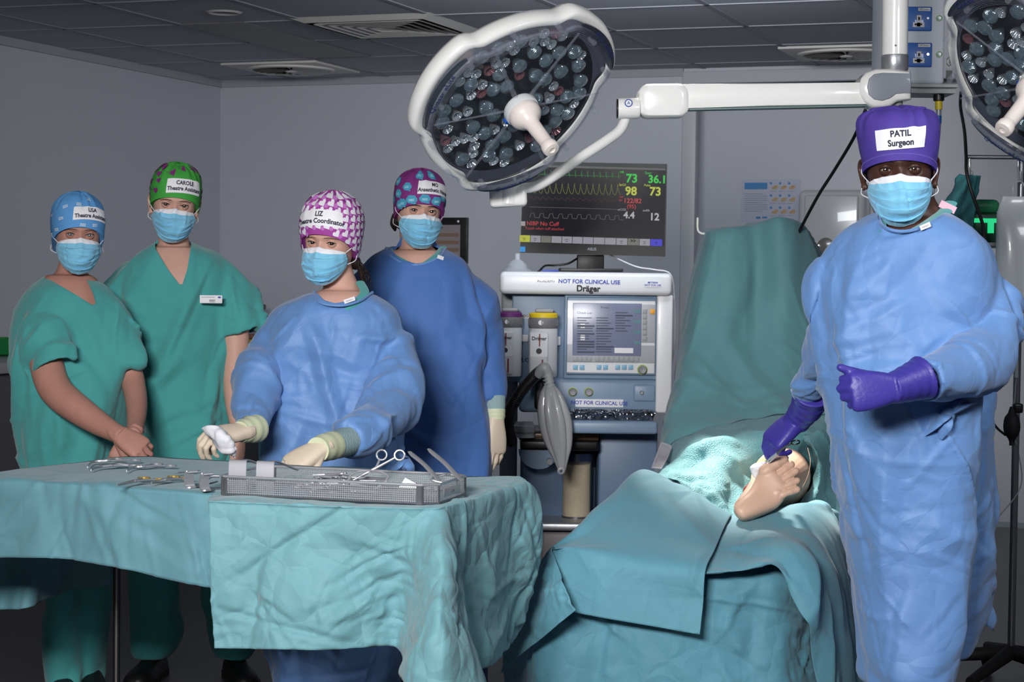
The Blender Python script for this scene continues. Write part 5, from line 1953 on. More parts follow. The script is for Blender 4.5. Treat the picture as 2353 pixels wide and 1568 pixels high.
def snap_cut(V, F, poly, ymax, soft=0.012):
    """cut the region and pull the rim vertices onto the outline so that the edge is clean"""
    fn = in_poly(poly)
    px, py = to_px(V)
    front = V[:, 1] < ymax
    ins = fn(px, py) & front
    # outline distance
    best = np.full(len(V), 1e9); bx = px.copy(); by = py.copy()
    n = len(poly)
    for i in range(n):
        a = np.array(poly[i], float); b = np.array(poly[(i + 1) % n], float)
        d = b - a
        t_ = np.clip(((px - a[0]) * d[0] + (py - a[1]) * d[1]) / (d @ d), 0, 1)
        qx, qy = a[0] + t_ * d[0], a[1] + t_ * d[1]
        dd = np.hypot(px - qx, py - qy)
        m_ = dd < best
        best[m_] = dd[m_]; bx[m_] = qx[m_]; by[m_] = qy[m_]
    keep = [f for f in F if not all(ins[i] for i in f)]
    used = np.zeros(len(V), bool)
    for f in keep:
        if any(ins[i] for i in f):
            for i in f:
                used[i] = used[i] or ins[i]
    idx = np.where(used)[0]
    for i in idx:
        p = P(bx[i], by[i], V[i, 1])
        V[i] = tuple(p)
    return V, keep


def trouser_leg(rows, seg=36):
    m = MB()
    rings = [ring_from_px(py, xl, xr, Y, hd, n=seg, p=2.1) for py, xl, xr, Y, hd in crspline(np.array(rows, float), 5)]
    m.loft(rings)
    return m


def build_person(label, base_px, Yb):
    c = P(base_px, 1000, Yb)
    return thing('person', label, 'person', (c.x, Yb, 0))


def finish_body(root, head, parts, extra, skin, voxel=0.006):
    V, F = garment(parts, voxel, 3)
    m = MB(); m.join(head); m.add(V, F)
    for V2, F2 in extra:
        m.add(V2, F2)
    return obj('body', m, skin, root, 80)


def latex_hand(root, V, F, side, mt=latex_m, label=None):
    return obj('glove', raw_mb(V, F), mt, root, 80, label=label)


relax = ((14, 16, 10), (18, 18, 12), (22, 20, 12), (26, 22, 14))

# ---------------- Person A: green cap
YA = 6.35
pa = build_person('tall person in green scrubs and a green cap with purple hearts, hands out of sight', 415, YA)
H = head_matrix(401, 468, YA, 12, 6, 5, 0.98)
hd = head_mesh(H, 0.95)
neck = neck_mb(H, P(400, 590, YA + 0.02), 0.050, 0.062)
core = MB(); core.loft(interp_rings([(568, 350, 450, YA, .05), (590, 330, 485, YA, .07), (640, 310, 510, YA, .095), (720, 305, 520, YA, .10), (900, 330, 515, YA, .10), (1010, 345, 520, YA, .11)], 4))
larm = limb([(500, 630, YA, .045), (530, 700, YA - .02, .047), (541, 780, YA - .03, .046), (538, 860, YA - .04, .040), (541, 930, YA - .06, .034), (548, 985, YA - .08, .026), (548, 1005, YA - .08, .025)])
rarm = limb([(320, 630, YA, .045), (295, 700, YA - .02, .046), (300, 790, YA, .044), (318, 880, YA + .02, .038), (345, 960, YA + .03, .030), (360, 990, YA, .026)])
hv, hf = hand_raw(relax)
h1 = place_hand(hv, hf, P(548, 1000, YA - .08), (-0.05, -.05, -1), (0.9, -0.3, 0), 1)
finish_body(pa, hd, [neck, core, larm, rarm], [h1], SKINS['fair'])
add_eyes(pa, H, 'brown', thick=0.9)
face_mask(pa, H, seed=3)
cp = Cap(H, 'soft', 0.027, -0.065, 3)
m = cp.mesh()
rs = random.Random(8)
for k in range(64):
    a_ = rs.uniform(-PI, PI); z_ = rs.uniform(-.02, 0.125)
    if -0.75 < a_ < 0.85 and 0.035 < z_ < 0.105:
        continue
    if z_ < float(cp.zlow(np.array([a_]))[0]) + .012:
        continue
    V, F = heart2(rs.uniform(.019, .026)); cp.decal(m, V, F, a_, z_, rs.uniform(-.6, .6), 0.0022, 1)
    # heartbeat line
    L_ = []
    for u, v in ((-.03, 0), (-.022, 0), (-.018, .010), (-.014, -.008), (-.011, 0), (-.006, 0)):
        L_.append((u, v))
    for (u0, v0), (u1, v1) in zip(L_[:-1], L_[1:]):
        V = np.array([(u0, v0 + .0007), (u1, v1 + .0007), (u1, v1 - .0007), (u0, v0 - .0007)])
        cp.decal(m, V, [(0, 1, 2, 3)], a_, z_, 0, 0.0022, 1)
c_o = obj('cap', m, [mat('cap_green', (62, 158, 62), 0.75), mat('cap_green_hearts', (120, 40, 112), 0.75)], pa, 60)
cp.label(['CAROLE', 'Theatre Assistant'], 0.30, 0.067, 0.135, 0.046, c_o, 0.0165, -0.03, bow=-1.6)
t1 = MB(); t1.loft(interp_rings([(555, 362, 436, YA, .055), (566, 346, 458, YA, .075), (585, 322, 492, YA, .095), (612, 300, 516, YA, .112), (650, 286, 528, YA, .124), (700, 284, 530, YA, .132), (780, 296, 528, YA - .005, .135), (860, 310, 524, YA - .01, .132), (940, 322, 526, YA - .01, .138), (1010, 336, 532, YA, .145), (1065, 342, 534, YA, .148)], 6, p=2.4))
s1 = open_sleeve([(440, 640, YA, .05), (490, 640, YA, .058), (516, 668, YA, .066), (533, 700, YA - .01, .072), (549, 745, YA - .02, .078), (554, 763, YA - .02, .081)])
s2 = open_sleeve([(375, 640, YA, .05), (325, 640, YA, .06), (300, 668, YA, .066), (282, 700, YA - .01, .072), (280, 765, YA - .01, .066), (280, 780, YA - .01, .066)])
V, F = garment([t1, s1, s2], 0.008, 5)
V = displace(V, F, [(44, 101, .020, .035, .20, dict(dirv=(0.2, 0, 1.4))), (50, 102, .009, .015, .11)], [(6, .006, 1)], lambda v: np.clip((P(400, 560, YA).z - v[:, 2]) / .16, .1, 1))
V, F = snap_cut(V, F, [(356, 540), (357, 572), (385, 618), (417, 660), (430, 620), (438, 572), (440, 540)], YA + .04)
top = obj('scrub_top', raw_mb(V, F), scrub_m, pa, 70)
Q = frame(P(485, 688, YA - .150), (1, 0.15, 0.0), (0, 0, 1))
m = MB(); m.box((-.036, -.013, -.001), (.036, .013, .0015), 0, Q, bev=.001); bdg = obj('name_badge', m, M_('label_white'), pa)
m = MB()
m.box((-.006, -.004, .002), (.013, -.002, .003), 0, Q); m.box((-.006, -.009, .002), (.013, -.0075, .003), 0, Q); m.box((.022, .004, .002), (.031, .009, .003), 1, Q); m.box((-.032, .0065, .002), (.012, .0075, .003), 0, Q)
obj('badge_print', m, [M_('ink'), M_('ink_blue')], bdg)
l1 = trouser_leg([(1000, 330, 450, YA, .13), (1150, 300, 435, YA, .12), (1300, 292, 405, YA, .085), (1400, 305, 412, YA, .08), (1440, 312, 422, YA, .08), (1490, 305, 405, YA, .075), (1512, 312, 388, YA, .07)])
l2 = trouser_leg([(1000, 430, 545, YA, .13), (1150, 440, 560, YA, .12), (1300, 462, 560, YA, .085), (1420, 475, 575, YA, .08), (1480, 485, 590, YA, .075), (1512, 492, 575, YA, .07)])
V, F = garment([l1, l2], 0.009, 4)
V = displace(V, F, [(40, 111, .014, .03, .12)], [(7, .008, 2)])
obj('scrub_trousers', raw_mb(V, F), scrub_m, pa, 70)
add_shoe(pa, 348, YA - .02, -0.15); add_shoe(pa, 545, YA - .02, 0.35)

# ---------------- Person B: blue cap with zzz, scrubs, hands clasped
YB = 6.08
pb = build_person('person in green scrubs and a light blue cap, hands clasped in front, at far left', 165, YB)
H = head_matrix(178, 541, YB, 19, 0, 2, 0.98)
hd = head_mesh(H, 1.0, False)
neck = neck_mb(H, P(160, 660, YB + 0.03), 0.048, 0.062)
core = MB(); core.loft(interp_rings([(632, 110, 212, YB, .05), (655, 85, 232, YB, .075), (720, 55, 260, YB, .10), (850, 60, 270, YB, .11), (1080, 75, 250, YB, .11)], 4))
ra = limb([(80, 720, YB - .05, .048), (100, 800, YB - .14, .052), (116, 872, YB - .19, .052), (138, 908, YB - .22, .050), (178, 940, YB - .26, .046), (225, 972, YB - .30, .038), (262, 993, YB - .34, .030), (282, 1004, YB - .36, .028)])
la = limb([(270, 740, YB, .042), (292, 830, YB - .02, .040), (306, 880, YB - .04, .038), (314, 930, YB - .12, .034), (312, 975, YB - .22, .028), (305, 1002, YB - .30, .026)])
hv, hf = hand_raw(((38, 42, 24), (40, 46, 26), (42, 48, 28), (44, 50, 30)), thumb=(25, 15, 20, 35), scale=0.96)
hR = place_hand(hv, hf, P(272, 998, YB - .355), (0.86, -0.28, -.48), (0.2, -0.85, 0.5), -1)
hv2, hf2 = hand_raw(((30, 40, 20), (32, 40, 20), (34, 40, 20), (36, 40, 20)), thumb=(20, 15, 20, 20), scale=0.94)
hL = place_hand(hv2, hf2, P(306, 1000, YB - .285), (-0.40, -0.30, -.86), (0.3, -0.8, 0.30), 1)
finish_body(pb, hd, [neck, core, ra, la], [hR, hL], SKINS['fair2'])
add_eyes(pb, H, 'grey', thick=0.8, lash=0.001)
face_mask(pb, H, seed=5)
cp = Cap(H, 'soft', 0.024, -0.085, 5)
m = cp.mesh()
zv, zf_ = text_mesh('zzz', 0.016, 'CENTER', 0.03)
for a_, z_, r_ in ((0.05, .033, -.05), (.5, .034, .1), (-.75, .05, .2), (-.95, .015, .15), (-.62, .088, .3), (-1.35, -.005, .3), (-.1, .098, 0), (.85, .05, -.2), (-1.3, .06, .2), (.35, .115, .1), (-1.8, .02, .3)):
    cp.decal(m, zv[:, :2], zf_, a_, z_, r_, .003, 1)
c_o = obj('cap', m, [mat('cap_blue', (88, 150, 208), 0.75, var=0.06, varscale=20), mat('cap_zzz', (196, 214, 226), 0.75)], pb, 60)
cp.label(['LISA', 'Theatre Assistant'], 0.40, 0.070, 0.135, 0.042, c_o, 0.0162, -0.05, bow=-1.6)
t1 = MB(); t1.loft(interp_rings([(632, 108, 202, YB + .01, .055), (644, 92, 224, YB + .01, .08), (660, 72, 246, YB, .105), (690, 50, 266, YB, .125), (725, 36, 280, YB, .14), (770, 26, 288, YB, .15), (840, 26, 296, YB - .01, .158), (920, 36, 298, YB - .01, .160), (1000, 48, 290, YB, .165), (1080, 55, 278, YB, .165), (1140, 56, 276, YB, .165)], 6, p=2.3))
s1 = open_sleeve([(130, 715, YB, .055), (96, 722, YB - .03, .060), (100, 755, YB - .08, .070), (114, 790, YB - .13, .074), (127, 830, YB - .17, .078), (132, 848, YB - .18, .080)])
s2 = open_sleeve([(210, 715, YB, .050), (250, 722, YB, .054), (270, 760, YB - .01, .060), (284, 810, YB - .03, .062), (289, 840, YB - .03, .065)])
V, F = garment([t1, s1, s2], 0.008, 5)
V = displace(V, F, [(40, 121, .020, .035, .20, dict(dirv=(0.2, 0, 1.4))), (54, 122, .009, .015, .11)], [(6, .006, 3)], lambda v: np.clip((P(160, 635, YB).z - v[:, 2]) / .14, .1, 1))
V, F = snap_cut(V, F, [(100, 600), (100, 634), (165, 672), (222, 707), (214, 676), (197, 640), (192, 600)], YB + .04)
obj('scrub_top', raw_mb(V, F), scrub_m, pb, 70)
l1 = trouser_leg([(1060, 60, 190, YB, .15), (1200, 80, 200, YB, .12), (1300, 98, 190, YB, .10), (1450, 105, 190, YB, .09), (1560, 105, 190, YB, .085), (1585, 108, 186, YB, .08)])
l2 = trouser_leg([(1060, 150, 270, YB, .15), (1200, 160, 262, YB, .12), (1300, 175, 258, YB + .06, .10), (1450, 175, 250, YB + .08, .09), (1545, 176, 240, YB + .08, .085), (1570, 178, 238, YB + .08, .08)])
V, F = garment([l1, l2], 0.009, 4)
V = displace(V, F, [(30, 131, .012, .03, .12)], [(7, .008, 2)])
obj('scrub_trousers', raw_mb(V, F), scrub_m, pb, 70)
add_shoe(pb, 150, YB - .02, 0.1); add_shoe(pb, 210, YB + .06, 0.3)

# ---------------- Person C: purple and blue cloud cap, dark blue gown
YC = 6.42
pc = build_person('broad person in a dark blue gown and purple cap with blue clouds beside the machine', 965, YC)
H = head_matrix(962, 484, YC, 14, 3, 4, 1.0)
hd = head_mesh(H, 0.92, False)
neck = neck_mb(H, P(958, 600, YC + 0.03), 0.058, 0.07)
core = MB(); core.loft(interp_rings([(575, 905, 1010, YC, .05), (600, 870, 1045, YC, .08), (700, 850, 1060, YC, .11), (1000, 860, 1080, YC, .12)], 4))
finish_body(pc, hd, [neck, core], [], SKINS['fair'])
add_eyes(pc, H, 'brown', thick=1.25, browm=hair_m, lash=0.0011)
face_mask(pc, H, seed=7)
cp = Cap(H, 'soft', 0.023, -0.08, 7)
m = cp.mesh()
zv, zf_ = text_mesh('zzz', 0.013, 'CENTER', 0.03)
rs = random.Random(2)
for a_, z_ in ((0.0, .036), (.42, .036), (-.55, .03), (-.75, .075), (-1.05, .01), (-1.15, .05), (-.9, -.03), (.8, .05), (-.3, .115), (.35, .12), (-1.6, .03), (1.2, .03), (-.05, .008), (.45, .012), (-1.4, .09), (-.5, -.002)):
    if z_ < float(cp.zlow(np.array([a_]))[0]) + .016:
        z_ = float(cp.zlow(np.array([a_]))[0]) + .018
    for i, (dx, dy, r_) in enumerate(((0, 0, .012), (-.011, -.001, .008), (.011, 0, .0085), (-.005, .006, .008), (.006, .006, .008), (.004, -.007, .007), (-.006, -.006, .007), (.013, -.012, .003))):
        V, F = disc2(r_, dx, dy); cp.decal(m, V, F, a_, z_, 0, 0.0020 + i * 0.00008, 1)
    cp.decal(m, zv[:, :2], zf_, a_, z_ - .001, 0.1, .0032, 2)
c_o = obj('cap', m, [mat('cap_purple', (122, 44, 120), 0.75), mat('cap_cloud', (70, 158, 190), 0.75), mat('cap_cloud_z', (160, 210, 226), 0.75)], pc, 60)
cp.label(['MO', 'Anaesthetic Nurse'], 0.36, 0.078, 0.13, 0.042, c_o, 0.0155, -0.06, bow=-1.6)
# scrub collar under the gown
m = MB(); m.tube([P(893, 572, YC - .0), P(905, 590, YC - .08), P(960, 612, YC - .115), P(1000, 590, YC - .08), P(1018, 570, YC)], .014, 12, sub=6, flat=0.5); obj('scrub_collar', m, scrub_m, pc)
t1 = MB(); t1.loft(interp_rings([(568, 896, 1012, YC, .085), (580, 872, 1036, YC, .11), (600, 845, 1068, YC, .135), (650, 815, 1092, YC, .16), (720, 800, 1108, YC, .175), (800, 798, 1112, YC, .185), (900, 806, 1120, YC, .19), (1000, 826, 1124, YC, .19), (1100, 850, 1126, YC, .185), (1300, 862, 1122, YC, .18), (1500, 870, 1118, YC, .175), (1560, 872, 1116, YC, .172)], 6, p=2.3))
s1 = open_sleeve([(1000, 660, YC, .06), (1062, 670, YC, .068), (1090, 715, YC, .075), (1108, 760, YC, .073), (1124, 840, YC - .02, .062), (1134, 890, YC - .04, .052), (1137, 922, YC - .05, .040)])
s2 = open_sleeve([(900, 660, YC, .06), (850, 670, YC, .07), (835, 715, YC, .075), (820, 780, YC, .07), (825, 860, YC, .06), (835, 920, YC, .04)])
V, F = garment([t1, s1, s2], 0.009, 4)
V = displace(V, F, [(26, 141, .024, .06, .3, dict(dirv=(0.2, 0, 1.4))), (80, 142, .010, .014, .12)], [(5, .010, 5)], lambda v: np.clip((P(960, 575, YC).z - v[:, 2]) / .16, .1, 1))
V, F = snap_cut(V, F, [(896, 545), (897, 572), (920, 597), (955, 606), (985, 603), (1008, 590), (1016, 570), (1016, 545)], YC)
obj('gown', raw_mb(V, F), gown_dark, pc, 70)
m = MB(); m.tube([P(887, 570, YC - .03), P(900, 590, YC - .11), P(935, 608, YC - .135), P(975, 606, YC - .135), P(1010, 590, YC - .11), P(1024, 572, YC - .03)], .004, 8, sub=6); obj('neck_binding', m, gown_blue, pc)
m = MB(); q = frame(P(1012, 592, YC - .118), (1, 0.6, -.35), (0, 0, 1)); m.box((-.012, -.006, 0), (.012, .006, .001), 0, q); obj('neck_tab', m, M_('label_white'), pc)
cuff(pc, [(1137, 912, YC - .05, .036), (1138, 930, YC - .055, .034), (1138, 950, YC - .06, .032)], knit_m, 'knitted_cuff')
cuff(pc, [(1138, 940, YC - .058, .0335), (1138, 955, YC - .06, .0335), (1138, 968, YC - .065, .0300)], cuffband, 'glove_rim', 2)
hv, hf = hand_raw(((10, 14, 8), (14, 16, 10), (18, 18, 10), (22, 20, 12)), thumb=(24, 5, 10, 12), fat=1.08)
V, F = place_hand(hv, hf, P(1139, 975, YC - .07), (-0.02, -.1, -1), (0.55, -0.75, 0), -1)
latex_hand(pc, V, F, 1, label='cream latex glove')
m = MB(); m.tube([H @ Vector((-.070, .03, -.02)), H @ Vector((-.074, .03, -.05)), H @ Vector((-.066, .04, -.075))], [.012, .014, .004], 10, sub=4); obj('hair', m, hair_m, pc)
for px_, yw in ((950, -.1), (1050, .2)):
    add_shoe(pc, px_, YC, yw)
legs = MB(); 
for px_ in (950, 1050):
    x = P(px_, 1500, YC).x
    legs.tube([(x, YC, 0.35), (x, YC + .01, 0.07)], [.07, .06], 20)
obj('scrub_trousers', legs, scrub_m, pc)

# ---------------- Person D: magenta heart cap, blue gown, at the instrument table
YD_ = 5.75
pd = build_person('person in a blue gown and magenta heart-patterned cap holding gauze behind the instrument tray', 765, YD_)
H = head_matrix(760, 556, YD_, -15, 4, 3, 1.0)
hd = head_mesh(H, 1.0, False)
neck = neck_mb(H, P(790, 690, YD_ + 0.02), 0.050, 0.062)
core = MB(); core.loft(interp_rings([(668, 735, 840, YD_, .05), (695, 700, 870, YD_, .08), (800, 660, 880, YD_, .11), (1050, 650, 880, YD_, .12)], 4))
finish_body(pd, hd, [neck, core], [], SKINS['fair'])
add_eyes(pd, H, 'brown', thick=0.8)
face_mask(pd, H, seed=9)
cp = Cap(H, 'bouffant', 0.027, -0.09, 9)
m = cp.mesh()
row = 0
z_ = -.055
while z_ < .145:
    n_ = max(4, int(round(2 * PI * np.interp(z_, cp.zs, cp.tab[0]) * 1.12 / .0285)))
    for k in range(n_):
        a_ = 2 * PI * (k + 0.5 * (row % 2)) / n_ - PI
        if z_ < float(cp.zlow(np.array([a_]))[0]) + .008:
            continue
        R_ = max(.02, float(np.interp(z_, cp.zs, cp.tab[0])) * 1.12)
        V, F = disc2(.0066, .0135, -.007, 10); cp.decal(m, V, F, a_, z_, 0, .0020, 2, R_)
        V, F = heart2(.0235); cp.decal(m, V, F, a_, z_, 0.55, .0024, 1, R_)
    z_ += .0215; row += 1
c_o = obj('cap', m, [mat('cap_magenta', (156, 62, 150), 0.75), mat('cap_white_hearts', (226, 222, 232), 0.75), mat('cap_pink_dots', (188, 112, 190), 0.75)], pd, 60)
cp.label(['LIZ', 'Theatre Coordinator'], -0.03, 0.076, 0.155, 0.046, c_o, 0.0175, 0.03, bow=-1.7, R=0.10)
m = MB()
rs = random.Random(3)
for k in range(26):
    a_ = H @ Vector((.070 + .006 * rs.random(), .035 + .03 * rs.random(), -.060 - .02 * rs.random()))
    e_ = a_ + Vector((.004 + .035 * rs.random(), .01, -.045 - .03 * rs.random()))
    m.tube([a_, a_.lerp(e_, .5) + Vector((.008 * rs.random(), 0, .006)), e_], [.0022, .0014, .0004], 5, sub=4)
m.sphere(tuple(H @ Vector((.062, .05, -.062))), (.018, .02, .022), 14)
obj('hair', m, hair_m, pd)
m = MB(); m.tube([P(828, 650, YD_ + .0), P(838, 672, YD_ - .06), P(822, 692, YD_ - .10), P(800, 705, YD_ - .12), P(785, 715, YD_ - .12)], .014, 12, sub=6, flat=0.5); obj('scrub_collar', m, scrub_m, pd)
t1 = MB(); t1.loft(interp_rings([(672, 722, 850, YD_, .085), (682, 690, 872, YD_, .105), (705, 640, 905, YD_, .13), (740, 612, 922, YD_, .145), (800, 602, 912, YD_, .155), (880, 600, 905, YD_, .165), (960, 602, 915, YD_, .17), (1040, 602, 935, YD_, .175), (1150, 606, 945, YD_, .18), (1300, 615, 940, YD_, .175), (1450, 628, 930, YD_, .17), (1590, 640, 920, YD_, .165)], 6, p=2.3))
s1 = open_sleeve([(690, 760, YD_, .05), (640, 775, YD_ - .01, .058), (622, 812, YD_ - .03, .066), (604, 850, YD_ - .09, .062), (584, 905, YD_ - .17, .056), (578, 950, YD_ - .26, .052), (574, 985, YD_ - .33, .045)])
s2 = open_sleeve([(820, 760, YD_, .055), (872, 778, YD_, .064), (898, 820, YD_ - .02, .074), (908, 860, YD_ - .06, .076), (900, 925, YD_ - .16, .074), (872, 965, YD_ - .28, .068), (838, 993, YD_ - .38, .060), (800, 1012, YD_ - .47, .047)])
V, F = garment([t1, s1, s2], 0.0075, 4)
V = displace(V, F, [(22, 151, .024, .05, .28, dict(dirv=(0.2, 0, 1.4))), (150, 152, .010, .012, .09), (70, 153, .014, .022, .12)], [(5, .008, 5)], lambda v: np.clip((P(790, 675, YD_).z - v[:, 2]) / .16, .1, 1))
V, F = snap_cut(V, F, [(724, 640), (725, 670), (745, 690), (770, 697), (800, 692), (830, 676), (842, 660), (842, 640)], YD_)
obj('gown', raw_mb(V, F), gown_blue, pd, 70)
m = MB(); m.tube([P(722, 668, YD_ - .04), P(728, 690, YD_ - .12), P(750, 700, YD_ - .145), P(790, 702, YD_ - .145), P(830, 690, YD_ - .115), P(856, 672, YD_ - .04)], .004, 8, sub=6); obj('neck_binding', m, gown_blue, pd)
m = MB(); q = frame(P(803, 690, YD_ - .142), (1, 0.3, .35), (0, 0, 1)); m.box((-.017, -.006, 0), (.017, .006, .001), 0, q); m.text('Standard', .006, 1, q @ Matrix.Translation((0, 0, .0015))); obj('neck_tab', m, [M_('label_white'), M_('ink')], pd)
# gown tie
m = MB()
for a_, b_ in (((935, 1050), (900, 1080)), ((935, 1050), (950, 1090)), ((935, 1050), (915, 1045)), ((935, 1050), (930, 1085))):
    m.tube([P(*a_, YD_ - .16), P((a_[0] + b_[0]) / 2, (a_[1] + b_[1]) / 2 + 3, YD_ - .19), P(*b_, YD_ - .17)], [.006, .014, .005], 8, sub=5, flat=.3)
obj('gown_tie', m, gown_blue, pd)
cuff(pd, [(577, 978, YD_ - .30, .040), (572, 985, YD_ - .335, .038), (560, 990, YD_ - .37, .034)], knit_m, 'knitted_cuff')
cuff(pd, [(590, 985, YD_ - .33, .040), (578, 987, YD_ - .355, .039), (565, 990, YD_ - .38, .034), (553, 993, YD_ - .40, .030)], cuffband, 'glove_rim', 3)
hv, hf = hand_raw(((48, 36, 22), (52, 40, 24), (56, 44, 26), (60, 46, 28)), thumb=(38, 22, 24, 45), fat=1.05)
V, F = place_hand(hv, hf, P(556, 992, YD_ - .40), (-0.82, -0.5, -.12), (-0.25, -0.55, .8), -1)
latex_hand(pd, V, F, 1, label='cream latex glove')
cuff(pd, [(812, 1006, YD_ - .44, .042), (795, 1015, YD_ - .48, .041), (765, 1026, YD_ - .55, .037)], knit_m, 'knitted_cuff')
cuff(pd, [(765, 1024, YD_ - .55, .039), (748, 1028, YD_ - .59, .038), (730, 1034, YD_ - .63, .034)], cuffband, 'glove_rim', 2)
hv, hf = hand_raw(((20, 24, 14), (24, 26, 14), (28, 28, 16), (32, 30, 16)), thumb=(24, 10, 16, 34), fat=1.06)
V, F = place_hand(hv, hf, P(735, 1032, YD_ - .62), (-0.74, -0.34, -.40), (-0.2, -0.55, .85), 1)
latex_hand(pd, V, F, 1, label='cream latex glove')
for px_, yw in ((710, -.1), (840, .2)):
    add_shoe(pd, px_, YD_, yw)
legs = MB()
for px_ in (710, 840):
    x = P(px_, 1500, YD_).x
    legs.tube([(x, YD_, 0.3), (x, YD_ + .01, 0.07)], [.065, .055], 20)
obj('scrub_trousers', legs, scrub_m, pd)

# ---------------- Person E: surgeon, purple cap
YE = 4.78
pe = build_person('person in a pale blue gown, plain purple cap and purple gloves beside the operating bed', 2080, YE)
H = head_matrix(2066, 390, YE, -10, 3, -2, 1.12)
hd = head_mesh(H, 0.62)
neck = neck_mb(H, P(2098, 530, YE + 0.03), 0.078, 0.088)
core = MB(); core.loft(interp_rings([(505, 2035, 2170, YE, .06), (535, 1990, 2215, YE, .09), (700, 1940, 2240, YE, .13), (1000, 1945, 2210, YE, .14)], 4))
finish_body(pe, hd, [neck, core], [], SKINS['dark'])
add_eyes(pe, H, 'brown', browm=M_('black_matt'), thick=0.6)
face_mask(pe, H, seed=11)
cp = Cap(H, 'pillbox', 0.020, -0.03, 11, 0.002)
m = cp.mesh()
c_o = obj('cap', m, mat('cap_violet', (74, 56, 148), 0.75, var=.04, varscale=30), pe, 60)
cp.label(['PATIL', 'Surgeon'], 0.02, 0.066, 0.118, 0.044, c_o, 0.0170, 0.05, R=0.10)
m = MB()
th_ = np.linspace(-PI, PI, 260)
q = cp.pt(th_, cp.zlow(th_) + 0.0145, np.full(260, .0019))
for i in range(0, 259, 2):
    m.tube([q[i], q[i + 1]], .0005, 5)
st_ = obj('stitching', m, mat('thread_lilac', (150, 140, 200), 0.7), c_o); st_['kind'] = 'stuff'
m = MB(); m.tube([P(2182, 468, YE + .03), P(2165, 492, YE - .03), P(2130, 518, YE - .10), P(2105, 532, YE - .13)], .020, 12, sub=6, flat=0.4); m.tube([P(2024, 500, YE - .04), P(2024, 520, YE - .09), P(2032, 534, YE - .12)], .014, 12, sub=6, flat=0.4); obj('scrub_collar', m, scrub_m, pe)
m = MB(); q = frame(P(2180, 478, YE - .02), (1, -0.3, -.5), (0, 0, 1)); m.box((-.024, -.008, 0), (.018, .010, .001), 0, q); obj('collar_tag', m, mat('tag_pink', (214, 170, 186), 0.6), pe)
t1 = MB(); t1.loft(interp_rings([(492, 2012, 2180, YE + .01, .10), (505, 1985, 2205, YE, .12), (530, 1955, 2242, YE, .14), (570, 1932, 2278, YE, .155), (640, 1915, 2296, YE, .17), (720, 1908, 2275, YE, .18), (820, 1906, 2250, YE, .185), (920, 1908, 2240, YE, .19), (1030, 1914, 2240, YE, .19), (1150, 1930, 2238, YE, .185), (1280, 1955, 2228, YE, .18), (1400, 1972, 2212, YE, .175), (1500, 1984, 2192, YE, .17), (1562, 1996, 2172, YE, .168)], 6, p=2.35))
s1 = open_sleeve([(2170, 620, YE, .065), (2235, 640, YE, .074), (2262, 690, YE, .080), (2272, 750, YE - .04, .080), (2262, 815, YE - .12, .076), (2225, 845, YE - .21, .070), (2175, 862, YE - .29, .062), (2125, 876, YE - .36, .052)])
s2 = open_sleeve([(2030, 620, YE, .06), (1970, 640, YE, .064), (1945, 695, YE + .03, .064), (1918, 750, YE + .10, .060), (1893, 820, YE + .20, .056), (1872, 870, YE + .30, .052), (1858, 905, YE + .38, .046)])
V, F = garment([t1, s1, s2], 0.0075, 4)
V = displace(V, F, [(20, 161, .024, .05, .3, dict(dirv=(0.2, 0, 1.4))), (130, 162, .006, .012, .10), (60, 163, .012, .024, .14), (10, 165, .005, .008, .4, dict(dirv=(1.5, 0, 0), zr=(.4, 1.0)))], [(5, .010, 5)], lambda v: np.clip((P(2090, 500, YE).z - v[:, 2]) / .16, .1, 1))
V, F = snap_cut(V, F, [(2014, 470), (2018, 505), (2036, 524), (2075, 532), (2120, 522), (2158, 502), (2184, 476), (2184, 460)], YE)
obj('gown', raw_mb(V, F), gown_blue, pe, 70)
m = MB(); m.tube([P(2020, 492, YE - .03), P(2025, 515, YE - .11), P(2045, 528, YE - .15), P(2080, 532, YE - .16), P(2120, 522, YE - .14), P(2160, 500, YE - .07), P(2186, 482, YE - .0)], .0045, 8, sub=6); obj('neck_binding', m, gown_blue, pe)
m = MB(); q = frame(P(2126, 520, YE - .155), (1, 0.2, .42), (0, 0, 1)); m.box((-.014, -.006, 0), (.014, .006, .001), 0, q); m.text('Standard', .005, 1, q @ Matrix.Translation((0, 0, .0015))); obj('neck_tab', m, [M_('label_white'), M_('ink')], pe)
# loose back panel of the gown
rowsT = [[(2225, 820, YE + .02), (2262, 830, YE + .06), (2275, 830, YE + .16)], [(2232, 950, YE + .02), (2268, 950, YE + .08), (2280, 950, YE + .18)], [(2235, 1100, YE + .02), (2275, 1110, YE + .08), (2286, 1110, YE + .18)],
         [(2225, 1250, YE + .02), (2272, 1260, YE + .08), (2282, 1260, YE + .18)], [(2205, 1400, YE + .02), (2258, 1400, YE + .08), (2280, 1395, YE + .18)], [(2165, 1525, YE + .02), (2225, 1515, YE + .08), (2245, 1480, YE + .18)]]
G = patch(rowsT, 20, 14); m = wrinkle(G, [(24, 171, .008, .02, .14)], [(8, .008, 3)])
rowsT = [[(2262, 860, YE + .16), (2282, 860, YE + .18)], [(2270, 1000, YE + .16), (2284, 1000, YE + .2)], [(2272, 1120, YE + .16), (2292, 1150, YE + .2)], [(2270, 1300, YE + .16), (2274, 1300, YE + .2)], [(2250, 1430, YE + .16), (2283, 1452, YE + .2)]]
G = patch(rowsT, 18, 10); m2 = wrinkle(G, [(14, 172, .008, .02, .14)], [(8, .010, 3)]); m.join(m2)
obj('gown_back_panel', m, gown_blue, pe, 70, solid=0.0015)
m = MB()
kn = P(2178, 955, YE - .20)
m.sphere(tuple(kn), (.018, .014, .020), 14)
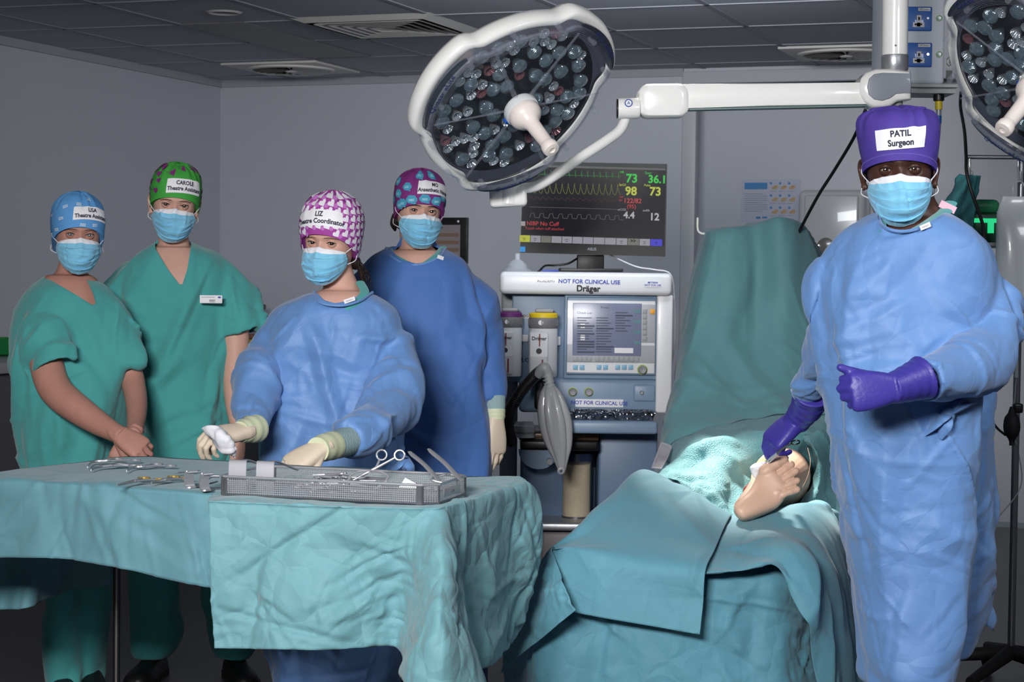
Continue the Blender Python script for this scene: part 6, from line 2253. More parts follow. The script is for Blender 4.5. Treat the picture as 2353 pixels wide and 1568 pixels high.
for b_ in ((2125, 1000, -.2), (2160, 1008, -.2), (2240, 925, -.16), (2215, 900, -.14), (2150, 975, -.21)):
    e = P(b_[0], b_[1], YE + b_[2])
    m.tube([kn, kn.lerp(e, .5) + Vector((0, -.012, .006)), e], [.010, .019, .006], 10, sub=6, flat=.35)
obj('gown_tie', m, gown_blue, pe, 60)
# gloves
gl = MB()
hv, hf = hand_raw(((62, 70, 30), (64, 74, 32), (66, 74, 34), (68, 74, 34)), splay=(4, 1, -2, -5), thumb=(16, -6, -4, 2), fat=1.12, scale=1.02)
V, F = place_hand(hv, hf, P(2052, 892, YE - .42), (-0.97, -0.12, -.10), (0.15, -0.96, 0.1), -1)
gl = raw_mb(V, F)
q = crspline(np.array([[*P(2122, 868, YE - .37), .054], [*P(2112, 872, YE - .375), .049], [*P(2090, 880, YE - .39), .044], [*P(2060, 890, YE - .41), .038], [*P(2045, 893, YE - .42), .035]]), 8)
rr = q[:, 3] * (1 + 0.015 * np.sin(np.arange(len(q)) * 1.1)); gl.tube(q[:, :3], rr, 32)
V, F = remesh(gl.verts(), gl.f, .003, 2); obj('glove', raw_mb(V, F), nitrile, pe, 80, label='purple nitrile glove')
hv, hf = hand_raw(((46, 24, 10), (50, 32, 16), (60, 50, 26), (66, 60, 34)), splay=(6, 2, -2, -5), thumb=(26, 6, 8, 42), fat=1.15, scale=1.06)
V, F = place_hand(hv, hf, P(1834, 962, YE + .46), (-0.74, -0.02, -.66), (-0.58, -0.42, 0.66), -1)
gl = raw_mb(V, F)
q = crspline(np.array([[*P(1867, 897, YE + .36), .055], [*P(1863, 910, YE + .38), .050], [*P(1856, 932, YE + .41), .046], [*P(1842, 952, YE + .44), .040], [*P(1828, 972, YE + .465), .036]]), 8)
rr = q[:, 3] * (1 + 0.02 * np.sin(np.arange(len(q)) * 1.1)); gl.tube(q[:, :3], rr, 32)
V, F = remesh(gl.verts(), gl.f, .003, 2); obj('glove', raw_mb(V, F), nitrile, pe, 80, label='purple nitrile glove')
for px_, yw in ((2030, -.1), (2140, .2)):
    add_shoe(pe, px_, YE, yw)
legs = MB()
for px_ in (2062, 2118):
    x = P(px_, 1500, YE).x
    legs.tube([(x, YE, 0.5), (x, YE + .01, 0.07)], [.066, .060], 20)
obj('scrub_trousers', legs, scrub_m, pe)
# ------------------------------------------------------------------ cloth
def cloth_mat(name, rgb, b):
    return mat(name, rgb, 0.62, spec=0.35, var=0.05, varscale=14, sheen=0.15, bump=b)


tdrape = cloth_mat('table_sheet', (104, 152, 161), [('noise', 700, 0.0005), ('ridge', 4, 0.006), ('fold', 5, 0.030), ('fold', 13, 0.012)])
tdrape2 = cloth_mat('table_sheet_dark', (94, 142, 154), [('noise', 700, 0.0005), ('ridge', 4, 0.005), ('fold', 4, 0.014)])
bdrape = cloth_mat('bed_sheet', (84, 140, 158), [('noise', 700, 0.0005), ('ridge', 5, 0.004), ('fold', 5, 0.020), ('fold', 14, 0.008)])
bdrape2 = cloth_mat('bed_sheet_panel', (90, 146, 163), [('noise', 420, 0.0010), ('ridge', 9, 0.002), ('fold', 4, 0.008)])
wdrape = cloth_mat('waffle_sheet', (84, 144, 152), [('voronoi', 260, 0.0022)])
sdrape = cloth_mat('screen_sheet', (92, 140, 148), [('noise', 700, 0.0005), ('ridge', 3, 0.006), ('fold', 3, 0.016)])


# ---- instrument table
ZT = 0.845
r1, r2, fl, nl = PZ(1020, 1168, ZT), PZ(1212, 1104, ZT), PZ(330, 1047, ZT), PZ(-86, 1092, ZT)
tb = thing('instrument_table', 'long steel instrument table hidden under the pale teal sheets, one leg showing', 'table', ((r1 + fl) / 2).xy.to_3d())
ctr = (r1 + r2 + fl + nl) / 4
def ins(p, k=0.96):
    q = ctr.lerp(p, k)
    return Vector((q.x, q.y, 0))
m = MB()
cs = [ins(nl), ins(r1), ins(r2), ins(fl)]
m.add([c + Vector((0, 0, ZT - 0.03)) for c in cs] + [c + Vector((0, 0, ZT - 0.005)) for c in cs], [(3, 2, 1, 0), (4, 5, 6, 7), (0, 1, 5, 4), (1, 2, 6, 5), (2, 3, 7, 6), (3, 0, 4, 7)])
obj('tabletop', m, M_('brushed_steel'), tb)
legp = [ins(nl, 0.985), ins(r1, 0.86), ins(r2, 0.82), Vector((P(268, 1400, 5.34).x, 5.34, 0))]
for c in legp:
    m = MB(); m.cyl(c + Vector((0, 0, 0.05)), c + Vector((0, 0, ZT - 0.03)), 0.0105, 18); m.sphere((c.x, c.y, 0.03), (0.018, 0.03, 0.03), 14)
    obj('leg', m, mat('leg_steel', (120, 116, 116), 0.35, 1.0), tb)
m = MB()
for i, j in ((0, 3), (1, 2)):
    m.cyl(legp[i] + Vector((0, 0, 0.13)), legp[j] + Vector((0, 0, 0.13)), 0.009, 12)
obj('stretcher', m, M_('leg_steel'), tb)


def tp(a, b):
    """table point: a along the front edge from the right corner to left (0..1), b from front to back"""
    p = r1.lerp(nl, a).lerp(r2.lerp(fl, a), b)
    return p


# sheet A: covers the whole top, hanging short over the left part of the front
cols = []
for px_, hem, yo in ((-160, 1300, 0.0), (-60, 1282, 0.02), (0, 1280, 0.01), (90, 1281, -0.01), (160, 1284, 0.015), (230, 1296, 0.0), (300, 1310, -0.012), (370, 1328, 0.008), (440, 1343, 0.0), (485, 1351, 0.0), (540, 1352, 0.0)):
    ey_ = 1098 + 0.0686 * px_
    e = PZ(px_, ey_, ZT + 0.002)
    if px_ > 470:
        e += Vector((0, 0.02, -0.004))
    bk = PZ(px_ + 60, 1084 - 0.118 * (px_ + 60) if px_ < 270 else 1048 + (px_ + 60 - 330) * 0.064, ZT + 0.002)
    h = P(px_ + 4, hem, e.y + yo)
    od = Vector((0.28, -0.96, 0)) * 0.012
    cols.append([bk, bk.lerp(e, 0.4), bk.lerp(e, 0.9), e + Vector((0, 0, -0.002)), e + od + Vector((0, 0, -0.02)), (e + od).lerp(h + od, 0.35), (e + od).lerp(h + od, 0.7), h + od])
G = np.array([[tuple(p) for p in c] for c in cols])
G = crspline(G, 12); G = crspline(G, 9, axis=1)
m = wrinkle(G, [(40, 11, 0.006, 0.02, 0.16, dict(zr=(0, 0.83))), (30, 12, 0.004, 0.012, 0.12, dict(zr=(0, 0.83), dirv=(0, 0, 1.5)))], [(9, 0.002, 3)])
sa_ = obj('table_sheet', m, tdrape2, None, 60, solid=0.0015)
tag(sa_, 'pale teal sheet over the left part of the instrument table with a short front hem', 'sheet')
# back skirt seen below the front hem
rows = [[(-120, 1150, 5.15), (0, 1130, 5.22), (80, 1120, 5.3), (160, 1110, 5.36), (260, 1100, 5.45)],
        [(-120, 1260, 5.12), (0, 1250, 5.22), (80, 1250, 5.24), (160, 1245, 5.36), (260, 1240, 5.4)],
        [(-120, 1340, 5.10), (0, 1335, 5.22), (75, 1330, 5.20), (160, 1310, 5.38), (258, 1300, 5.4)],
        [(-120, 1410, 5.08), (0, 1402, 5.2), (68, 1396, 5.16), (150, 1362, 5.4), (256, 1344, 5.42)]]
G = patch(rows, 12, 12)
m = wrinkle(G, [(18, 21, 0.008, 0.03, 0.2, dict(dirv=(0, 0, 2)))], [(6, 0.006, 5)])
tag(obj('rear_sheet', m, tdrape2, None, 60, solid=0.0015), 'teal sheet hanging lower behind the table front hem at the left edge', 'sheet')

# sheet B : right part with long front skirt, corner cone and right side
def colB(e, pts, inn):
    y0 = pts[0][2]
    return [inn, inn.lerp(e, 0.8), e, *[P(q[0], q[1], e.y - 0.016 + q[2] - y0) for q in pts]]
def E(px_, py_):
    return PZ(px_, py_, ZT + 0.006)
def inner(px_, py_):
    return PZ(px_, 1047 + 0.0646 * (px_ - 330) - 1.5, ZT + 0.005)
cB = [
    colB(E(478, 1150), [(479, 1162, 4.50), (482, 1240, 4.49), (484, 1330, 4.49), (488, 1410, 4.49), (490, 1491, 4.48)], inner(560, 1080)),
    colB(E(560, 1153), [(560, 1165, 4.46), (560, 1240, 4.455), (560, 1330, 4.45), (562, 1410, 4.44), (562, 1492, 4.44)], inner(640, 1082)),
    colB(E(660, 1157), [(658, 1170, 4.43), (656, 1240, 4.42), (650, 1330, 4.42), (645, 1410, 4.40), (640, 1493, 4.39)], inner(740, 1088)),
    colB(E(770, 1161), [(768, 1174, 4.39), (762, 1240, 4.385), (755, 1330, 4.38), (745, 1410, 4.37), (735, 1495, 4.36)], inner(840, 1092)),
    colB(E(870, 1164), [(866, 1177, 4.36), (860, 1250, 4.36), (850, 1330, 4.37), (840, 1410, 4.37), (832, 1490, 4.37)], inner(930, 1096)),
    colB(E(950, 1166), [(945, 1180, 4.34), (938, 1260, 4.35), (922, 1340, 4.38), (912, 1420, 4.40), (910, 1488, 4.40)], inner(990, 1100)),
    colB(E(985, 1166), [(982, 1182, 4.31), (968, 1270, 4.28), (946, 1370, 4.26), (928, 1450, 4.28), (915, 1540, 4.28)], inner(1030, 1102)),
    colB(E(1003, 1166), [(1001, 1184, 4.27), (994, 1280, 4.18), (978, 1390, 4.10), (955, 1480, 4.08), (935, 1580, 4.08)], inner(1045, 1103)),
    colB(E(1015, 1165), [(1015, 1182, 4.25), (1022, 1280, 4.14), (1022, 1400, 4.04), (1018, 1500, 4.0), (1015, 1660, 4.0)], inner(1060, 1104)),
    colB(E(1022, 1163), [(1026, 1180, 4.26), (1050, 1280, 4.20), (1074, 1400, 4.14), (1096, 1500, 4.12), (1118, 1600, 4.12)], inner(1075, 1105)),
    colB(E(1032, 1160), [(1034, 1178, 4.32), (1052, 1270, 4.36), (1066, 1380, 4.42), (1082, 1460, 4.44), (1100, 1545, 4.46)], inner(1090, 1105)),
    colB(E(1065, 1149), [(1070, 1168, 4.42), (1078, 1260, 4.44), (1090, 1360, 4.50), (1105, 1450, 4.52), (1118, 1535, 4.54)], inner(1100, 1106)),
    colB(E(1115, 1134), [(1122, 1152, 4.57), (1128, 1250, 4.58), (1132, 1350, 4.60), (1132, 1440, 4.62), (1135, 1525, 4.64)], inner(1112, 1106)),
    colB(E(1165, 1119), [(1178, 1138, 4.69), (1180, 1240, 4.74), (1172, 1350, 4.74), (1165, 1430, 4.75), (1156, 1505, 4.76)], inner(1125, 1105)),
    colB(E(1195, 1108), [(1216, 1122, 4.80), (1226, 1220, 4.80), (1208, 1330, 4.82), (1190, 1410, 4.84), (1172, 1480, 4.86)], inner(1130, 1103)),
    colB(E(1206, 1103), [(1236, 1130, 4.88), (1253, 1190, 4.88), (1240, 1290, 4.90), (1215, 1380, 4.92), (1185, 1460, 4.94)], inner(1130, 1100)),
    colB(E(1195, 1099), [(1215, 1115, 4.97), (1240, 1190, 5.02), (1225, 1290, 5.05), (1200, 1380, 5.05), (1175, 1450, 5.06)], inner(1120, 1098)),
]
G = np.array([[tuple(p) for p in c] for c in cB])
G = crspline(G, 20); G = crspline(G, 16, axis=1)
m = wrinkle(G, [(80, 31, 0.008, 0.024, 0.13, dict(zr=(0, 0.795))), (90, 32, 0.0055, 0.008, 0.07, dict(zr=(0, 0.795))), (10, 33, 0.010, 0.03, 0.3, dict(zr=(0.3, 0.8)))], [(7, 0.004, 8)])
sb_ = obj('table_sheet', m, tdrape, None, 70, solid=0.0015)
tag(sb_, 'crumpled pale teal sheet over the right end of the table with a long corner fold', 'sheet')

# ---- operating bed
BU = Vector((0.26, 0.965, 0)).normalized()
BR = Vector((0.965, -0.26, 0)).normalized()
b0 = P(1640, 1300, 5.02); b0.z = 0
TBed = Matrix(((BR.x, BU.x, 0, b0.x), (BR.y, BU.y, 0, b0.y), (0, 0, 1, 0), (0, 0, 0, 1)))
bd = thing('operating_bed', 'operating bed on a central column, completely hidden under teal sheets', 'bed', b0)
m = MB(); m.box((-0.24, 0.03, 0.52), (0.26, 1.30, 0.62), 0, TBed, bev=0.03); obj('mattress', m, M_('black_matt'), bd)
m = MB(); m.box((-0.16, 0.35, 0.12), (0.16, 1.0, 0.53), 0, TBed, bev=0.02); obj('column', m, M_('mid_grey'), bd)
m = MB(); m.box((-0.28, 0.15, 0.0), (0.28, 1.3, 0.13), 0, TBed, bev=0.03); obj('base', m, M_('dark_grey'), bd)
m = MB(); m.add([TBed @ Vector(v) for v in ((-0.28, 1.75, 0.6), (0.0, 1.75, 0.6), (0.0, 1.82, 0.6), (-0.28, 1.82, 0.6), (-0.28, 2.26, 1.35), (-0.12, 2.26, 1.35), (-0.12, 2.32, 1.35), (-0.28, 2.32, 1.35))], [(3, 2, 1, 0), (4, 5, 6, 7), (0, 1, 5, 4), (1, 2, 6, 5), (2, 3, 7, 6), (3, 0, 4, 7)]); obj('backrest', m, M_('black_matt'), bd)


def sheet(name, rows, su, sv, mt, cre, fold, label, solid=0.0015, parent=None):
    G = patch(rows, su, sv)
    m = wrinkle(G, cre, fold)
    o = obj(name, m, mt, parent, 70, solid=solid)
    if label:
        tag(o, label, 'sheet')
    return o


# tall screen at the back
xs = np.array([0, .02, 0.2, 0.4, 0.6, 0.8, 1.0])
def scr_row(xl, xr, ys, Y, dY=(0.35, 0.02, -0.03, 0.0, -0.05, 0.02, 0.15)):
    return [(xl + (xr - xl) * t_, ys[0] + (ys[1] - ys[0]) * t_ if not callable(ys) else ys(xl + (xr - xl) * t_), Y + d_) for t_, d_ in zip(xs, dY)]
def topy(x):
    return np.interp(x, [1610, 1622, 1640, 1700, 1760, 1800, 1826, 1840, 1860, 1905, 1950], [545, 532, 527, 526, 515, 507, 502, 512, 538, 612, 690])
rowsA = [scr_row(1630, 1900, lambda x: topy(x) + 6, 7.35), scr_row(1622, 1905, topy, 7.12), scr_row(1618, 1912, lambda x: topy(x) + 14, 7.02),
         scr_row(1600, 1935, (640, 740), 6.98), scr_row(1582, 1950, (760, 820), 6.92), scr_row(1557, 1960, (850, 900), 6.8), scr_row(1533, 1965, (940, 960), 6.62), scr_row(1515, 1965, (1020, 1020), 6.4), scr_row(1503, 1965, (1090, 1060), 6.2)]
sheet('screen_sheet', rowsA, 14, 16, sdrape, [(16, 41, 0.012, 0.05, 0.5, dict(dirv=(-0.1, 0.1, 1.5))), (40, 42, 0.004, 0.012, 0.14), (5, 45, 0.006, 0.02, 0.4, dict(dirv=(1, 0, 0))), (7, 46, 0.007, 0.008, 0.6, dict(dirv=(-1.2, -1.5, 9))), (6, 47, 0.006, 0.008, 0.5, dict(dirv=(9, 0, -1)))], [(4, 0.010, 7)],
      'tall dark teal sheet draped over a raised screen behind the model foot')
# waffle drape behind/left of the foot
rowsD = [[(1508, 1040, 6.25), (1580, 1000, 6.25), (1680, 975, 6.3), (1780, 960, 6.3), (1860, 955, 6.3), (1930, 960, 6.35)],
         [(1522, 1052, 5.95), (1590, 1012, 5.9), (1660, 1000, 5.9), (1760, 1000, 5.9), (1850, 985, 5.95), (1930, 1000, 6.1)],
         [(1540, 1066, 5.8), (1585, 1028, 5.7), (1650, 1014, 5.7), (1745, 1030, 5.8), (1850, 1015, 5.9), (1930, 1040, 6.05)],
         [(1530, 1078, 5.62), (1595, 1064, 5.6), (1665, 1050, 5.62), (1735, 1062, 5.75), (1845, 1060, 5.95), (1935, 1080, 5.95)],
         [(1500, 1084, 5.5), (1590, 1084, 5.5), (1662, 1074, 5.56), (1725, 1078, 5.72), (1845, 1110, 5.85), (1940, 1120, 5.85)],
         [(1510, 1096, 5.42), (1585, 1112, 5.45), (1650, 1112, 5.48), (1705, 1110, 5.62), (1840, 1150, 5.75), (1945, 1150, 5.75)],
         [(1560, 1120, 5.36), (1610, 1140, 5.38), (1655, 1155, 5.4), (1690, 1165, 5.45), (1820, 1170, 5.6), (1940, 1180, 5.65)],
         [(1600, 1150, 5.33), (1630, 1170, 5.33), (1665, 1185, 5.33), (1700, 1195, 5.33), (1820, 1190, 5.5), (1950, 1210, 5.6)]]
sheet('waffle_sheet', rowsD, 12, 14, wdrape, [(30, 51, 0.010, 0.03, 0.16), (40, 52, 0.004, 0.010, 0.08)], [(9, 0.010, 12)],
      'teal textured sheet mounded left of the model foot in the bright light')
# dark gap and right lip around the leg
rowsR = [[(1822, 1005, 5.98), (1850, 998, 5.9), (1880, 990, 5.95), (1925, 985, 6.1)],
         [(1856, 1022, 5.86), (1872, 1030, 5.78), (1895, 1035, 5.9), (1930, 1040, 6.0)],
         [(1870, 1060, 5.8), (1884, 1068, 5.72), (1902, 1075, 5.85), (1935, 1090, 5.95)],
         [(1868, 1110, 5.7), (1882, 1118, 5.64), (1898, 1125, 5.75), (1940, 1140, 5.85)],
         [(1838, 1160, 5.55), (1858, 1160, 5.5), (1885, 1162, 5.6), (1945, 1180, 5.75)]]
sheet('leg_opening_cuff', rowsR, 10, 10, wdrape, [(14, 61, 0.006, 0.02, 0.1)], [(14, 0.006, 4)], 'teal textured sheet edge folded up right of the model leg')
# lower sheet on the foot end of the bed
rows1 = [[(1180, 1330, 5.45), (1290, 1290, 5.2), (1400, 1275, 5.05), (1550, 1270, 5.05), (1700, 1265, 5.05), (1800, 1260, 5.08), (1870, 1255, 5.2), (1925, 1230, 5.4)],
         [(1165, 1400, 5.4), (1280, 1335, 5.0), (1400, 1325, 4.92), (1550, 1325, 4.90), (1700, 1325, 4.90), (1800, 1325, 4.93), (1880, 1330, 5.1), (1945, 1300, 5.4)],
         [(1160, 1460, 5.38), (1262, 1420, 4.98), (1395, 1410, 4.91), (1550, 1410, 4.88), (1700, 1410, 4.89), (1800, 1410, 4.92), (1880, 1410, 5.1), (1955, 1400, 5.4)],
         [(1160, 1530, 5.36), (1250, 1500, 4.96), (1392, 1500, 4.90), (1550, 1500, 4.87), (1700, 1500, 4.88), (1810, 1500, 4.92), (1890, 1500, 5.1), (1960, 1500, 5.4)],
         [(1165, 1620, 5.34), (1238, 1640, 4.94), (1390, 1640, 4.89), (1550, 1640, 4.86), (1700, 1640, 4.87), (1820, 1640, 4.90), (1900, 1640, 5.1), (1970, 1640, 5.4)]]
sheet('bed_sheet', rows1, 22, 22, bdrape, [(90, 71, 0.008, 0.018, 0.09, dict(zr=(0.2, 0.5))), (8, 72, 0.012, 0.05, 0.4, dict(dirv=(0, 0, 2))), (3, 74, 0.006, 0.008, 0.9, dict(dirv=(1.5, 0, 0)))], [(7, 0.006, 15)],
      'teal sheet hanging down the foot end of the operating bed to the floor')
rows3 = [[(1660, 1196, 5.45), (1740, 1185, 5.45), (1800, 1178, 5.45), (1850, 1172, 5.5), (1890, 1178, 5.6), (1920, 1195, 5.7), (1945, 1215, 5.85)],
         [(1668, 1188, 5.27), (1740, 1176, 5.27), (1800, 1166, 5.28), (1850, 1160, 5.32), (1890, 1166, 5.42), (1922, 1186, 5.52), (1948, 1212, 5.7)],
         [(1655, 1232, 5.08), (1732, 1230, 5.08), (1800, 1222, 5.1), (1862, 1222, 5.12), (1912, 1240, 5.2), (1946, 1270, 5.35), (1962, 1300, 5.6)],
         [(1632, 1283, 4.92), (1716, 1282, 4.90), (1795, 1272, 4.90), (1858, 1300, 4.92), (1915, 1350, 5.0), (1955, 1400, 5.2), (1972, 1400, 5.5)],
         [(1612, 1316, 4.84), (1704, 1309, 4.82), (1786, 1300, 4.83), (1856, 1390, 4.86), (1910, 1460, 4.96), (1964, 1500, 5.15), (1982, 1500, 5.5)],
         [(1612, 1317, 4.84), (1704, 1310, 4.82), (1787, 1301, 4.83), (1850, 1450, 4.86), (1895, 1650, 4.96), (1972, 1650, 5.12), (1990, 1650, 5.5)]]
sheet('foot_sheet', rows3, 18, 22, bdrape2, [(22, 81, 0.006, 0.02, 0.16), (14, 83, 0.018, 0.05, 0.35, dict(zr=(0, 0.6), dirv=(0.1, 0, 2)))], [(8, 0.006, 21)],
      'teal sheet laid under the model heel, falling over the right side of the bed')
rows2 = [[(1272, 1290, 5.12), (1335, 1262, 5.3), (1405, 1195, 5.45), (1478, 1115, 5.6), (1560, 1135, 5.55), (1622, 1165, 5.45), (1684, 1195, 5.38)],
         [(1267, 1259, 4.95), (1330, 1204, 5.06), (1400, 1144, 5.22), (1475, 1079, 5.4), (1560, 1118, 5.35), (1620, 1150, 5.3), (1680, 1186, 5.25)],
         [(1270, 1261, 4.93), (1345, 1228, 4.99), (1425, 1180, 5.10), (1500, 1140, 5.2), (1565, 1165, 5.17), (1620, 1188, 5.13), (1664, 1214, 5.1)],
         [(1276, 1262, 4.91), (1352, 1252, 4.92), (1428, 1235, 4.96), (1500, 1225, 5.0), (1562, 1235, 4.98), (1608, 1248, 4.95), (1642, 1265, 4.93)],
         [(1268, 1264, 4.93), (1360, 1272, 4.865), (1430, 1281, 4.85), (1500, 1290, 4.84), (1560, 1297, 4.83), (1595, 1302, 4.82), (1622, 1308, 4.815)],
         [(1278, 1330, 4.89), (1370, 1340, 4.84), (1435, 1350, 4.83), (1500, 1361, 4.825), (1555, 1372, 4.82), (1590, 1380, 4.81), (1615, 1385, 4.80)],
         [(1300, 1405, 4.87), (1380, 1420, 4.83), (1440, 1430, 4.82), (1505, 1441, 4.81), (1555, 1450, 4.80), (1585, 1455, 4.795), (1608, 1459, 4.79)]]
G2 = patch(rows2, 18, 16)
m = wrinkle(G2, [(14, 91, 0.004, 0.02, 0.2), (30, 92, 0.002, 0.006, 0.06, dict(zr=(0, 0.65)))], [(6, 0.004, 31)])
rowsF = [[(1263, 1261, 4.94), (1265, 1260, 4.94), (1267, 1260, 4.93), (1270, 1261, 4.92)],
         [(1214, 1345, 4.98), (1238, 1342, 4.92), (1262, 1340, 4.86), (1294, 1333, 4.82)],
         [(1174, 1440, 5.0), (1212, 1425, 4.92), (1256, 1400, 4.84), (1308, 1370, 4.79)],
         [(1150, 1548, 5.0), (1200, 1502, 4.92), (1258, 1457, 4.84), (1322, 1403, 4.78)]]
G3 = patch(rowsF, 22, 14)
mf = wrinkle(G3, [(60, 93, 0.0035, 0.008, 0.05)], [(9, 0.004, 33)])
m.join(mf)
tag(obj('side_sheet', m, bdrape2, None, 50, solid=0.0016), 'teal sheet peaked like a tent left of the foot with one corner folded back', 'sheet')
# clear pouch edge
rowsP = [[(1518, 1016, 5.98), (1545, 1024, 5.9)], [(1508, 1045, 5.85), (1535, 1052, 5.78)], [(1496, 1076, 5.7), (1520, 1078, 5.65)]]
G = patch(rowsP, 8, 8); m = MB(); m.grid(G); tag(obj('clear_pouch', m, mat('pouch_film', (226, 216, 224), 0.15, alpha=0.5, coat=0.6), None, 60, solid=0.001), 'clear plastic film flap at the left edge of the textured sheet', 'pouch')
# ------------------------------------------------------------------ leg model
model_skin = mat('model_skin', (206, 170, 148), 0.42, spec=0.4, sub=0.1, bump=[('noise', 60, 0.0006)])
hc = P(1716, 1160, 5.16)
ax_ = (P(1802, 1092.4, 5.20) - hc).normalized()
side = P(1654, 1081, 5.20) - hc          # towards the big toe
nrm_s = ax_.cross(side).normalized()
if nrm_s.y > 0:
    nrm_s = -nrm_s
bb = nrm_s.cross(ax_).normalized()
if bb.dot(side) < 0:
    bb = -bb
U = 5.18 / FPX


def FP(a, b, d=0.0):
    return hc + ax_ * (a * U) + bb * (b * U) - nrm_s * d


lm = thing('leg_model', 'skin-coloured practice foot and lower leg, sole facing forward, poking out of the sheets', 'leg model', (hc.x, hc.y, hc.z - 0.04))
m = MB()
rings = []
for a, b0, b1, f, bk in crspline(np.array([(-29, -8, 2, .012, .03), (-25, -18, 12, .004, .045), (-14, -25, 19, .0, .06), (8, -32, 23, .0, .07), (32, -38, 26, .003, .075), (58, -44, 35, .006, .070), (80, -42, 46, .003, .055), (94, -36, 50, .0, .042), (103, -30, 47, .002, .032), (109, -22, 40, .006, .024)], float), 3):
    t_ = np.arange(32) * 2 * PI / 32
    c, s = np.cos(t_), np.sin(t_)
    r = 1 / (np.abs(c) ** 2.6 + np.abs(s) ** 2.6) ** (1 / 2.6)
    mid, hw = (b0 + b1) / 2, (b1 - b0) / 2
    rings.append([tuple(FP(a, mid + hw * c[i] * r[i], (f + bk) / 2 + (bk - f) / 2 * s[i] * r[i])) for i in range(32)])
m.loft(rings)
for base, tip, r0, r1_ in (((92, 36), (142, 33), 16.5, 14.5), ((98, 10), (150, 11), 8.6, 8.8), ((95, -5), (148, -8), 8.2, 8.3), ((88, -18), (134, -27), 8.2, 8.3), ((78, -30), (120, -43), 8.2, 8.6)):
    n = 6
    pts, rr = [], []
    for i in range(n):
        q = i / (n - 1)
        a = base[0] + (tip[0] - base[0]) * q; b = base[1] + (tip[1] - base[1]) * q
        d = .016 - .006 * math.sin(PI * q) - (0.004 if q > .8 else 0)
        rad = (r0 + (r1_ - r0) * q) * U * (0.86 if 0.3 < q < 0.6 else 1.0)
        pts.append(FP(a, b, d)); rr.append(rad)
    m.tube(pts, rr, 16, roundend=True)
m.sphere(tuple(FP(92, 28, .016)), (.022, .016, .022), 16)
m.sphere(tuple(FP(78, -22, .018)), (.020, .015, .020), 16)
m.tube([FP(0, -2, .04), P(1742, 1140, 5.28), P(1772, 1118, 5.42), P(1790, 1103, 5.6), P(1798, 1095, 5.8), P(1802, 1090, 5.98)], [.034, .040, .060, .082, .086, .084], 36, sub=5)
V, F = remesh(m.verts(), m.f, 0.0021, 2, 0.5)
obj('foot_and_leg', raw_mb(V, F), model_skin, lm, 80)
m = MB(); m.tube([P(1706, 1136, 5.36), P(1712, 1124, 5.36), P(1724, 1112, 5.38), P(1738, 1104, 5.40)], [.001, .0065, .0055, .001], 10, sub=6, flat=.6)
obj('incision', m, mat('incision_red', (128, 46, 30), 0.35), lm, label='dark red cut in the calf')
m = MB(); m.tube([P(1856, 1030, 5.62), P(1862, 1060, 5.55), P(1856, 1095, 5.50), P(1838, 1130, 5.45), P(1818, 1158, 5.38)], .0008, 6, sub=6); obj('seam_line', m, mat('seam_tan', (160, 124, 104), 0.5), lm)
m = MB(); m.sphere(tuple(P(1762, 1172, 5.2)), (.016, .006, .006), 12); obj('metal_stud', m, M_('dark_steel'), lm)
# gauze and sponge on the shin
m = MB()
c = P(1749, 1074, 5.30)
rs_ = np.random.RandomState(4)
m.sphere(tuple(c), (.015, .012, .016), 28); m.sphere(tuple(c + Vector((.006, -.002, .008))), (.010, .009, .009), 24)
V, F = remesh(m.verts(), m.f, .0022, 2); V = displace(V, F, [(20, 5, .006, .008, .03)]); tag(obj('gauze_swab', raw_mb(V, F), mat('gauze_white', (226, 226, 232), 0.8, bump=[('noise', 500, .0008)]), None, 80), 'small white gauze swab tucked against the ball of the model foot', 'gauze')
rowsS = [[(1742, 1062, 5.42), (1752, 1054, 5.42), (1764, 1046, 5.43)], [(1738, 1070, 5.38), (1750, 1060, 5.38), (1762, 1052, 5.39)], [(1742, 1076, 5.36), (1752, 1066, 5.36), (1764, 1058, 5.37)]]
G = patch(rowsS, 6, 6); m = MB(); m.grid(G); tag(obj('green_swab', m, mat('swab_green', (150, 160, 104), 0.8), None, 60, solid=.004), 'small olive green pad under the purple gloved fingertips', 'pad')
# needle holder in the gloved hand
nh = thing('needle_holder', 'steel needle holder held in the purple gloved hand above the foot model', 'surgical tool', P(1790, 1045, 5.28))
m = MB(); m.tube([P(1758, 1066, 5.22), P(1770, 1054, 5.19), P(1786, 1042, 5.16)], [.0012, .003, .0036], 10, sub=4); m.tube([P(1763, 1068, 5.22), P(1774, 1057, 5.19), P(1787, 1044, 5.16)], [.0012, .003, .0036], 10, sub=4); obj('jaws', m, M_('steel'), nh)
m = MB(); m.tube([P(1786, 1043, 5.16), P(1800, 1030, 5.14), P(1816, 1021, 5.12)], .0028, 10, sub=4); obj('shank', m, M_('dark_steel'), nh)
m = MB()
aa = np.linspace(0, 2 * PI, 28)
cc = P(1828, 1017, 5.12)
m.tube([cc + Vector((.011 * math.cos(a), .010 * math.sin(a) * .8, .0045 * math.sin(a) + .002 * math.cos(a))) for a in aa], .0022, 8, caps=False); obj('finger_ring', m, M_('black_plastic'), nh)


# ------------------------------------------------------------------ instruments on the table
ZI = ZT + 0.012


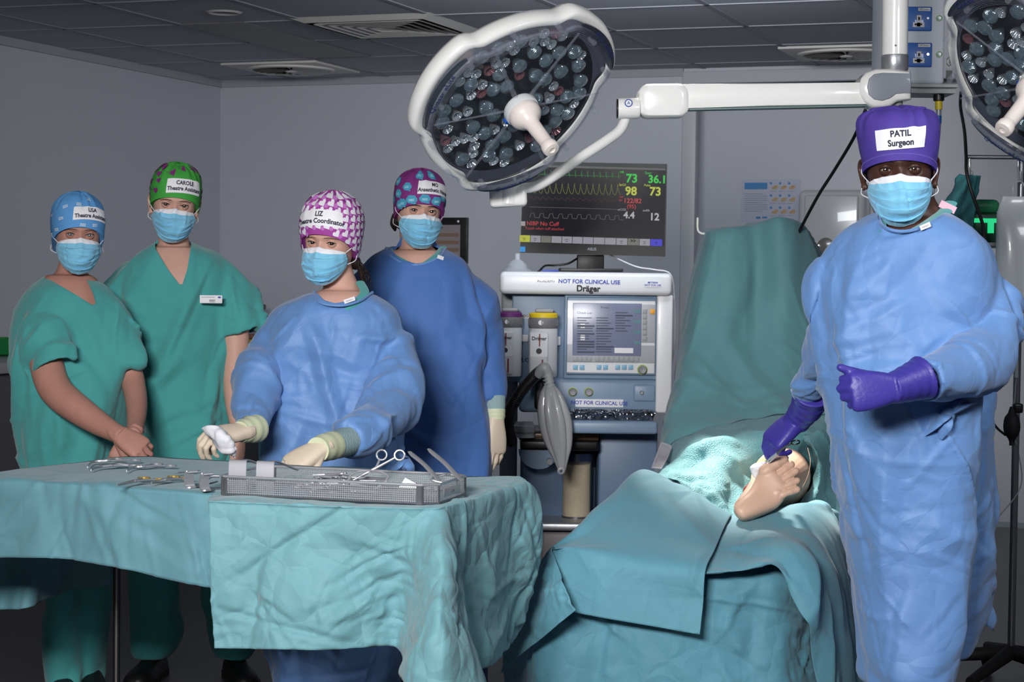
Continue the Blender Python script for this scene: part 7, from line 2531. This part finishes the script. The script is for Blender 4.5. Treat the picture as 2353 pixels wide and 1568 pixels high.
def ringed_tool(name, pts, jt, r1p, r2p, label, handle, group=None, rad=0.0105, z=ZI, Yf=None):
    pj = (lambda p, h=0.0: PZ(p[0], p[1], z + h))
    tip = [pj(p) for p in pts]
    J = pj(jt, 0.002)
    R1, R2 = pj(r1p, .004), pj(r2p, .002)
    t = thing(name, label, 'surgical tool', ((J.x, J.y, ZT)), 0, group)
    m = MB()
    for o in (0.0, 0.0022):
        q = [p + Vector((0, o * 0.6, o)) for p in tip] + [J + Vector((0, 0, o))]
        rr = list(np.linspace(.0016, .0036, len(q)))
        m.tube(q, rr, 10, sub=5, flat=0.8)
    obj('jaws', m, M_('brushed_steel'), t)
    m = MB(); m.sphere((J.x, J.y, J.z + .001), (.006, .005, .0035), 12); obj('box_joint', m, M_('steel'), t)
    for R_ in (R1, R2):
        d = (R_ - J).normalized()
        m = MB(); m.tube([J, J.lerp(R_ - d * rad, .5) + Vector((0, .002, .001)), R_ - d * rad], [.0032, .0026, .0022], 10, sub=4)
        sh = obj('shank', m, M_('brushed_steel'), t)
        m = MB()
        m.tube([R_ + Vector((1.35 * rad * math.cos(a), 1.0 * rad * math.sin(a), 0)) for a in np.linspace(0, 2 * PI, 26)], .0021, 8, caps=False)
        obj('finger_ring', m, handle, sh)
    return t


ringed_tool('artery_forceps', [(201, 1075), (207, 1067), (216, 1062)], (250, 1060), (270, 1055), (311, 1058), 'curved steel artery forceps, topmost of the three at the far left of the table', M_('steel'))
ringed_tool('artery_forceps', [(209, 1082), (218, 1077), (232, 1074)], (256, 1071), (276, 1067), (308, 1070), 'curved steel artery forceps just below the topmost pair at the far left', M_('steel'))
ringed_tool('artery_forceps', [(291, 1084), (298, 1079), (310, 1075)], (330, 1073), (360, 1067), (392, 1071), 'curved steel artery forceps right of the other two on the table', M_('steel'))
ringed_tool('needle_holder', [(269, 1117), (285, 1113)], (308, 1107), (331, 1099), (367, 1102), 'gold ringed needle holder, left one of the two on the table', M_('gold'))
ringed_tool('needle_holder', [(348, 1111), (360, 1108)], (378, 1104), (399, 1096), (428, 1099), 'gold ringed needle holder beside the standing retractors', M_('gold'))
sc_ = thing('scalpel', 'thin steel scalpel lying behind the gold ringed needle holders', 'surgical tool', PZ(428, 1086, ZT))
m = MB(); m.tube([PZ(408, 1088, ZI), PZ(412, 1087, ZI), PZ(440, 1084, ZI), PZ(458, 1081, ZI)], [.002, .0038, .0042, .003], 10, flat=.45); obj('handle', m, M_('brushed_steel'), sc_)
m = MB(); m.tube([PZ(397, 1090, ZI), PZ(403, 1089, ZI), PZ(409, 1088, ZI)], [.0006, .003, .0028], 8, flat=.2); obj('blade', m, M_('steel'), sc_)


def ribbon(name, path, w, parent, mt, th=.0018, dvec=(0.15, 1, 0)):
    """thin metal strip with real thickness following world points, width along dvec"""
    q = crspline(A(path), 6)
    d = np.array(dvec, float); d /= np.linalg.norm(d)
    T = np.gradient(q, axis=0); T /= np.linalg.norm(T, axis=1, keepdims=True)
    N = np.cross(T, d); N /= np.linalg.norm(N, axis=1, keepdims=True)
    rings = []
    for i in range(len(q)):
        h = w / 2 if np.isscalar(w) else np.interp(i / (len(q) - 1), np.linspace(0, 1, len(w)), w) / 2
        rings.append([q[i] - d * h - N[i] * th, q[i] + d * h - N[i] * th, q[i] + d * h + N[i] * th, q[i] - d * h + N[i] * th])
    m = MB(); m.loft(rings, 0, True)
    return obj(name, m, mt, parent, 30)


for k, (x0, x1, yt, yb, lab) in enumerate(((428, 452, 1082, 1121, 'left one of two steel retractors standing left of the instrument basket'), (463, 487, 1087, 1128, 'right one of two steel retractors standing left of the instrument basket'))):
    b = PZ((x0 + x1) / 2, yb, ZT + .004)
    Y_ = b.y
    rt = thing('retractor', lab, 'surgical tool', b)
    ribbon('blade', [P(x0 + 16, yt + 5, Y_), P(x0 + 13, yt + 1, Y_), P(x0 + 8, yt + 4, Y_), P(x0 + 6, yt + 14, Y_), P(x0 + 7, yb - 8, Y_), P(x0 + 12, yb - 1, Y_), P(x0 + 20, yb - 1, Y_)], .026, rt, M_('steel'), dvec=(0.72, 0.69, 0))
    m = MB(); m.tube([P(x0 + 22, yb - 2, Y_), P(x0 + 50, yb - 8, Y_ + .01), P(x0 + 72, yb - 14, Y_ + .02)], .003, 10, sub=4, flat=.6); m.tube([P(x0 + 50, yb - 20, Y_ + .03), P(x0 + 60, yb - 26, Y_ + .03), P(x0 + 76, yb - 26, Y_ + .03)], .003, 10, sub=4); obj('handle', m, M_('dark_steel'), rt)

# ------------------------------------------------------------------ wire mesh instrument basket
ZB = ZT + 0.008
pA, pC, pD, pE = PZ(505, 1139, ZB), PZ(1000, 1163, ZB), PZ(1005, 1160, ZB), PZ(1077, 1131, ZB)
bx = (pC - pA).normalized()
by = Vector((-bx.y, bx.x, 0))
LX = (pC - pA).length
LY = 0.245
HB_ = 0.044
TB = Matrix(((bx.x, by.x, 0, pA.x), (bx.y, by.y, 0, pA.y), (0, 0, 1, pA.z), (0, 0, 0, 1)))


def perf(name, ax0, ax1, pitch=0.0046, hole=0.62):
    if name in MATS:
        return MATS[name]
    m = mat(name, (190, 192, 198), 0.3, 0.65)
    nt = m.node_tree
    b = nt.nodes['Principled BSDF']
    tc = nt.nodes.new('ShaderNodeTexCoord')
    sp = nt.nodes.new('ShaderNodeSeparateXYZ')
    nt.links.new(tc.outputs['Object'], sp.inputs[0])
    outs = []
    for a in (ax0, ax1):
        d = nt.nodes.new('ShaderNodeMath'); d.operation = 'DIVIDE'; d.inputs[1].default_value = pitch
        nt.links.new(sp.outputs[a], d.inputs[0])
        f = nt.nodes.new('ShaderNodeMath'); f.operation = 'FRACT'; nt.links.new(d.outputs[0], f.inputs[0])
        s_ = nt.nodes.new('ShaderNodeMath'); s_.operation = 'LESS_THAN'; s_.inputs[1].default_value = hole
        nt.links.new(f.outputs[0], s_.inputs[0]); outs.append(s_)
    mu = nt.nodes.new('ShaderNodeMath'); mu.operation = 'MULTIPLY'
    nt.links.new(outs[0].outputs[0], mu.inputs[0]); nt.links.new(outs[1].outputs[0], mu.inputs[1])
    inv = nt.nodes.new('ShaderNodeMath'); inv.operation = 'SUBTRACT'; inv.inputs[0].default_value = 1
    nt.links.new(mu.outputs[0], inv.inputs[1])
    nt.links.new(inv.outputs[0], b.inputs['Alpha'])
    return m


bk = thing('instrument_basket', 'perforated steel instrument basket full of tools on the right half of the table', 'basket', mtx=TB)
ch = 0.03
outl = [(ch * .4, 0), (LX - ch, 0), (LX, ch * .8), (LX, LY - ch), (LX - ch, LY), (ch, LY), (0, LY - ch), (0, ch * .4)]


def wall(m, p, q, z0, z1, mi=0):
    m.add([TB @ Vector((p[0], p[1], z0)), TB @ Vector((q[0], q[1], z0)), TB @ Vector((q[0], q[1], z1)), TB @ Vector((p[0], p[1], z1))], [(0, 1, 2, 3)], mi)


m = MB()
for i in range(8):
    p, q = outl[i], outl[(i + 1) % 8]
    wall(m, p, q, 0.003, HB_ - .004, 0 if abs(q[1] - p[1]) < abs(q[0] - p[0]) or abs(q[1] - p[1]) < 1e-6 else 1)
obj('perforated_sides', m, [perf('perf_long', 0, 2), perf('perf_short', 1, 2)], bk, smooth=False)
m = MB(); m.add([TB @ Vector((x, y, .002)) for x, y in outl], [tuple(range(8))]); obj('perforated_floor', m, perf('perf_floor', 0, 1), bk, smooth=False)
m = MB()
loop = [TB @ Vector((x, y, HB_)) for x, y in outl]
for i in range(8):
    a, b = loop[i], loop[(i + 1) % 8]
    m.tube([a, b], .0032, 10); m.sphere(tuple(a), .0032, 8)
obj('top_rim', m, M_('steel'), bk)
m = MB()
loop = [TB @ Vector((x, y, .003)) for x, y in outl]
for i in range(8):
    m.tube([loop[i], loop[(i + 1) % 8]], .0022, 8)
for x, y in outl:
    c = TB @ Vector((x, y, 0)); m.tube([c, c + Vector((0, 0, HB_))], .0026, 8)
for x in (0.012, LX - ch - .008):
    c = TB @ Vector((x, -.0005, 0)); m.box((x - .006, -.001, 0), (x + .006, .001, HB_), 0, TB)
obj('corner_posts', m, M_('dark_steel'), bk)
m = MB()
for s in (0.0008,):
    m.box((LX, ch + .03, .012), (LX + s, LY - ch - .04, .030), 0, TB, bev=.0002)
m.text('U14', .010, 1, frame(TB @ Vector((LX + .0014, LY * .5, .021)), by, Vector((0, 0, 1))))
obj('end_plate', m, [M_('brushed_steel'), M_('ink_black')], bk)
# drop handle at the right end
m = MB()
m.tube([TB @ Vector((LX - .004, LY * .25, HB_)), TB @ Vector((LX - .030, LY * .25, HB_ + .006)), TB @ Vector((LX - .036, LY * .5, HB_ + .008)), TB @ Vector((LX - .030, LY * .75, HB_ + .006)), TB @ Vector((LX - .004, LY * .75, HB_))], .0028, 10, sub=5)
obj('end_handle', m, M_('steel'), bk)


def BK(x, y, z):
    return TB @ Vector((x, y, z))


zf = .012
# broad blades standing at the left end
for k, (u, lab) in enumerate(((.012, 'left one of two broad bright retractor blades standing in the basket'), (.080, 'right one of two broad bright retractor blades standing in the basket'))):
    t = thing('broad_retractor', lab, 'surgical tool', BK(u + .02, .03, 0))
    c0 = BK(u + .022, .022, 0)
    ribbon('blade', [c0 + Vector((0, .018, .077)), c0 + Vector((0, .004, .077)), c0 + Vector((0, -.002, .060)), c0 + Vector((0, -.004, .040)), c0 + Vector((0, .0, .018)), c0 + Vector((0, .008, .004))], .043, t, mat('polished_steel', (206, 208, 214), 0.32, 0.6), th=.0014, dvec=(bx.x, bx.y, 0))
    m = MB(); e = BK(u + .075, .10, .034); m.tube([c0 + Vector((0, .018, .076)), c0 + Vector((.02, .05, .074)), BK(u + .06, .12, .052)], [.006, .007, .006], 10, sub=4, flat=.35); obj('shank', m, M_('brushed_steel'), t)


def tool_in_basket(name, a, j, r1p, r2p, label, mt=M_('steel'), rad=.0105, group=None, upright=False):
    A_, J, R1, R2 = BK(*a), BK(*j), BK(*r1p), BK(*r2p)
    t = thing(name, label, 'surgical tool', BK(j[0], j[1], 0), 0, group)
    m = MB(); m.tube([A_, A_.lerp(J, .5), J], [.0014, .003, .004], 8, sub=3); m.tube([A_ + Vector((0, .002, .001)), J], [.0014, .0035], 8); obj('jaws', m, mt, t)
    for R_ in (R1, R2):
        d = (R_ - J).normalized()
        m = MB(); m.tube([J, R_ - d * rad], [.003, .0024], 8); s_ = obj('shank', m, mt, t)
        m = MB()
        n1 = d; n2 = d.cross(Vector((0, -1, 0.3))).normalized() if upright else d.cross(Vector((0, 0, 1))).normalized()
        m.tube([R_ + n1 * rad * math.cos(q) + n2 * rad * math.sin(q) for q in np.linspace(0, 2 * PI, 24)], .0022, 8, caps=False)
        obj('finger_ring', m, mt, s_)
    return t


rs = random.Random(7)
for k in range(14):
    x0 = .20 + .17 * rs.random(); y0 = .03 + .17 * rs.random(); z = .010 + .002 * k
    L_ = .12 + .04 * rs.random(); an = rs.uniform(-.25, .25)
    dx, dy = math.cos(an), math.sin(an)
    hx, hy = x0 - L_ * .4 * dx, y0 - L_ * .4 * dy
    sgn = 1
    x1 = min(LX - .02, x0 + L_ * .6 * dx)
    tool_in_basket('scissors' if k % 3 == 0 else 'artery_forceps', (x1, y0 + L_ * .5 * dy, z), (x0, y0, z), (max(.1, hx), min(.225, max(.02, hy + .015)), z + .002), (max(.1, hx + .006), min(.225, max(.02, hy - .014)), z + .001),
                   'steel ringed tool lying in the pile inside the basket', group='tools piled inside the basket')
tool_in_basket('scissors', (.255, .10, .02), (.325, .14, .062), (.335, .15, .092), (.375, .16, .092), 'steel scissors standing up out of the basket with both finger rings showing', rad=.0115, upright=True)
tool_in_basket('towel_clip', (.19, .09, .045), (.215, .10, .046), (.262, .09, .052), (.268, .10, .044), 'steel clip with bunched rings above the basket front rim', rad=.010)
t = thing('curved_wire_retractor', 'looped steel wire retractor in the middle of the basket', 'surgical tool', BK(.31, .08, 0))
m = MB(); m.tube([BK(.285, .06, .03), BK(.290, .075, .052), BK(.315, .09, .060), BK(.35, .09, .060), BK(.375, .085, .050), BK(.36, .07, .03), BK(.345, .06, .02)], .0024, 10, sub=6); obj('loop', m, M_('steel'), t)
for k, (a, b) in enumerate((((.395, .17, .100), (.500, .08, .045)), ((.435, .19, .106), (.545, .10, .045)))):
    t = thing('tissue_forceps', 'steel tweezers leaning on the right rim of the basket, %s one' % ('left' if k == 0 else 'right'), 'surgical tool', BK(b[0], b[1], 0))
    for dy in (0, .010):
        p0, p1 = BK(a[0], a[1] + dy * .2, a[2]), BK(b[0], b[1] + dy, b[2])
        m = MB(); m.tube([p0, p0.lerp(p1, .15), p0.lerp(p1, .5) + Vector((0, 0, .003)), p0.lerp(p1, .8), p1], [.0045, .0075, .0062, .0055, .002], 10, sub=4, flat=.3); obj('arm', m, M_('steel'), t)
m = MB(); q = [BK(.415, .04, .030), BK(.46, .035, .030), BK(.47, .05, .034), BK(.425, .06, .052)]
m.add([tuple(p) for p in q] + [tuple(p + Vector((0, .003, -.004))) for p in q], [(0, 1, 2, 3), (7, 6, 5, 4), (0, 4, 5, 1), (1, 5, 6, 2), (2, 6, 7, 3), (3, 7, 4, 0)]); tag(obj('white_card', m, M_('label_white'), None, 30), 'small white folded card inside the basket near its right end', 'card')
m = MB(); q = [BK(.235, .12, .045), BK(.275, .13, .045), BK(.28, .13, .072), BK(.25, .125, .070)]
# gauze held by the gowned person at the table
rowsG = [[(468, 982, 5.26), (480, 979, 5.24), (497, 984, 5.23), (506, 996, 5.24)], [(484, 1002, 5.25), (497, 998, 5.22), (512, 1002, 5.21), (520, 1010, 5.23)], [(497, 1022, 5.25), (510, 1020, 5.22), (526, 1016, 5.21), (535, 1020, 5.22)], [(508, 1036, 5.25), (520, 1040, 5.23), (532, 1038, 5.22), (541, 1032, 5.23)], [(536, 1046, 5.25), (538, 1050, 5.24), (540, 1052, 5.24), (541, 1048, 5.24)]]
G = patch(rowsG, 8, 8); m = wrinkle(G, [(20, 5, .004, .01, .05)]); tag(obj('gauze_strip', m, M_('gauze_white'), None, 70, solid=.009), 'folded white gauze strip held in the cream gloved hand above the table', 'gauze')
